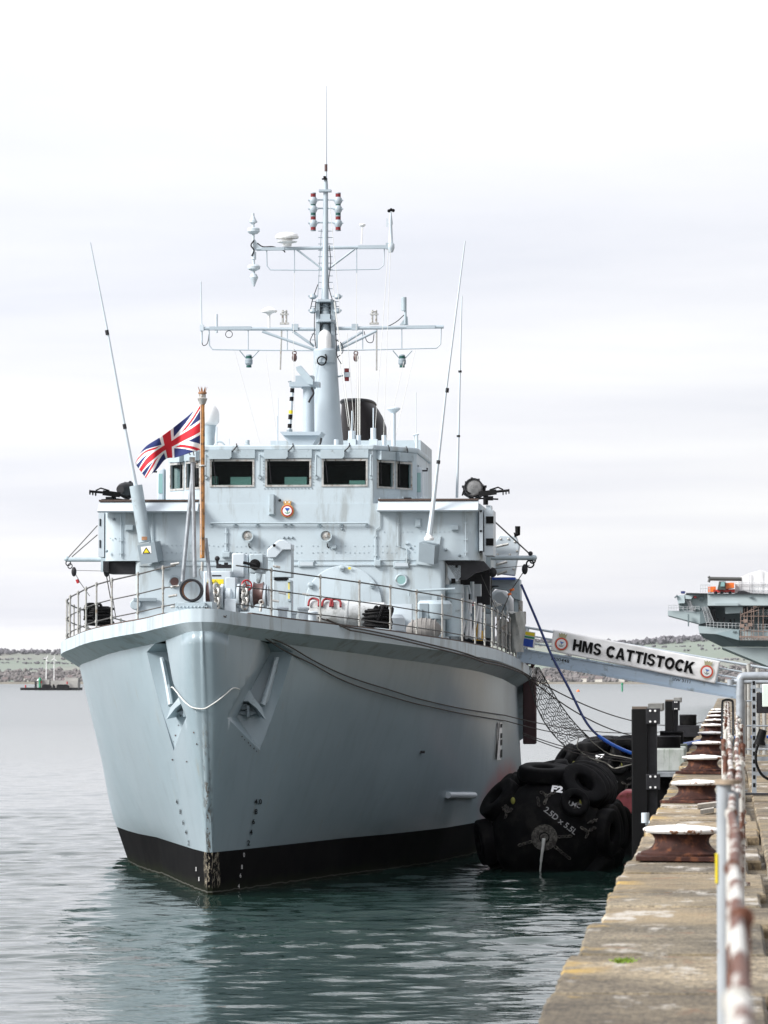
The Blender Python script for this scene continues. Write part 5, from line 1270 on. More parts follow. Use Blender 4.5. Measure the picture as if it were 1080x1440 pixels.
# =================================================================== BOLLARDS
def white_rust():
    m,nt,b,tc=base_mat('chalky_white_paint');v=tc.outputs['Object'];sx=nt.nodes.new('ShaderNodeSeparateXYZ');nt.links.new(v,sx.inputs[0]);v=rand_vec(nt,v)
    rad=math_(nt,'POWER',math_(nt,'ADD',math_(nt,'POWER',sx.outputs[0],2),math_(nt,'POWER',sx.outputs[1],2)),.5)
    n=noise(nt,v,9,7,.68);e=math_(nt,'ADD',n.outputs[0],math_(nt,'MULTIPLY',math_(nt,'SUBTRACT',rad,.345),2.5));r=ramp(nt,[(.60,(0,0,0)),(.66,(1,1,1))]);nt.links.new(e,r.inputs[0])
    nt.links.new(mixc(nt,r.outputs[0],(.82,.81,.78),(.2,.085,.035)),b.inputs['Base Color']);b.inputs['Roughness'].default_value=.75;return m
M['bollardtop']=white_rust()
def make_bollard():
    e=empty('mooring_bollard',(0,0,0))
    k=MB();k.lathe([(.30,.03),(.392,.03),(.395,.072),(.375,.085),(.32,.10),(.285,.13),(.262,.17),(.26,.205),(.28,.235),(.32,.262),(.365,.28)],(0,0,0),(0,0,1),48,capt=False)
    k.build('bollard_body',M['rust'],e,smooth=40)
    k=MB();k.lathe([(.352,.262),(.372,.282),(.372,.298),(.35,.312),(.25,.326),(.12,.335),(.05,.337),(.05,.345),(.002,.346)],(0,0,0),(0,0,1),48);k.build('bollard_cap',M['bollardtop'],e,smooth=40)
    k=MB();k.box((-.43,-.4,.004),(.43,.4,.05));k.build('base_plate',M['rust'],e,bevel=.008)
    return e
names=['largest rusty mushroom bollard with white top, beside the grey gate post','second largest rusty white-topped bollard, level with the broken boards on the quay','third rusty bollard with white top along the quay edge','fourth rusty bollard with white top along the quay edge, level with the concrete pedestal','fifth white-topped bollard along the quay edge','sixth white-topped bollard along the quay edge, small in the distance','seventh white-topped bollard along the quay edge, under the end of the gangway','eighth white-topped bollard along the quay edge, under the gangway','ninth white-topped bollard along the quay edge, distant','farthest white-topped bollard at the end of the row','last tiny bollard beyond the gangway']
bp=make_bollard()
for i in range(10):
    o=bp if i==0 else copy_tree(bp)
    o.location=(-.435+.012*math.sin(i*2.3),39.4+18.3*i,QZ+.002);o.rotation_euler=(.012*math.sin(i*3.7),.014*math.sin(i*2.9+1),.3*math.sin(i*5));o.scale=[1+.03*math.sin(i*4.1)]*3;tag(o,names[i],'bollard','mooring bollards along the quay edge')
# =================================================================== WHITE RUSTED RAILING
def rail_paint():
    m,nt,b,tc=base_mat('flaking_white_paint');v=tc.outputs['Object'];n=noise(nt,mapping(nt,v,(3,.7,3)),1.6,8,.66);r=ramp(nt,[(.475,(0,0,0)),(.53,(1,1,1))]);nt.links.new(n.outputs[0],r.inputs[0])
    n2=noise(nt,v,12,4);c=ramp(nt,[(.3,(.06,.022,.014)),(.7,(.16,.06,.032))]);nt.links.new(n2.outputs[0],c.inputs[0])
    nt.links.new(mixc(nt,r.outputs[0],(.5,.49,.455),c.outputs[0]),b.inputs['Base Color']);b.inputs['Roughness'].default_value=.7;return m
M['railpaint']=rail_paint()
rail=empty('quay_railing',(.03,60,QZ));tag(rail,'long white pipe railing with flaking paint and rust, running down the quay','railing')
def rloc(mb): mb.v=[(x-.03,y-60,z-QZ) for x,y,z in mb.v];return mb
RX=.022
for z,r in((QZ+1.17,.017),(QZ+.62,.015)):
    k=MB();rr=random.Random(int(z*10));k.tube([(RX+rr.uniform(-.006,.006),y,z+rr.uniform(-.008,.004)) for y in np.arange(4.5,109.5,1.25)],r,10);rloc(k).build('rail_pipe',M['railpaint'],rail)
for j in range(42):
    y=7.05+2.5*j
    if y>109: break
    k=MB();x=RX+(.012 if j%2 else -.006)
    if j==5: x-=.012
    if j>6: x+=(-.045 if j%3==0 else (.0 if j%3==1 else .0028*y))
    r=.02 if j!=5 else .036
    k.tube([(x,y,QZ),(x,y,QZ+1.19)],r,12)
    for z in(1.17,.62): k.tube([(x,y-.01,QZ+z),(x,y+.01,QZ+z)],.028,12);k.sphere((x,y,QZ+z),.021,12,8)
    k.tube([(x,y,QZ+.002),(x,y,QZ+.03)],.06,12)
    rloc(k).build('railing_post',M['railpaint'] if j!=5 else M['galv'],rail)
k=MB();k.tube([(lerp(.05,.26,t/14)+.01*math.sin(t*2.2),lerp(20,109,t/14),QZ+1.16+.015*math.sin(t*3.1)) for t in range(15)],.018,8);rloc(k).build('rail_pipe',M['railpaint'],rail)
k=MB();k.tube([(RX-.036,19.55,QZ),(RX-.036,19.55,QZ+1.24)],.036,16);rloc(k);gp_=k.build('gate_post',mat('chalky_grey_paint',(.30,.325,.345),.6,.08,6,dirt=(.24,.14,.08),dirt_amt=.30,dirt_scale=7),rail)
k=MB();k.tube([(RX-.02,19.55,QZ+1.228),(RX-.02,19.55,QZ+1.25)],.062,16);rloc(k).build('post_flange',mat('stained_flange',(.27,.21,.15),.8,.3,20),gp_)
k=MB();k.cbox((RX-.074,19.55,QZ+.83),(.012,.05,.14));rloc(k).build('yellow_sticker',M['yellow'],gp_)
k=MB();k.tube(spline([(-.12,108,QZ),(-.12,108,QZ+1.05),(-.06,108,QZ+1.2),(.1,108,QZ+1.2),(.16,108,QZ+1.05),(.16,108,QZ)],5),.03,8);rloc(k).build('hoop_end',M['galv'],rail)
# =================================================================== GALVANISED HANDRAIL, CABINET STAND
hy=64.0
k=MB();a=W(1041,1112,hy);b=W(1041,951,hy);x1=4.0
hr=empty('galvanised_handrail',(a.x,hy,QZ));tag(hr,'thick galvanised pipe handrail at the foot of the gangway','handrail')
def hloc(mb): mb.v=[(x-a.x,y-hy,z-QZ) for x,y,z in mb.v];return mb
k.tube([(a.x,hy,QZ),(b.x,hy,b.z-.05)]+[(b.x+.06*(1-math.cos(t)),hy,b.z-.06+.06*math.sin(t)) for t in(.5,1.0,1.57)]+[(x1,hy,b.z+.03)],.066,16);hloc(k).build('handrail_pipe',M['galv'],hr)
k=MB();c=W(1029,958,hy);k.tube([(c.x-.02,hy,c.z-.05),(c.x,hy,c.z),(x1,hy,c.z-.06)],.04,12);k.tube([(c.x-.02,hy-.02,c.z-.06),(c.x-.02,hy-.02,c.z+.03)],.05,12);k.lathe([(.12,0),(.12,.02)],(a.x,hy,QZ+.002),(0,0,1),18);hloc(k).build('lower_pipe',M['galv'],hr)
sy=62.0
st=empty('cable_stand',(W(1062,1110,sy).x,sy,QZ));sx0=st.location.x;tag(st,'slotted steel stand with a pale panel and dark box behind the galvanised handrail','stand')
def sl(mb): mb.v=[(x-sx0,y-sy,z-QZ) for x,y,z in mb.v];return mb
k=MB();u=W(1060,960,sy);
for dx in(0,.75): k.box((u.x+dx-.035,sy-.03,QZ),(u.x+dx+.035,sy+.03,u.z))
sl(k).build('upright',M['galv'],st)
k=MB()
for j in range(14): z=QZ+.12+j*.118;k.box((u.x-.018,sy-.035,z),(u.x+.018,sy-.028,z+.06))
sl(k).build('upright_slot',M['black'],st)
k=MB()
for py in(1049,1067,1088,970): z=W(1060,py,sy).z;k.box((u.x+.037,sy-.03,z-.03),(u.x+.71,sy+.03,z+.03))
sl(k).build('cross_bar',M['galv'],st)
k=MB();q0=W(1072,994,sy-.1);q1=W(1092,962,sy-.1);k.box((q0.x,sy-.12,q0.z),(q1.x,sy-.06,q1.z));sl(k).build('pale_panel',mat('pale_green_panel',(.6,.68,.63),.5,.05,3),st,bevel=.01)
k=MB();q0=W(1064,1003,sy);q1=W(1092,974,sy);k.box((q0.x,sy-.02,q0.z),(q1.x,sy+.3,q1.z));sl(k).build('dark_box',M['dark'],st,bevel=.01)
k=MB();q0=W(1068,1047,sy);k.tube([q0,W(1069,1040,sy),W(1073,1026,sy)],[.1,.07,.06],12);sl(k).build('cable_plug',M['black'],st)
k=MB();k.tube(spline([W(1066,1047,sy-.1),W(1063,1060,sy-.1),W(1064,1075,sy-.1),W(1072,1090,sy-.1),W(1085,1098,sy-.1)],6),.02,8);sl(k).build('loose_cable',M['black'],st)
k=MB();k.box((u.x-.15,sy-.12,QZ+.003),(u.x+.9,sy+.12,QZ+.03));sl(k).build('stand_foot',M['dark'],st)
# far fence and posts behind the stand
k=MB();fy=88
for j in range(14):
    x=W(1046,1000,fy).x+j*.55;k.tube([(x,fy,QZ),(x,fy,QZ+1.3)],.025,6)
for z in(.25,.75,1.28): k.tube([(W(1046,0,fy).x,fy,QZ+z),(W(1046,0,fy).x+8,fy,QZ+z)],.022,6)
o=k.build('barrier_fence',M['galv'],None,origin=(W(1046,0,fy).x,fy,QZ));tag(o,'low grey tubular barrier behind the slotted stand','barrier')
k=MB();fy=95
for j,(px,h) in enumerate(((1047,2.0),(1053,2.1),(1066,2.0),(1075,1.9))):
    p=G(px,957+(CAMZ-QZ)*F/fy,QZ);k=MB();k.tube([p,p+V((0,0,h))],.05,10);k.lathe([(.11,0),(.11,.03)],p+V((0,0,.001)),(0,0,1),12);o=k.build('steel_post',M['stan'],None,origin=p);tag(o,'pale steel post standing on the quay behind the handrail','post','pale posts on the quay')
# small debris: timber and stones
for (x0,y0,x1,y1,w,lab) in((981,1134,1008,1131,.2,'longer broken pale board lying behind the railing'),(985,1142,1004,1139,.14,'shorter broken pale board lying in front of the longer one')):
    p=G(x0,y0,QZ+.03);q=G(x1,y1,QZ+.03);k=MB();n=7;top=[]
    for i in range(n+1):
        t=i/n;top.append((lerp(p.x,q.x,t),lerp(p.y,q.y,t)-w+random.uniform(-.05,.05)))
    for i in range(n,-1,-1):
        t=i/n;top.append((lerp(p.x,q.x,t),lerp(p.y,q.y,t)+w*2+random.uniform(-.06,.06)))
    k.prism([(x,y,QZ+.004) for x,y in top],(0,0,.055));o=k.build('broken_board',mat('weathered_board',(.4,.37,.32),.85,.25,9,.4,20),None,origin=(p.x,p.y,QZ));tag(o,lab,'board')
o=MB().tube(spline([G(1045,1052,QZ+.04),G(1060,1051,QZ+.04),G(1080,1050,QZ+.04)],4),.03,8) if False else None
# =================================================================== FLOATING FENDERS
def make_fender(nm,c,yaw,label,F2,big):
    e=empty(nm,c,yaw);tag(e,label,'fender','floating pneumatic fenders')
    L=5.5;r=1.25
    prof=[(.02,-L/2)]
    for t in np.linspace(.12,math.pi/2,9): prof.append((r*math.sin(t)**.8,-L/2+1.0-1.0*math.cos(t)))
    for t in np.linspace(math.pi/2,.12,9): prof.append((r*math.sin(t)**.8,L/2-1.0+1.0*math.cos(t)))
    prof.append((.02,L/2))
    k=MB();k.lathe(prof,(0,0,0),(0,1,0),48);body=k.build('fender_body',M['rubber'],e,smooth=40)
    rows=11;rt=random.Random(4 if big else 8)
    for j in range(rows):
        y=-L/2+1.0+j*(L-1.9)/(rows-1)
        for deg,tl,R in((6,.28,.36),(52,.80,.42),(97,.12,.40),(142,.35,.36),(186,.3,.36),(-38,.3,.36)):
            if deg in(97,6,186,-38,142) and j%2: continue
            a=math.radians(deg+rt.uniform(-5,5));rad=V((math.cos(a),0,math.sin(a)))
            ax=(rad+V((rt.uniform(-.15,.15),-tl*rt.uniform(.8,1.2),rt.uniform(-.1,.1)))).normalized()
            k=MB();k.torus(rad*(1.36+rt.uniform(-.03,.05))+V((0,y+rt.uniform(-.06,.06),0)),ax,R*rt.uniform(.94,1.05),.165,30,16,.42)
            for g in(-.05,.05): k.torus(rad*1.36+V((0,y,0))+ax*g,ax,R+.168,.008,30,4) if False else None
            k.build('tyre',M['rubber'],e,smooth=50)
    # end fitting: flange with bolts, chains fanning out to the net
    k=MB();k.lathe([(.29,-.0),(.29,.06),(.12,.06),(.12,.03),(.09,.03),(.09,.14),(.02,.14)],(0,-L/2+.05,0),(0,-1,0),28)
    for t in range(8):
        a=t*math.pi/4;k.cbox((.21*math.cos(a),-L/2-.03,.21*math.sin(a)),(.07,.06,.07))
    k.build('end_flange',M['hub'],e)
    def dome(x,z):
        q=math.hypot(x,z);s=min((q/r)**(1/.8),1);t=math.asin(s);return V((x,-L/2+1.0-1.0*math.cos(t)-.03,z))
    k=None
    for a,r0,r1 in((0.05,.3,.62),(.78,.75,1.1),(1.75,.7,.95),(2.5,.95,1.2),(3.45,.3,.65),(-.7,.3,.8),(.32,1.0,1.2)):
        pts=[dome(lerp(r0,r1,t)*math.cos(a),lerp(r0,r1,t)*math.sin(a)) for t in(0,.25,.5,.75,1)]
        kk=chain(pts,.011,.09,.036);kk.build('net_chain',M['chain'],e)
    for cx,cz in((.05,.9),(-.85,.55),(.95,.12)):
        for a in(.6,2.5,4.4):
            kk=chain([dome(cx,cz),dome(cx+.1*math.cos(a),cz+.1*math.sin(a)),dome(cx+.2*math.cos(a),cz+.18*math.sin(a))],.012,.08,.035);kk.build('net_chain',M['chain'],e)
    # one tyre lying flat on the front, lettering
    k=MB();c2=dome(.66,.76);k.torus(c2+V((0,-.05,0)),(.4,-1,.5),.25,.09,28,12,.7);k.build('tyre',M['rubber'],e,smooth=60)
    def word(s,x,z,h,rot,mt='flagwhite',wx=1.0,off_=.02):
        vs,fs,w,hh=text_mesh(s,1,off_);sc=h/hh;cc,ss=math.cos(rot),math.sin(rot);kk=MB()
        kk.add([dome(x+(u*wx*cc-v*ss)*sc,z+(u*wx*ss+v*cc)*sc)+V((0,-.03,0)) for u,v in vs],fs);kk.build('lettering',M[mt],e,smooth=0,recalc=False)
    M.setdefault('stencil',mat('stencil_white',(.24,.24,.24),.7,.3,30));M.setdefault('stencil2',mat('stencil_faded',(.16,.16,.16),.8,.5,30))
    if big:
        word('F2',.26,1.06,.14,-.12,wx=1.5,off_=.05);word('2.5D x 5.5L',.36,.37,.13,-.66,'stencil',1.05);word('LMC',.66,.72,.1,-.3,'stencil',1.1)
    else:
        word('F7',.1,1.02,.14,.05,wx=1.5,off_=.05);word('95',-.25,.55,.24,-.15,'stencil',1.0)
        word('2.5D x 5.5L',.45,.4,.1,-.75,'stencil2')
    k=MB();k.tube(spline([dome(0,-.02)+V((0,-.12,0)),dome(-.02,-.2)+V((0,-.1,0)),dome(-.06,-.45)+V((0,-.06,0)),dome(-.1,-.75)+V((0,-.05,0))],5),[.04]*4+[.035]*4+[.03]*4+[.02]*4,8);k.build('mooring_tail',M['ropew'],e)
    for x,z in((-.72,.8),(.8,.78)): 
        k=MB();k.sphere(dome(x,z)+V((0,-.08,0)),(.05,.03,.08),10,8);k.build('weed_tuft',mat('dull_weed',(.2,.2,.03)),e)
    return e
p=W(778,1172,93.6)
f1=make_fender('floating_fender',V((p.x,p.y,.78)),-.03,'large black tyre-hung fender marked 2.5D x 5.5L, between hull and quay','F2',True)
p=W(848,1100,131)
f2=make_fender('floating_fender',V((p.x,p.y,.85)),-.05,'black tyre-hung fender under the foot of the net, marked F7 and 95','F7',False)
# =================================================================== PILES AND PEDESTALS AT THE QUAY EDGE
def pile(px0,px1,pytop,y,label,pys):
    a=W(px0,pytop,y);b=W(px1,pytop,y);e=empty('fender_pile',((a.x+b.x)/2,y,-1.5));tag(e,label,'pile','black piles in front of the quay')
    o=e.location
    def lc(mb): mb.v=[tuple(V(q)-V(o)) for q in mb.v];return mb
    k=MB();w=b.x-a.x;k.box((a.x,y,-1.5),(b.x,y+w,a.z));lc(k).build('pile_column',M['black'],e,bevel=.02)
    k=MB();k.box((b.x+.002,y+.12,-1.5),(b.x+w*.55,y+w*.8,a.z-.12));lc(k).build('pile_web',M['dark'],e)
    sc=F/y
    for z in pys:
        zz=CAMZ-(z-957)/sc
        k=MB();k.box((b.x-.04,y-.035,zz-.16),(b.x+w*.75,y-.003,zz+.16));pl=lc(k).build('bolt_plate',M['dark'],e,bevel=.008)
        k=MB()
        for dx in(.05,w*.75-.1):
            for dz in(-.11,.11): k.lathe([(.025,0),(.02,.025)],(b.x-.02+dx+.02,y-.034,zz+dz),(0,-1,0),8)
        lc(k).build('bolt_head',M['white'],pl)
    k=MB();zz=CAMZ-(pys[0]-957)/sc;k.box((b.x+.0,y+.02,zz+.1),(b.x+w*.9,y+2.6,zz+.26));lc(k).build('timber_beam',mat('grey_weathered_timber',(.2,.2,.19),.85,.3,6),e,bevel=.01)
    k=MB();k.box((a.x+.01,y+.01,a.z+.001),(b.x-.01,y+w-.01,a.z+.05));lc(k).build('pile_cap',mat('pile_cap_timber',(.13,.105,.085),.8,.3,6),e)
    return e
pile(888,911,997,84,'tall black square pile with two bolted plates beside the concrete pedestal',(1007,1099))
pile(935,947,986,136,'shorter black pile with bolted bracket farther along the quay',(992,))
# concrete pedestal on a grey shelf with rubber drums
ped=empty('fender_pedestal',(W(938,1085,87).x,87,1.8));tag(ped,'pale concrete pedestal on a steel shelf beside the black pile','pedestal');o=V(ped.location)
def lc(mb): mb.v=[tuple(V(q)-o) for q in mb.v];return mb
k=MB();a=W(914,1085,87);b=W(963,1053,87);k.box((a.x,87,a.z),(b.x,90.5,b.z));lc(k).build('concrete_block',M['concrete'],ped,bevel=.03)
k=MB();a2=W(900,1092,86.6);b2=W(940,1086,86.6);k.box((a2.x,86.4,a2.z),(b.x-.05,90.6,a.z-.003));lc(k).build('steel_shelf',M['galv'],ped)
k=MB();k.box((a.x+.1,88,-1.5),(b.x-.15,90,a2.z-.003));lc(k).build('support_leg',M['black'],ped)
def drum(px0,px1,py0,py1,y,label):
    a=W(px0,py1,y);b=W(px1,py0,y);r=(b.x-a.x)/2;h=b.z-a.z;c=V(((a.x+b.x)/2,y,a.z+.003));e=empty('rubber_drum',c);tag(e,label,'rubber drum','black rubber drums')
    k=MB();k.lathe([(r*.97,0),(r,.02),(r,h-.04),(r*.98,h),(r*.72,h),(r*.70,h-.04),(.01,h-.04)],(0,0,0),(0,0,1),36);k.build('drum_body',M['rubber'],e)
    k=MB();k.lathe([(r*.78,h+.001),(r*.78,h+.02),(r*.3,h+.02)],(0,0,0),(0,0,1),28);k.build('drum_lid',M['rustl'],e) if False else None
    k=MB();k.torus((0,0,h*.93),(0,0,1),r*1.0,.012,36,6);k.build('drum_rim',M['dark'],e);return c,r,h
drum(918,957,1034.5,1053,88.2,'black rubber drum standing on the concrete pedestal')
c,r,h=drum(928,961,1028,1046,103,'black rubber drum half hidden behind the nearest drum')
k=MB();k.box((c.x-r*1.2,c.y-.8,c.z-.5),(c.x+r*1.3,c.y+.9,c.z-.004));k.box((c.x-.3,c.y-.4,-1.5),(c.x+.3,c.y+.4,c.z-.5));oo=k.build('drum_footing',M['concrete'],None,origin=(c.x,c.y,c.z-.5));tag(oo,'low concrete footing under the half hidden drum','footing')
c,r,h=drum(955.5,979.5,1005,1020,128,'farthest black rubber drum, by the second pile')
k=MB();k.box((c.x-r*1.2,c.y-.8,c.z-.35),(c.x+r*1.3,c.y+.9,c.z-.004));k.box((c.x-.3,c.y-.4,-1.5),(c.x+.3,c.y+.4,c.z-.35));oo=k.build('drum_footing',M['dark'],None,origin=(c.x,c.y,c.z-.35));tag(oo,'dark footing under the farthest drum','footing')
# faded red float and white pipe stub
k=MB();a=W(862,1140,100);b=W(925,1112,100);k.prism([(a.x,100,a.z-.08),(a.x-.1,100,a.z-.05),(a.x+.12,100,b.z-.1),(a.x+.3,100,b.z),(b.x,100,b.z),(b.x+.1,100,a.z-.05)],(0,1.6,0));oo=k.build('red_float',M['pink'],None,origin=(a.x,100,a.z-.08),bevel=.05);tag(oo,'faded red float between the large fender and the black pile','float');k=MB();k.box((a.x+.1,100.2,-1),(b.x-.05,101.4,a.z-.083));k.build('float_support',M['black'],oo,origin=None).matrix_parent_inverse=Matrix.Translation(-V(oo.location))
k=MB();a=W(907.5,1176,70);k.tube([V((a.x,70,QZ-.7)),W(907.5,1143,70)],.068,14);k.tube([V((a.x,70,QZ-.7)),V((QX+.1,70,QZ-.7))],.05,8);oo=k.build('white_pipe_stub',M['greyl'],None,origin=(a.x,70,QZ-.7));tag(oo,'short white pipe fixed to the quay edge beside the black pile','pipe')
# =================================================================== GANGWAY
gy=107.0
def Gp(px,py,o=0): return W(px,py,gy-o)
g0=Gp(735,914);gd=(Gp(1058,967)-Gp(739,912.5));gd=V((gd.x,0,gd.z)).normalized();gn=V((-gd.z,0,gd.x));gang=empty('gangway',(g0.x,gy,g0.z));tag(gang,'pale grey gangway sloping from the ship down to the quay','gangway')
def gl(mb): mb.v=[tuple(V(q)-V(gang.location)) for q in mb.v];return mb
def gp(u,v,w=0): return g0+gd*u+gn*v+V((0,w,0))
GLn=13.6
k=MB()
for w in(0,1.1):
    k.prism([gp(-.15,-.26,w),gp(GLn,-.26,w),gp(GLn,0,w),gp(-.15,0,w)],(0,.08,0));k.prism([gp(-.15,-.32,w-.04),gp(GLn,-.32,w-.04),gp(GLn,-.262,w-.04),gp(-.15,-.262,w-.04)],(0,.16,0));k.prism([gp(-.15,.002,w-.03),gp(GLn,.002,w-.03),gp(GLn,.04,w-.03),gp(-.15,.04,w-.03)],(0,.14,0))
gl(k).build('side_girder',mat('gangway_paint',(.42,.52,.62),.45,.05,2,dirt=(.25,.3,.33),dirt_amt=.34,dirt_scale=4),gang)
k=MB();k.prism([gp(-.1,-.12,.09),gp(GLn,-.12,.09),gp(GLn,-.08,.09),gp(-.1,-.08,.09)],(0,.98,0));gl(k).build('walkway',M['deck'],gang)
k=MB()
for w in(.04,1.14):
    for v in(.22,.40,.60): k.tube([gp(-.05,v,w),gp(GLn,v,w)],.022 if v<.5 else .03,8)
    for u in np.arange(0,GLn,1.7): k.tube([gp(u,0,w),gp(u,.6,w)],.025,8)
gl(k).build('gangway_rail',M['greyl'],gang)
def gang_text(s,px,py,h,wx=1.0):
    vs,fs,w,hh=text_mesh(s,1,.01);sc=h/hh;c=Gp(px,py)-g0;u0=c.dot(gd);v0=c.dot(gn);k=MB();k.add([gp(u0+x*wx*sc,v0+y*sc,-.004) for x,y in vs],fs);gl(k).build('girder_number',M['dark'],gang,smooth=0,recalc=False)
gang_text('M00448',788,928,.085,1.25);gang_text('SIW 3111',958,957,.075,1.2)
# banner
bn=empty('name_banner',tuple(gp(.75,.0,-.06)));tag(bn,'white name banner with two round crests tied to the gangway rail','banner');bo=V(bn.location)
def bl(mb): mb.v=[tuple(V(q)-bo) for q in mb.v];return mb
TL,TR,BR,BL=(778,885.5),(1013,930),(1005.5,961.5),(774.5,915.5)
def bpt(u,v,o=0):
    x=lerp(lerp(BL[0],BR[0],u),lerp(TL[0],TR[0],u),v);y=lerp(lerp(BL[1],BR[1],u),lerp(TL[1],TR[1],u),v)
    w=.014*math.sin(u*31+v*3)*(.4+v)+.004*math.sin(u*57-v*9+1)+.016*math.sin(v*7+u*13)
    return Gp(x,y,.06+w*.7+o)
nu,nv=90,14;k=MB();k.add([bpt(i/nu,j/nv) for j in range(nv+1) for i in range(nu+1)],[(j*(nu+1)+i,j*(nu+1)+i+1,(j+1)*(nu+1)+i+1,(j+1)*(nu+1)+i) for j in range(nv) for i in range(nu)])
cl=bl(k).build('banner_cloth',mat('banner_vinyl',(.9,.9,.89),.5,.03,2,.15,5),bn,smooth=180,recalc=False);sdm=cl.modifiers.new('th','SOLIDIFY');sdm.thickness=.004
def block_letters():
    """heavy wide sans capitals as polygons on a unit-height grid: (advance, [polygons])"""
    s=.24
    def arc(cx,cy,rx,ry,a0,a1,n=20): return [(cx+rx*math.cos(lerp(a0,a1,i/n)),cy+ry*math.sin(lerp(a0,a1,i/n))) for i in range(n+1)]
    def ring(cx,cy,rx,ry,tx,ty,a0,a1,n=20):
        o=arc(cx,cy,rx,ry,a0,a1,n);i=arc(cx,cy,rx-tx,ry-ty,a0,a1,n);return [[o[j],o[j+1],i[j+1],i[j]] for j in range(n)]
    R=math.radians;D={}
    D['H']=(.84,[[(0,0),(.26,0),(.26,1),(0,1)],[(.58,0),(.84,0),(.84,1),(.58,1)],[(.26,.39),(.58,.39),(.58,.62),(.26,.62)]])
    D['M']=(1.0,[[(0,0),(.24,0),(.24,1),(0,1)],[(.76,0),(1,0),(1,1),(.76,1)],[(.24,1),(.24,.62),(.42,0),(.5,.0),(.5,.36),(.33,1)],[(.76,1),(.67,1),(.5,.36),(.5,0),(.58,0),(.76,.62)]])
    D['T']=(.8,[[(0,.78),(.8,.78),(.8,1),(0,1)],[(.27,0),(.53,0),(.53,.78),(.27,.78)]])
    D['I']=(.26,[[(0,0),(.26,0),(.26,1),(0,1)]])
    D['A']=(.92,[[(0,0),(.27,0),(.46,.70),(.46,1),(.32,1)],[(.92,0),(.60,1),(.46,1),(.46,.70),(.65,0)],[(.316,.17),(.604,.17),(.552,.36),(.368,.36)]])
    D['K']=(.92,[[(0,0),(.26,0),(.26,1),(0,1)],[(.26,.28),(.26,.60),(.58,1),(.90,1)],[(.36,.42),(.56,.66),(.95,0),(.62,0)]])
    D['C']=(.88,ring(.46,.5,.46,.52,.25,.24,R(38),R(322),28))
    D['O']=(.94,ring(.47,.5,.47,.52,.25,.24,0,R(360),36))
    D['S']=(.80,ring(.40,.72,.375,.30,.23,.18,R(15),R(262),20)+ring(.40,.28,.40,.30,.24,.19,R(-195+97),R(82),0+20)[:0]+ring(.40,.285,.395,.305,.24,.19,R(-170),R(88),22)+[[(.34,.42),(.42,.59),(.46,.59),(.42,.40)]])
    return D
LET=block_letters()
def banner_word(s,u0,u1,v0,v1,frm=0,to=99):
    adv=[];x=0
    for ch in s:
        if ch==' ': x+=.42;continue
        a,polys=LET[ch];adv.append((x,polys));x+=a+.085
    x-=.085;k=MB()
    for x0,polys in adv[frm:to]:
        for pi,pl in enumerate(polys):
            q=[(lerp(u0,u1,(x0+px)/x),lerp(v0,v1,py)) for px,py in pl]
            k.add([bpt(u,v,.024+.0012*(pi%9 if len(polys)<9 else (0 if pi<len(polys)-1 else 2))) for u,v in q],[tuple(range(len(q)))])
    return bl(k).build('banner_letters',M['black'],bn,smooth=0,recalc=False)
banner_word('HMS CATTISTOCK',.128,.858,.235,.755,0,3);banner_word('HMS CATTISTOCK',.128,.858,.235,.755,3,99)
for u,v in((.058,.50),(.936,.53)):
    n=V((0,-1,0));c=bpt(u,v-.08,.026)-bo
    crest_r=.165
    # printed badge: flat rings
    def disc(r0,pol,o,mt,nm,par): 
        kk=MB();kk.prism([c+gd*(x*r0)+gn*(y*r0)+n*o for x,y in pol],n*.003);return kk.build(nm,mt,par,smooth=0)
    circ=[(math.cos(2*math.pi*i/32),math.sin(2*math.pi*i/32)) for i in range(32)]
    cr=disc(.185,circ,.0,mat('printed_cream',(.6,.56,.44),.6),'printed_crest',bn)
    disc(.165,circ,.006,mat('printed_red',(.6,.06,.03),.6),'crest_ring',cr);disc(.125,circ,.012,M['flagwhite'],'crest_field',cr)
    disc(.165,[(-.32,.38),(-.1,.36),(.3,.34),(.34,.26),(.14,.06),(-.06,.04)],.018,mat('printed_blue',(.12,.2,.5),.6),'flower_head',cr)
    for pl in([(-.05,.06),(.05,.06),(.03,-.42),(-.03,-.42)],[(-.42,-.12),(-.2,-.24),(0,-.44),(-.2,-.4)],[(.42,-.12),(.2,-.24),(0,-.44),(.2,-.4)]): disc(.165,pl,.018,mat('printed_green',(.02,.09,.05),.6),'leaf',cr)
    disc(.165,[(-.5,1.0),(.5,1.0),(.68,1.7),(.38,1.5),(.2,1.74),(0,1.55),(-.2,1.74),(-.38,1.5),(-.68,1.7)],.004,mat('printed_olive',(.42,.4,.24),.6),'naval_crown',cr)
# notice board on the gangway rail
nb=empty('notice_board',tuple(Gp(743,914,.15)));tag(nb,'square notice board, yellow, green and blue, on the gangway rail beside the grey cover','notice board');no=V(nb.location)
def nloc(mb): mb.v=[tuple(V(q)-no) for q in mb.v];return mb
for (nm,mt,q,o) in(('board',M['white'],((733,886),(753,889.5),(751.5,912),(732,908.5)),.15),('yellow_panel',M['yellow'],((733.5,887),(752,890.3),(751.7,894.8),(733.3,891.5)),.165),('green_panel',M['sgreen'],((733.3,893),(751.6,896.2),(751.4,898.6),(733.2,895.4)),.166),('blue_panel',M['blue'],((733,896.8),(750,899.8),(749.2,910.4),(732.6,907.4)),.165)):
    k=MB();k.prism([Gp(x,y,o) for x,y in q],(0,.008,0));nloc(k).build(nm,mt,nb,smooth=0)
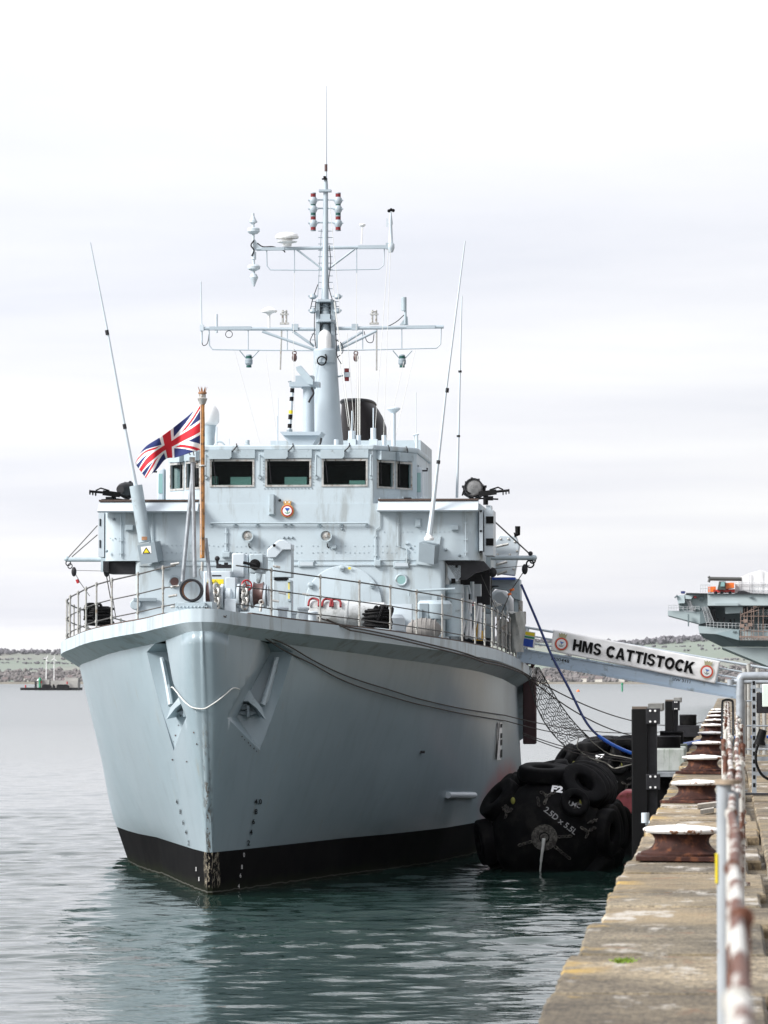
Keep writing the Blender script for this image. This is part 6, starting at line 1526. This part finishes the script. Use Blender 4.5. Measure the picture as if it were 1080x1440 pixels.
# =================================================================== MOORING LINES, NET, CABLES
def line(nm,pts,r,mt,label,cat,group=None,n=6):
    k=MB();k.tube(pts,r,n);o=V(pts[0]);ob=k.build(nm,mt,None,origin=o);return tag(ob,label,cat,group)
bowp=SM@S(296,857,-.15)
for j,(pp,lab) in enumerate((([(318,866),(345,880),(372,894),(400,907),(435,927),(470,944),(505,957),(541,968),(576,979),(611,988),(647,996),(682,1002),(706,1006)],'upper of two dark bow lines sweeping across the hull'),([(316,867),(345,883),(372,897),(400,910),(435,933),(470,952),(505,966),(541,977),(576,987),(611,995),(647,1003),(682,1009.5),(708,1014)],'lower of two dark bow lines sweeping across the hull'))):
    hs=[(SMI@(SM@H(x,y,.07))) for x,y in pp if x>=400];y4=hs[0].y;pre=[S(x,y,lerp(-.75,y4,(x-300)/100.0)) for x,y in pp if x<400]
    q=[SM@p for p in spline(pre+hs,4)]
    line('mooring_line',[bowp+V((-.25,.2,.08)),bowp]+q+catenary(q[-1],V((-.52+.2*j,149.0+.3*j,QZ+.2)),.42+.12*j,24)[1:],.014,M['rope'],lab,'mooring line','dark mooring lines')
# spring lines laid along the strake then out to far bollards
for j,(o_,lab,yb,k0) in enumerate(((.07,'upper of two dark lines along the deck edge to a far bollard',167.5,0),(.13,'lower of two dark lines along the deck edge to a far bollard',149.2,1))):
    pts=[SM@(S(440+12*j,872+2*j,3.2)+V((.1,0,.05)))]
    for i in range(ND):
        s=dpath[i][1]
        if 3.6<s<26:
            q=off(i,-o_);pts.append(SM@V((q[0],q[1],zd(s)-.02-.30*min((s-3.6)/9,1)-.07*j)))
    end=V((-.42,yb,QZ+.2));pts+=catenary(pts[-1],end,.75+.3*j,30)[1:]
    line('mooring_line',pts,.018,M['rope'],lab,'mooring line','dark mooring lines')
for j in range(2):
    a=W(735+2*j,1031+3*j,112);b=V((-.95,118+4*j,1.9));line('mooring_line',catenary(a,b,.25+.1*j,24),.014,M['rope'],('upper' if j==0 else 'lower')+' of two thin lines low over the water beside the smaller fender','mooring line')
# navy shore cable turning into the blue hose
pa=SM@S(733,822,26.5)
pts=spline([pa,W(752,866,106.3),W(775,920,105.6),W(800,968,104.8),W(826,1018,104),W(852,1042,103),W(890,1060,101),W(916,1063,101.2),W(940,1052,103.5),G(966,1046,QZ+.08)],6)
i_=int(len(pts)*.52);line('shore_cable',pts[:i_+1],.032,M['bluerope'],'navy blue cable hanging from the ship past the banner','cable')
line('blue_hose',pts[i_:]+spline([G(966,1046,QZ+.06),G(1000,1040,QZ+.06),G(1040,1037,QZ+.06),G(1100,1036,QZ+.06)],5)[1:],.048,M['bluehose'],'bright blue hose sagging to the quay and across it','hose')
# debris net
nt0=SM@S(748,936,33);tops=[nt0+V((.02*math.cos(i),.05*i,-.03*i*.5)) for i in range(3)]
k=MB();NL=11;NC=18;bl0=W(795,1050,117);bl1=W(829,1038,119)
def npnt(u,v):
    a=nt0+V((.35*(u-.5),.4*u,-.05*u));b=bl0.lerp(bl1,u)+V((0,0,.12*math.sin(u*3.1)));p=a.lerp(b,v);return p-V((.14*math.sin(v*3.14)*(1-u),0,.25*math.sin(math.pi*v)*(1 if u<.9 else .8)))
for i in range(NL+1): k.tube([npnt(min(max(i/NL+(.5/NL)*math.sin(j*2.3+i),0),1),j/NC) for j in range(NC+1)],.011,4,cap=False)
for j in range(2,NC+1): k.tube([npnt(i/NL,min(j/NC+.012*math.sin(i*2.1+j),1)) for i in range(NL+1)],.010,4,cap=False)
for i in(0,NL): k.tube([npnt(i/NL,j/NC) for j in range(NC+1)],.016,5)
o=k.build('debris_net',M['wire'],None,origin=nt0);tag(o,'dark net hanging from the deck edge down towards the smaller fender','net')
line('tether_line',spline([npnt(.55,1),W(812,1052,118),W(830,1066,120),W(850,1072,122),W(862,1080,122),W(868,1080,122),W(884,1076,120),W(892,1074,118)],6),.016,M['ropeb'],'beige line looped from the net across the front of the smaller fender','line')
line('tether_line',spline([npnt(.95,.9),W(836,1046,120),W(856,1060,121),W(875,1064,120),W(892,1068,118)],6),.013,M['ropeb'],'thin beige line running from the net edge above the other beige loop','line')
# lines from posts
line('tether_line',catenary(W(697,1139,92),W(716,1148,91.8),.05,8),.012,M['ropew'],'short pale line tied to the left side of the large fender','line')
# =================================================================== FAR SHORE
def land():
    X=np.concatenate([np.linspace(-6000,-1400,40),np.linspace(-1380,260,240),np.linspace(300,4000,40)]);Y=np.concatenate([[4850,4880,4900],np.linspace(4920,6600,70),[7000,8000]])
    gx,gy=np.meshgrid(X,Y)
    t=np.clip((gy-4900)/1300,0,1);ridge=lerp(41,66,1/(1+np.exp(-(gx+480)/60)))
    ridge=ridge+4*np.sin(gx/170)+2.5*np.sin(gx/61+1)
    gz=-4+5*np.clip((gy-4850)/60,0,1)+ridge*(t**1.15)+2.5*np.sin(gx/90+gy/70)*t
    ny,nx=gx.shape;k=MB();k.v=[tuple(p) for p in np.stack([gx,gy,gz],-1).reshape(-1,3)];k.f=[(j*nx+i,j*nx+i+1,(j+1)*nx+i+1,(j+1)*nx+i) for j in range(ny-1) for i in range(nx-1)];k.m=[0]*len(k.f)
    m,nt,b,tc=base_mat('field_green_hazed');v=tc.outputs['Object'];n=nt.nodes.new('ShaderNodeTexVoronoi');n.inputs['Scale'].default_value=.0042;nt.links.new(mapping(nt,v,(1,.8,0)),n.inputs['Vector'])
    sx=nt.nodes.new('ShaderNodeSeparateColor');nt.links.new(n.outputs['Color'],sx.inputs[0]);c=ramp(nt,[(0,(.16,.195,.15)),(.35,(.175,.205,.165)),(.6,(.2,.2,.165)),(.85,(.165,.18,.15)),(1,(.23,.21,.18))]);nt.links.new(sx.outputs[0],c.inputs[0]);nt.links.new(c.outputs[0],b.inputs['Base Color']);b.inputs['Roughness'].default_value=.95  # field colours softened, distance haze put into them
    o=k.build('hills',m,None,smooth=60,recalc=False);tag(o,kind='structure');me=o.data
    bm=bmesh.new();bm.from_mesh(me);bmesh.ops.recalc_face_normals(bm,faces=bm.faces);return BVHTree.FromBMesh(bm)
lbv=land()
def lz(x,y):
    r=lbv.ray_cast(V((x,y,500)),V((0,0,-1)));return r[0].z if r[0] else 0
def woods(nm,label,spots,mt):
    t0=[];bm=bmesh.new();bmesh.ops.create_icosphere(bm,subdivisions=1,radius=1);bv=np.array([v.co[:] for v in bm.verts]);bf=[tuple(v.index for v in f.verts) for f in bm.faces];bm.free()
    k=MB();r=np.random.default_rng(5)
    for x,y,s in spots:
        z=lz(x,y)
        for q in range(4):
            w=s*r.uniform(.35,.7);c=np.array([x+r.normal(0,s*.5),y+r.normal(0,s*.3),z+s*r.uniform(.3,.85)])
            vv=bv*(1+r.normal(0,.22,(len(bv),1)))*np.array([w,w,w*.85])+c;k.add(vv,bf)
        k.tube([V((x,y,z-1)),V((x,y,z+s*.6))],s*.06,4)
    o=k.build(nm,mt,None,smooth=0,recalc=False);tag(o,label,'trees',kind='stuff')
r=np.random.default_rng(3);sp=[];sp2=[]
for x in np.arange(-1300,240,4.0):                        # ridge belt
    for q in range(2): sp.append((x+r.normal(0,4),6190+r.normal(0,25),r.uniform(3,6.5)*(1.25 if -130<x<-70 or x>10 else 1)))
for i in range(2300):                                     # belt above the shore
    x=r.uniform(-1300,240);y=r.uniform(4915,5320);sp2.append((x,y,r.uniform(3,7)))
for i in range(650):                                      # hedges between the fields
    x=r.uniform(-1300,240);y=[5560,5780,5980][i%3]+40*math.sin(x/110+i%3*2)+r.normal(0,9);sp.append((x,y,r.uniform(1.6,3.4)))
woods('ridge_trees','line of bare trees and hedges along the far hills',sp,mat('bare_tree_purple',(.11,.105,.115),.95,.35,.05))
woods('shore_woodland','brown-purple bare woodland above the far shore',sp2,mat('shore_tree_brown',(.125,.112,.108),.95,.4,.03))
k=MB();k.box((-1400,4845,-2),(300,4862,2.6));o=k.build('far_shore',mat('far_shore_stone',(.3,.27,.22),.9,.2,.05),None);tag(o,kind='structure')
cw=mat('cottage_wall',(.62,.58,.52),.9,.1,.1);cr_=mat('cottage_roof',(.13,.10,.095),.9,.1,.1)
for i in range(20):
    x=-880+ i*17 if i<6 else -260+(i-6)*22;x+=r.uniform(-4,4);y=4905+r.uniform(0,150);z=lz(x,y);w=r.uniform(2.6,5);d=4;h=r.uniform(3,4.5)
    e=empty('far_house',(x,y,z));tag(e,'pale house with a dark roof among the trees on the far shore','house','houses along the far shore')
    k=MB();k.box((-w,-d,-1),(w,d,h));k.build('wall',cw,e,smooth=0);k=MB();k.prism([(-w-.4,-d-.5,h+.01),(-w-.4,d+.5,h+.01),(-w-.4,0,h+3)],(2*w+.8,0,0));k.build('roof',cr_,e,smooth=0)
# pontoon with tyres, breakwater block, turbines
py_=1800.0
def Pp(px,py,o=0): return W(px,py,py_-o)
pt=empty('mooring_pontoon',(Pp(66,970).x,py_,0));tag(pt,'low black pontoon with small green beacon out on the water at left','pontoon');po=V(pt.location)
def pl_(mb): mb.v=[tuple(V(q)-po) for q in mb.v];return mb
k=MB();k.box((Pp(32,0).x,py_,-1),(Pp(112,0).x,py_+14,Pp(0,967).z));pl_(k).build('pontoon_deck',M['black'],pt)
k=MB();k.box((Pp(58,0).x,py_+1,Pp(0,967.2).z),(Pp(72,0).x,py_+8,Pp(0,955.5).z));k.box((Pp(74,0).x,py_+1,Pp(0,967.2).z),(Pp(112,0).x,py_+8,Pp(0,957).z));k.box((Pp(93,0).x,py_+2,Pp(0,958).z),(Pp(112,0).x,py_+8,Pp(0,953).z));pl_(k).build('concrete_wall',mat('breakwater_concrete',(.34,.33,.31),.9,.15,.3),pt,smooth=0)
for x0,x1 in((59,72),(74,77),(79.5,97)):
    k=MB();a=Pp(x0,969.5,1.5);b=Pp(x1,962.5,1.5);k.prism([(a.x,py_-1.5,a.z),(b.x,py_-1.5,a.z),(b.x,py_-1.5,a.z*.3+b.z*.7),(b.x-1,py_-1.5,b.z),(a.x+.6,py_-1.5,b.z),(a.x,py_-1.5,b.z-.5)],(0,1.4,0));pl_(k).build('pontoon_fender',M['black'],pt)
k=MB();k.box((Pp(51,0).x,py_+2,Pp(0,967.2).z),(Pp(53.2,0).x,py_+4,Pp(0,958).z));pl_(k).build('dark_post',M['dark'],pt)
k=MB();k.lathe([(.5,0),(.5,3),(.75,3.1),(.75,3.5),(.3,4.5)],Pp(56,967),(0,0,1),12);pl_(k).build('beacon',M['sgreen'],pt)
k=MB();k.lathe([(.9,0),(.9,.35),(.5,.9)],Pp(55,957.5,-1),(0,0,1),12);pl_(k).build('beacon_gallery',M['white'],pt)
k=MB();k.lathe([(.35,0),(.35,1.2)],Pp(36,967,-2),(0,0,1),10);k.lathe([(.3,0),(.3,1.1)],Pp(58,961,0),(0,0,1),8);k.lathe([(.3,0),(.3,1.1)],Pp(94.5,962,0),(0,0,1),8);pl_(k).build('red_marker',M['red'],pt)
k=MB();k.box((Pp(72,0).x,py_+3,Pp(0,962).z),(Pp(84,0).x,py_+5,Pp(0,959).z));pl_(k).build('footbridge',M['steel'],pt)
for px,top,lab,a0 in((65,926,'left of two small white wind turbines behind the pontoon',.5),(76,926.5,'right of two small white wind turbines behind the pontoon',0)):
    y=py_+10;e=empty('wind_turbine',W(px,967,y));tag(e,lab,'wind turbine','small wind turbines');p0=V(e.location);h=W(px,top,y).z-p0.z
    k=MB();k.tube([(0,0,-1),(0,0,h)],[.28,.16],10);k.build('turbine_tower',M['white'],e);k=MB();k.lathe([(.22,-.4),(.25,.3),(.05,.5)],(0,-.1,h),(0,-1,0),12);hub=k.build('turbine_hub',M['white'],e)
    for t in range(3):
        a=a0+t*2.094;d=V((math.sin(a),0,math.cos(a)));n=V((d.z,0,-d.x));c=V((0,-.5,h));k=MB();k.prism([c+n*.05,c+d*.5+n*.3,c+d*1.0+n*.24,c+d*1.7+n*.05,c+d*1.7-n*.02,c-n*.05],(0,.1,0));k.build('turbine_blade',M['white'],e)
# buoy and green mark
p=W(813,972.5,1560);k=MB();k.lathe([(.1,-.5),(.62,-.2),(.7,.15),(.5,.55),(.12,.75),(.1,1.0)],(p.x,p.y,0),(0,0,1),18);o=k.build('buoy',M['orange'],None,origin=(p.x,p.y,0));tag(o,'tiny orange buoy floating beyond the net','buoy')
p=W(875,972,1620);k=MB();k.tube([(p.x,p.y,-2),(p.x,p.y,3.4)],.32,8);k.lathe([(.5,0),(.5,.5)],(p.x,p.y,2.6),(0,0,1),10);o=k.build('channel_mark',M['sgreen'],None,origin=(p.x,p.y,0));tag(o,'thin green channel post in the water under the gangway','channel marker')
k=MB();p=W(813,888,5900);z=lz(p.x,5900)
# =================================================================== AIRCRAFT CARRIER (right edge)
cy=730.0
def Cp(zx,zy,o=0): return W(900+zx/6.0,780+zy/6.0,cy-o)
car=empty('aircraft_carrier',(Cp(690,1070).x,cy,0));tag(car,'huge pale grey aircraft carrier with scaffolding, moored beyond the gangway','aircraft carrier');co=V(car.location)
def cl_(mb): mb.v=[tuple(V(q)-co) for q in mb.v];return mb
def cpr(k,pts,d,o=0): k.prism([Cp(x,y,o) for x,y in pts],(0,d,0));return k
RXE=2600
k=MB();cpr(k,[(690,780),(RXE,786),(RXE,1200),(1560,1080),(1280,1012),(1080,940)],60,4)
k.prism([(Cp(1260,1000).x,cy,Cp(1260,1000).z),(Cp(RXE,1000).x,cy,Cp(RXE,1190).z),(Cp(RXE,1000).x,cy,-2),(Cp(1800,1000).x,cy,-2)],(0,55,0))
hullc=cl_(k).build('carrier_hull',mat('carrier_hull_paled',(.38,.445,.45),.6,.05,.15),car,smooth=0)  # ship grey paled here to offset the overhang's shade
k=MB();
pts=[(500,662),(640,670),(835,722),(RXE,735)];low=[(690,778),(690,778),(835,779),(RXE,784)]
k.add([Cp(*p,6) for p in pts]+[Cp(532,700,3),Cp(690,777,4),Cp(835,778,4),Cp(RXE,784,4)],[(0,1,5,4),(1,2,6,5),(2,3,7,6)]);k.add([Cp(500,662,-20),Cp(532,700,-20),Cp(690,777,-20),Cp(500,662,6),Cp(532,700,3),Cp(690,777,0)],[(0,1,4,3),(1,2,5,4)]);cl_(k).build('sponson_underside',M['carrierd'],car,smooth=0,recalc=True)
k=MB();cpr(k,[(490,600),(820,630),(RXE,640),(RXE,735),(835,722),(640,670),(500,662)],26,6);sp_=cl_(k).build('lower_sponson',M['carrier'],car,smooth=0)
k=MB();cpr(k,[(640,668),(835,722),(835,632),(815,630),(660,660)],.3,6.4);cl_(k).build('sponson_plate',mat('carrier_plate',(.27,.35,.37),.6,.05,.2),sp_,smooth=0)
k=MB();cpr(k,[(500,560),(RXE,560),(RXE,640),(820,630),(495,600)],24,-1);cpr(k,[(575,430),(RXE,430),(RXE,600),(600,600)],30,-4);g_=cl_(k).build('gallery_wall',mat('carrier_gallery_shade',(.2,.27,.285),.7,.15,.4),car,smooth=0)  # recessed gallery wall, its shade painted in as a darker grey
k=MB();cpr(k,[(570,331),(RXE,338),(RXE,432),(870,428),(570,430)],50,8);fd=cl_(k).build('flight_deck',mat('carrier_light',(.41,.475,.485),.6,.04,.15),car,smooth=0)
k=MB();cpr(k,[(390,322),(570,326),(570,331),(390,326)],40,7);cpr(k,[(570,327),(RXE,333),(RXE,338),(570,331)],50,8.5);cl_(k).build('deck_edge',M['dark'],fd,smooth=0)
k=MB();cpr(k,[(305,345),(375,340),(395,326),(570,331),(570,480),(505,480),(470,470),(380,450),(325,415)],14,5);cpr(k,[(235,472),(330,474),(505,480),(507,584),(235,512)],16,5.5);cpr(k,[(505,480),(575,440),(605,560),(560,575),(507,584)],18,4);bs_=cl_(k).build('bow_sponson',M['carrier'],car,smooth=0)
k=MB();cpr(k,[(505,482),(530,470),(600,565),(507,584)],.4,5.6);cpr(k,[(325,415),(505,440),(505,472),(330,474)],.4,5.6);cl_(k).build('sponson_painted_shadow',M['carrierd'],bs_,smooth=0)  # thin flat plates painting shadowed hollows on the sponson
k=MB();cpr(k,[(305,345),(375,340),(378,408),(322,412)],1.5,6.5);cpr(k,[(375,340),(450,345),(430,375),(385,372)],1,6.4);cl_(k).build('sponson_box',mat('carrier_box',(.44,.52,.54),.6,.05,.3),bs_,smooth=0)
k=MB();cpr(k,[(345,308),(382,308),(378,326),(345,326)],3,6);cl_(k).build('blue_housing',M['flagblue'],bs_,smooth=0)
cr_grey=mat('carrier_rail_grey',(.45,.47,.48),.6)
def crail(x0,x1,y0,h,o,step=22,slope=0):
    n=max(2,int((x1-x0)/step));k=MB()
    for i in range(n+1): x=lerp(x0,x1,i/n);k.tube([Cp(x,y0+slope*(x-x0),o),Cp(x,y0-h+slope*(x-x0),o)],.045,4)
    for f in(.5,1): k.tube([Cp(x0,y0-h*f,o),Cp(x1,y0-h*f+slope*(x1-x0),o)],.045,4)
    cl_(k).build('carrier_railing',cr_grey,car)
crail(240,330,470,44,6);crail(330,500,468,30,6,30);crail(510,590,318,64,9,20);crail(560,840,615,44,6.5,30,.03);crail(840,1300,632,44,6.5,30);crail(985,1300,510,44,6);crail(960,1300,332,60,9,35)
k=MB()
for x0,y0,x1,y1 in((525,440,560,570),(545,440,600,570),(380,375,440,470),(395,380,425,470)):
    k.tube([Cp(x0,y0,6),Cp(x1,y1,6)],.08,4);k.tube([Cp(x0+28,y0,6),Cp(x1+24,y1,6)],.08,4)
    for i in range(7): t=i/7;t2=(i+1)/7;k.tube([Cp(lerp(x0,x1,t),lerp(y0,y1,t),6),Cp(lerp(x0+28,x1+24,t2),lerp(y0,y1,t2),6)],.05,4)
cl_(k).build('lattice_bracket',mat('carrier_lattice',(.3,.31,.32),.6),car)
k=MB();cpr(k,[(718,440),(865,437),(868,490),(720,498)],3,7);cpr(k,[(632,408),(830,408),(830,430),(632,430)],.6,8.5);cl_(k).build('hanging_box',M['carrier'],car,smooth=0)
k=MB();
for x0,y0,x1,y1 in((650,535,668,560),(700,530,716,610),(755,545,772,600),(790,540,802,580),(915,530,945,625),(1030,545,1078,610),(600,460,640,560)): cpr(k,[(x0,y0),(x1,y0),(x1,y1),(x0,y1)],.6,2)
cpr(k,[(870,432),(1080,436),(1080,462),(980,470),(960,500),(900,520),(870,500)],.5,-3.4);cl_(k).build('gallery_opening',M['dark'],g_,smooth=0)
k=MB();sc_=mat('scaffold_brown',(.24,.17,.14),.8,.3,.4)
for x in(850,880,905,940,960,1000,1040): k.tube([Cp(x,440+ (900-x if x<900 else 0)*.6,7.5),Cp(x,720,7.5)],.06,4)
for a,b in(((850,510),(1020,430)),((850,520),(1080,520)),((850,560),(960,560)),((850,640),(1080,650)),((960,430),(1015,440)),((860,500),(1000,470))): k.tube([Cp(*a,7.5),Cp(*b,7.5)],.07,4)
cpr(k,[(838,685),(1300,690),(1300,703),(838,700)],1.5,9)
for i in range(18): k.tube([Cp(845+i*26,703,9),Cp(858+i*26,722,9)],.06,4);k.tube([Cp(871+i*26,703,9),Cp(858+i*26,722,9)],.06,4)
for x,y in((860,600),(890,560),(900,620),(930,590),(970,430),(1000,420)): k.cbox(Cp(x,y,7.5),(.75,.6,.6))
cl_(k).build('scaffolding',sc_,car,smooth=0)
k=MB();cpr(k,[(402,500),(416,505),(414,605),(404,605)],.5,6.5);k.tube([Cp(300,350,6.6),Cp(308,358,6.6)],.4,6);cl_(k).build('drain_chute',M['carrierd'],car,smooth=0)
k=MB();cpr(k,[(450,350),(475,346),(478,365),(455,368)],.5,6);cl_(k).build('red_box',M['red'],car,smooth=0)
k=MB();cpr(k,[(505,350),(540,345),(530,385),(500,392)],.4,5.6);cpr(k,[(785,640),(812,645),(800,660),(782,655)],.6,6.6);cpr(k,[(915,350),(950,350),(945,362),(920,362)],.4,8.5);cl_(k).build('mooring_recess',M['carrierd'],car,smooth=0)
# mobile crane on its deck
cn=empty('mobile_crane',tuple(Cp(700,328,0)));tag(cn,'orange and dark mobile crane with a lowered boom on the carrier deck','crane');no2=V(cn.location)
def cnl(mb): mb.v=[tuple(V(q)-no2) for q in mb.v];return mb
k=MB();cpr(k,[(620,296),(800,290),(800,318),(620,318)],6,0);cnl(k).build('chassis',M['redwarm'],cn,smooth=0)
k=MB();cpr(k,[(575,270),(640,268),(640,290),(612,316),(575,316)],5,0);cpr(k,[(720,238),(795,236),(795,278),(720,290)],5,.5);cnl(k).build('counterweight',M['orange'],cn,smooth=0)
k=MB();cpr(k,[(668,225),(722,225),(722,295),(652,295)],4,1);cab=cnl(k).build('cab',mat('crane_cab_green',(.06,.07,.06),.5),cn,smooth=0)
k=MB();cpr(k,[(685,230),(715,230),(713,268),(678,268)],.2,1.3);cnl(k).build('cab_window',M['teal'],cab,smooth=0)
k=MB();k.tube([Cp(590,203,0),Cp(860,207,0)],.36,10);k.tube([Cp(578,184,0),Cp(590,203,0),Cp(578,232,0)],.28,6);cnl(k).build('boom',mat('crane_boom_dark',(.06,.06,.055),.5),cn)
k=MB()
for x in(640,690,760): k.lathe([(.3,0),(.3,.4)],Cp(x,322,.6),(0,-1,0),14)
cnl(k).build('wheel',M['black'],cn)
tn=empty('deck_tent',tuple(Cp(1000,333,0)));tag(tn,'large white tarpaulin tent on the carrier deck behind the crane','tent');to=V(tn.location)
k=MB();cpr(k,[(800,322),(802,235),(830,195),(920,155),(1018,128),(1120,160),(1200,200),(1230,240),(1232,333)],28,-2);k.v=[tuple(V(q)-to) for q in k.v];k.build('tent_shell',M['tent'],tn,smooth=0)
k=MB()
for x in(835,925,1020,1120): k.tube([Cp(x,330,-1.7),Cp(x,{835:195,925:156,1020:130,1120:162}[x],-1.7)],.07,5)
for y in(200,250,300): k.tube([Cp(806,y+35*(y<230),-1.7),Cp(1230,y+40*(y<230),-1.7)],.05,5)
k.v=[tuple(V(q)-to) for q in k.v];k.build('tent_frame',mat('tent_rib',(.55,.56,.57),.7),tn)
k=MB();cpr(k,[(815,330),(830,308),(880,304),(925,320),(935,332)],3,4);k.v=[tuple(V(q)) for q in k.v];o=k.build('covered_gear',M['dark'],None,origin=tuple(Cp(870,332,4)));tag(o,'dark covered heap on the carrier deck in front of the tent','heap')
# air: one even box of haze round everything, the sky outside it
k=MB();k.box((-6500,-60,-5.5),(4600,8400,140));hz=bpy.data.materials.new('haze');hz.use_nodes=True;hn=hz.node_tree;hn.nodes.remove(hn.nodes['Principled BSDF'])
pv=hn.nodes.new('ShaderNodeVolumePrincipled');pv.inputs['Color'].default_value=(.93,.95,1,1);pv.inputs['Density'].default_value=.000018;hn.links.new(pv.outputs[0],hn.nodes['Material Output'].inputs['Volume'])
hb=k.build('haze',hz,None,smooth=0);tag(hb,kind='stuff');hb['label']='thin pale haze over the harbour'
for o in list(bpy.data.objects):
    if o.name.split('.')[0] in('locker_slot','gallery_opening','climbing_rungs','hanging_rod','deck_lamp','rail_bottle_screw','locker_hinge','red_fittings','gangway_stanchion','white_spars','passage_pipes','passage_machinery','deck_lockers','cross_bar','roof_aerial','boom_block'): split_loose(o)
# =================================================================== SKY, SUN, CAMERA
w=bpy.data.worlds.new('World');SC.world=w;w.use_nodes=True;nt=w.node_tree;bg=nt.nodes['Background']
SUN_EL,SUN_AZ=math.radians(33),math.radians(-60)   # azimuth of the light: behind the camera, to its left
sky=nt.nodes.new('ShaderNodeTexSky');sky.sky_type='NISHITA';sky.sun_disc=False;sky.sun_elevation=SUN_EL;sky.sun_rotation=math.pi+SUN_AZ*-1
tc=nt.nodes.new('ShaderNodeTexCoord');sp=nt.nodes.new('ShaderNodeSeparateXYZ');nt.links.new(tc.outputs['Generated'],sp.inputs[0])
# cloud deck: direction projected on a flat layer so bands foreshorten towards the horizon
zc=math_(nt,'ADD',math_(nt,'MAXIMUM',sp.outputs[2],0),.055)
cb=nt.nodes.new('ShaderNodeCombineXYZ');nt.links.new(math_(nt,'DIVIDE',sp.outputs[0],zc),cb.inputs[0]);nt.links.new(math_(nt,'DIVIDE',sp.outputs[1],zc),cb.inputs[1])
mp=nt.nodes.new('ShaderNodeMapping');mp.inputs['Scale'].default_value=(.42,.55,1);mp.inputs['Rotation'].default_value=(0,0,.35);mp.inputs['Location'].default_value=(2.3,.6,0);nt.links.new(cb.outputs[0],mp.inputs[0])
cn_=noise(nt,mp.outputs[0],1.0,6,.5,.3)
mp2=nt.nodes.new('ShaderNodeMapping');mp2.inputs['Scale'].default_value=(.16,.30,1);mp2.inputs['Rotation'].default_value=(0,0,-.5);mp2.inputs['Location'].default_value=(5.1,2.2,0);nt.links.new(cb.outputs[0],mp2.inputs[0]);cn2=noise(nt,mp2.outputs[0],1.0,7,.6,.8)
cr=ramp(nt,[(.34,(.75,.77,.85)),(.48,(.885,.89,.94)),(.60,(1.0,1.0,1.01))]);nt.links.new(math_(nt,'ADD',math_(nt,'MULTIPLY',cn_.outputs[0],.5),math_(nt,'MULTIPLY',cn2.outputs[0],.5)),cr.inputs[0])
# overcast: brighter overhead than at the horizon
br=nt.nodes.new('ShaderNodeMapRange');nt.links.new(sp.outputs[2],br.inputs[0]);br.inputs[1].default_value=0;br.inputs[2].default_value=.6;br.inputs[3].default_value=5.9;br.inputs[4].default_value=8.6
side=math_(nt,'SUBTRACT',1.0,math_(nt,'MULTIPLY',sp.outputs[0],.5));cloud=mixc(nt,1.0,cr.outputs[0],math_(nt,'MULTIPLY',br.outputs[0],side),'MULTIPLY')
fin=mixc(nt,.94,sky.outputs[0],cloud);nt.links.new(fin,bg.inputs[0]);bg.inputs[1].default_value=.1
sl_=bpy.data.lights.new('sun','SUN');sl_.energy=3.2;sl_.angle=math.radians(20);sl_.color=(1,.98,.955);so=bpy.data.objects.new('sun',sl_);COL.objects.link(so)
d=V((math.sin(SUN_AZ)*math.cos(SUN_EL),-math.cos(SUN_AZ)*math.cos(SUN_EL),math.sin(SUN_EL)));so.rotation_euler=d.to_track_quat('Z','Y').to_euler()
# the sky node measures its azimuth clockwise from +Y
sky.sun_rotation=math.atan2(d.x,d.y)
cam=bpy.data.cameras.new('camera');cam.lens=144;cam.sensor_width=36;cam.sensor_fit='AUTO';cam.clip_end=30000;cam.clip_start=.5
cam.dof.use_dof=True;cam.dof.focus_distance=90;cam.dof.aperture_fstop=8
cob=bpy.data.objects.new('camera',cam);COL.objects.link(cob);mw=Matrix((( RT.x,UP.x,-FW.x,0),(RT.y,UP.y,-FW.y,0),(RT.z,UP.z,-FW.z,CAMZ),(0,0,0,1)));cob.matrix_world=mw;SC.camera=cob
SC.view_settings.view_transform='Standard';SC.view_settings.look='None';SC.view_settings.exposure=.75;SC.view_settings.gamma=1
SC.render.resolution_x=768;SC.render.resolution_y=1024
SC.cycles.max_bounces=8;SC.cycles.transparent_max_bounces=8;SC.cycles.use_denoising=True
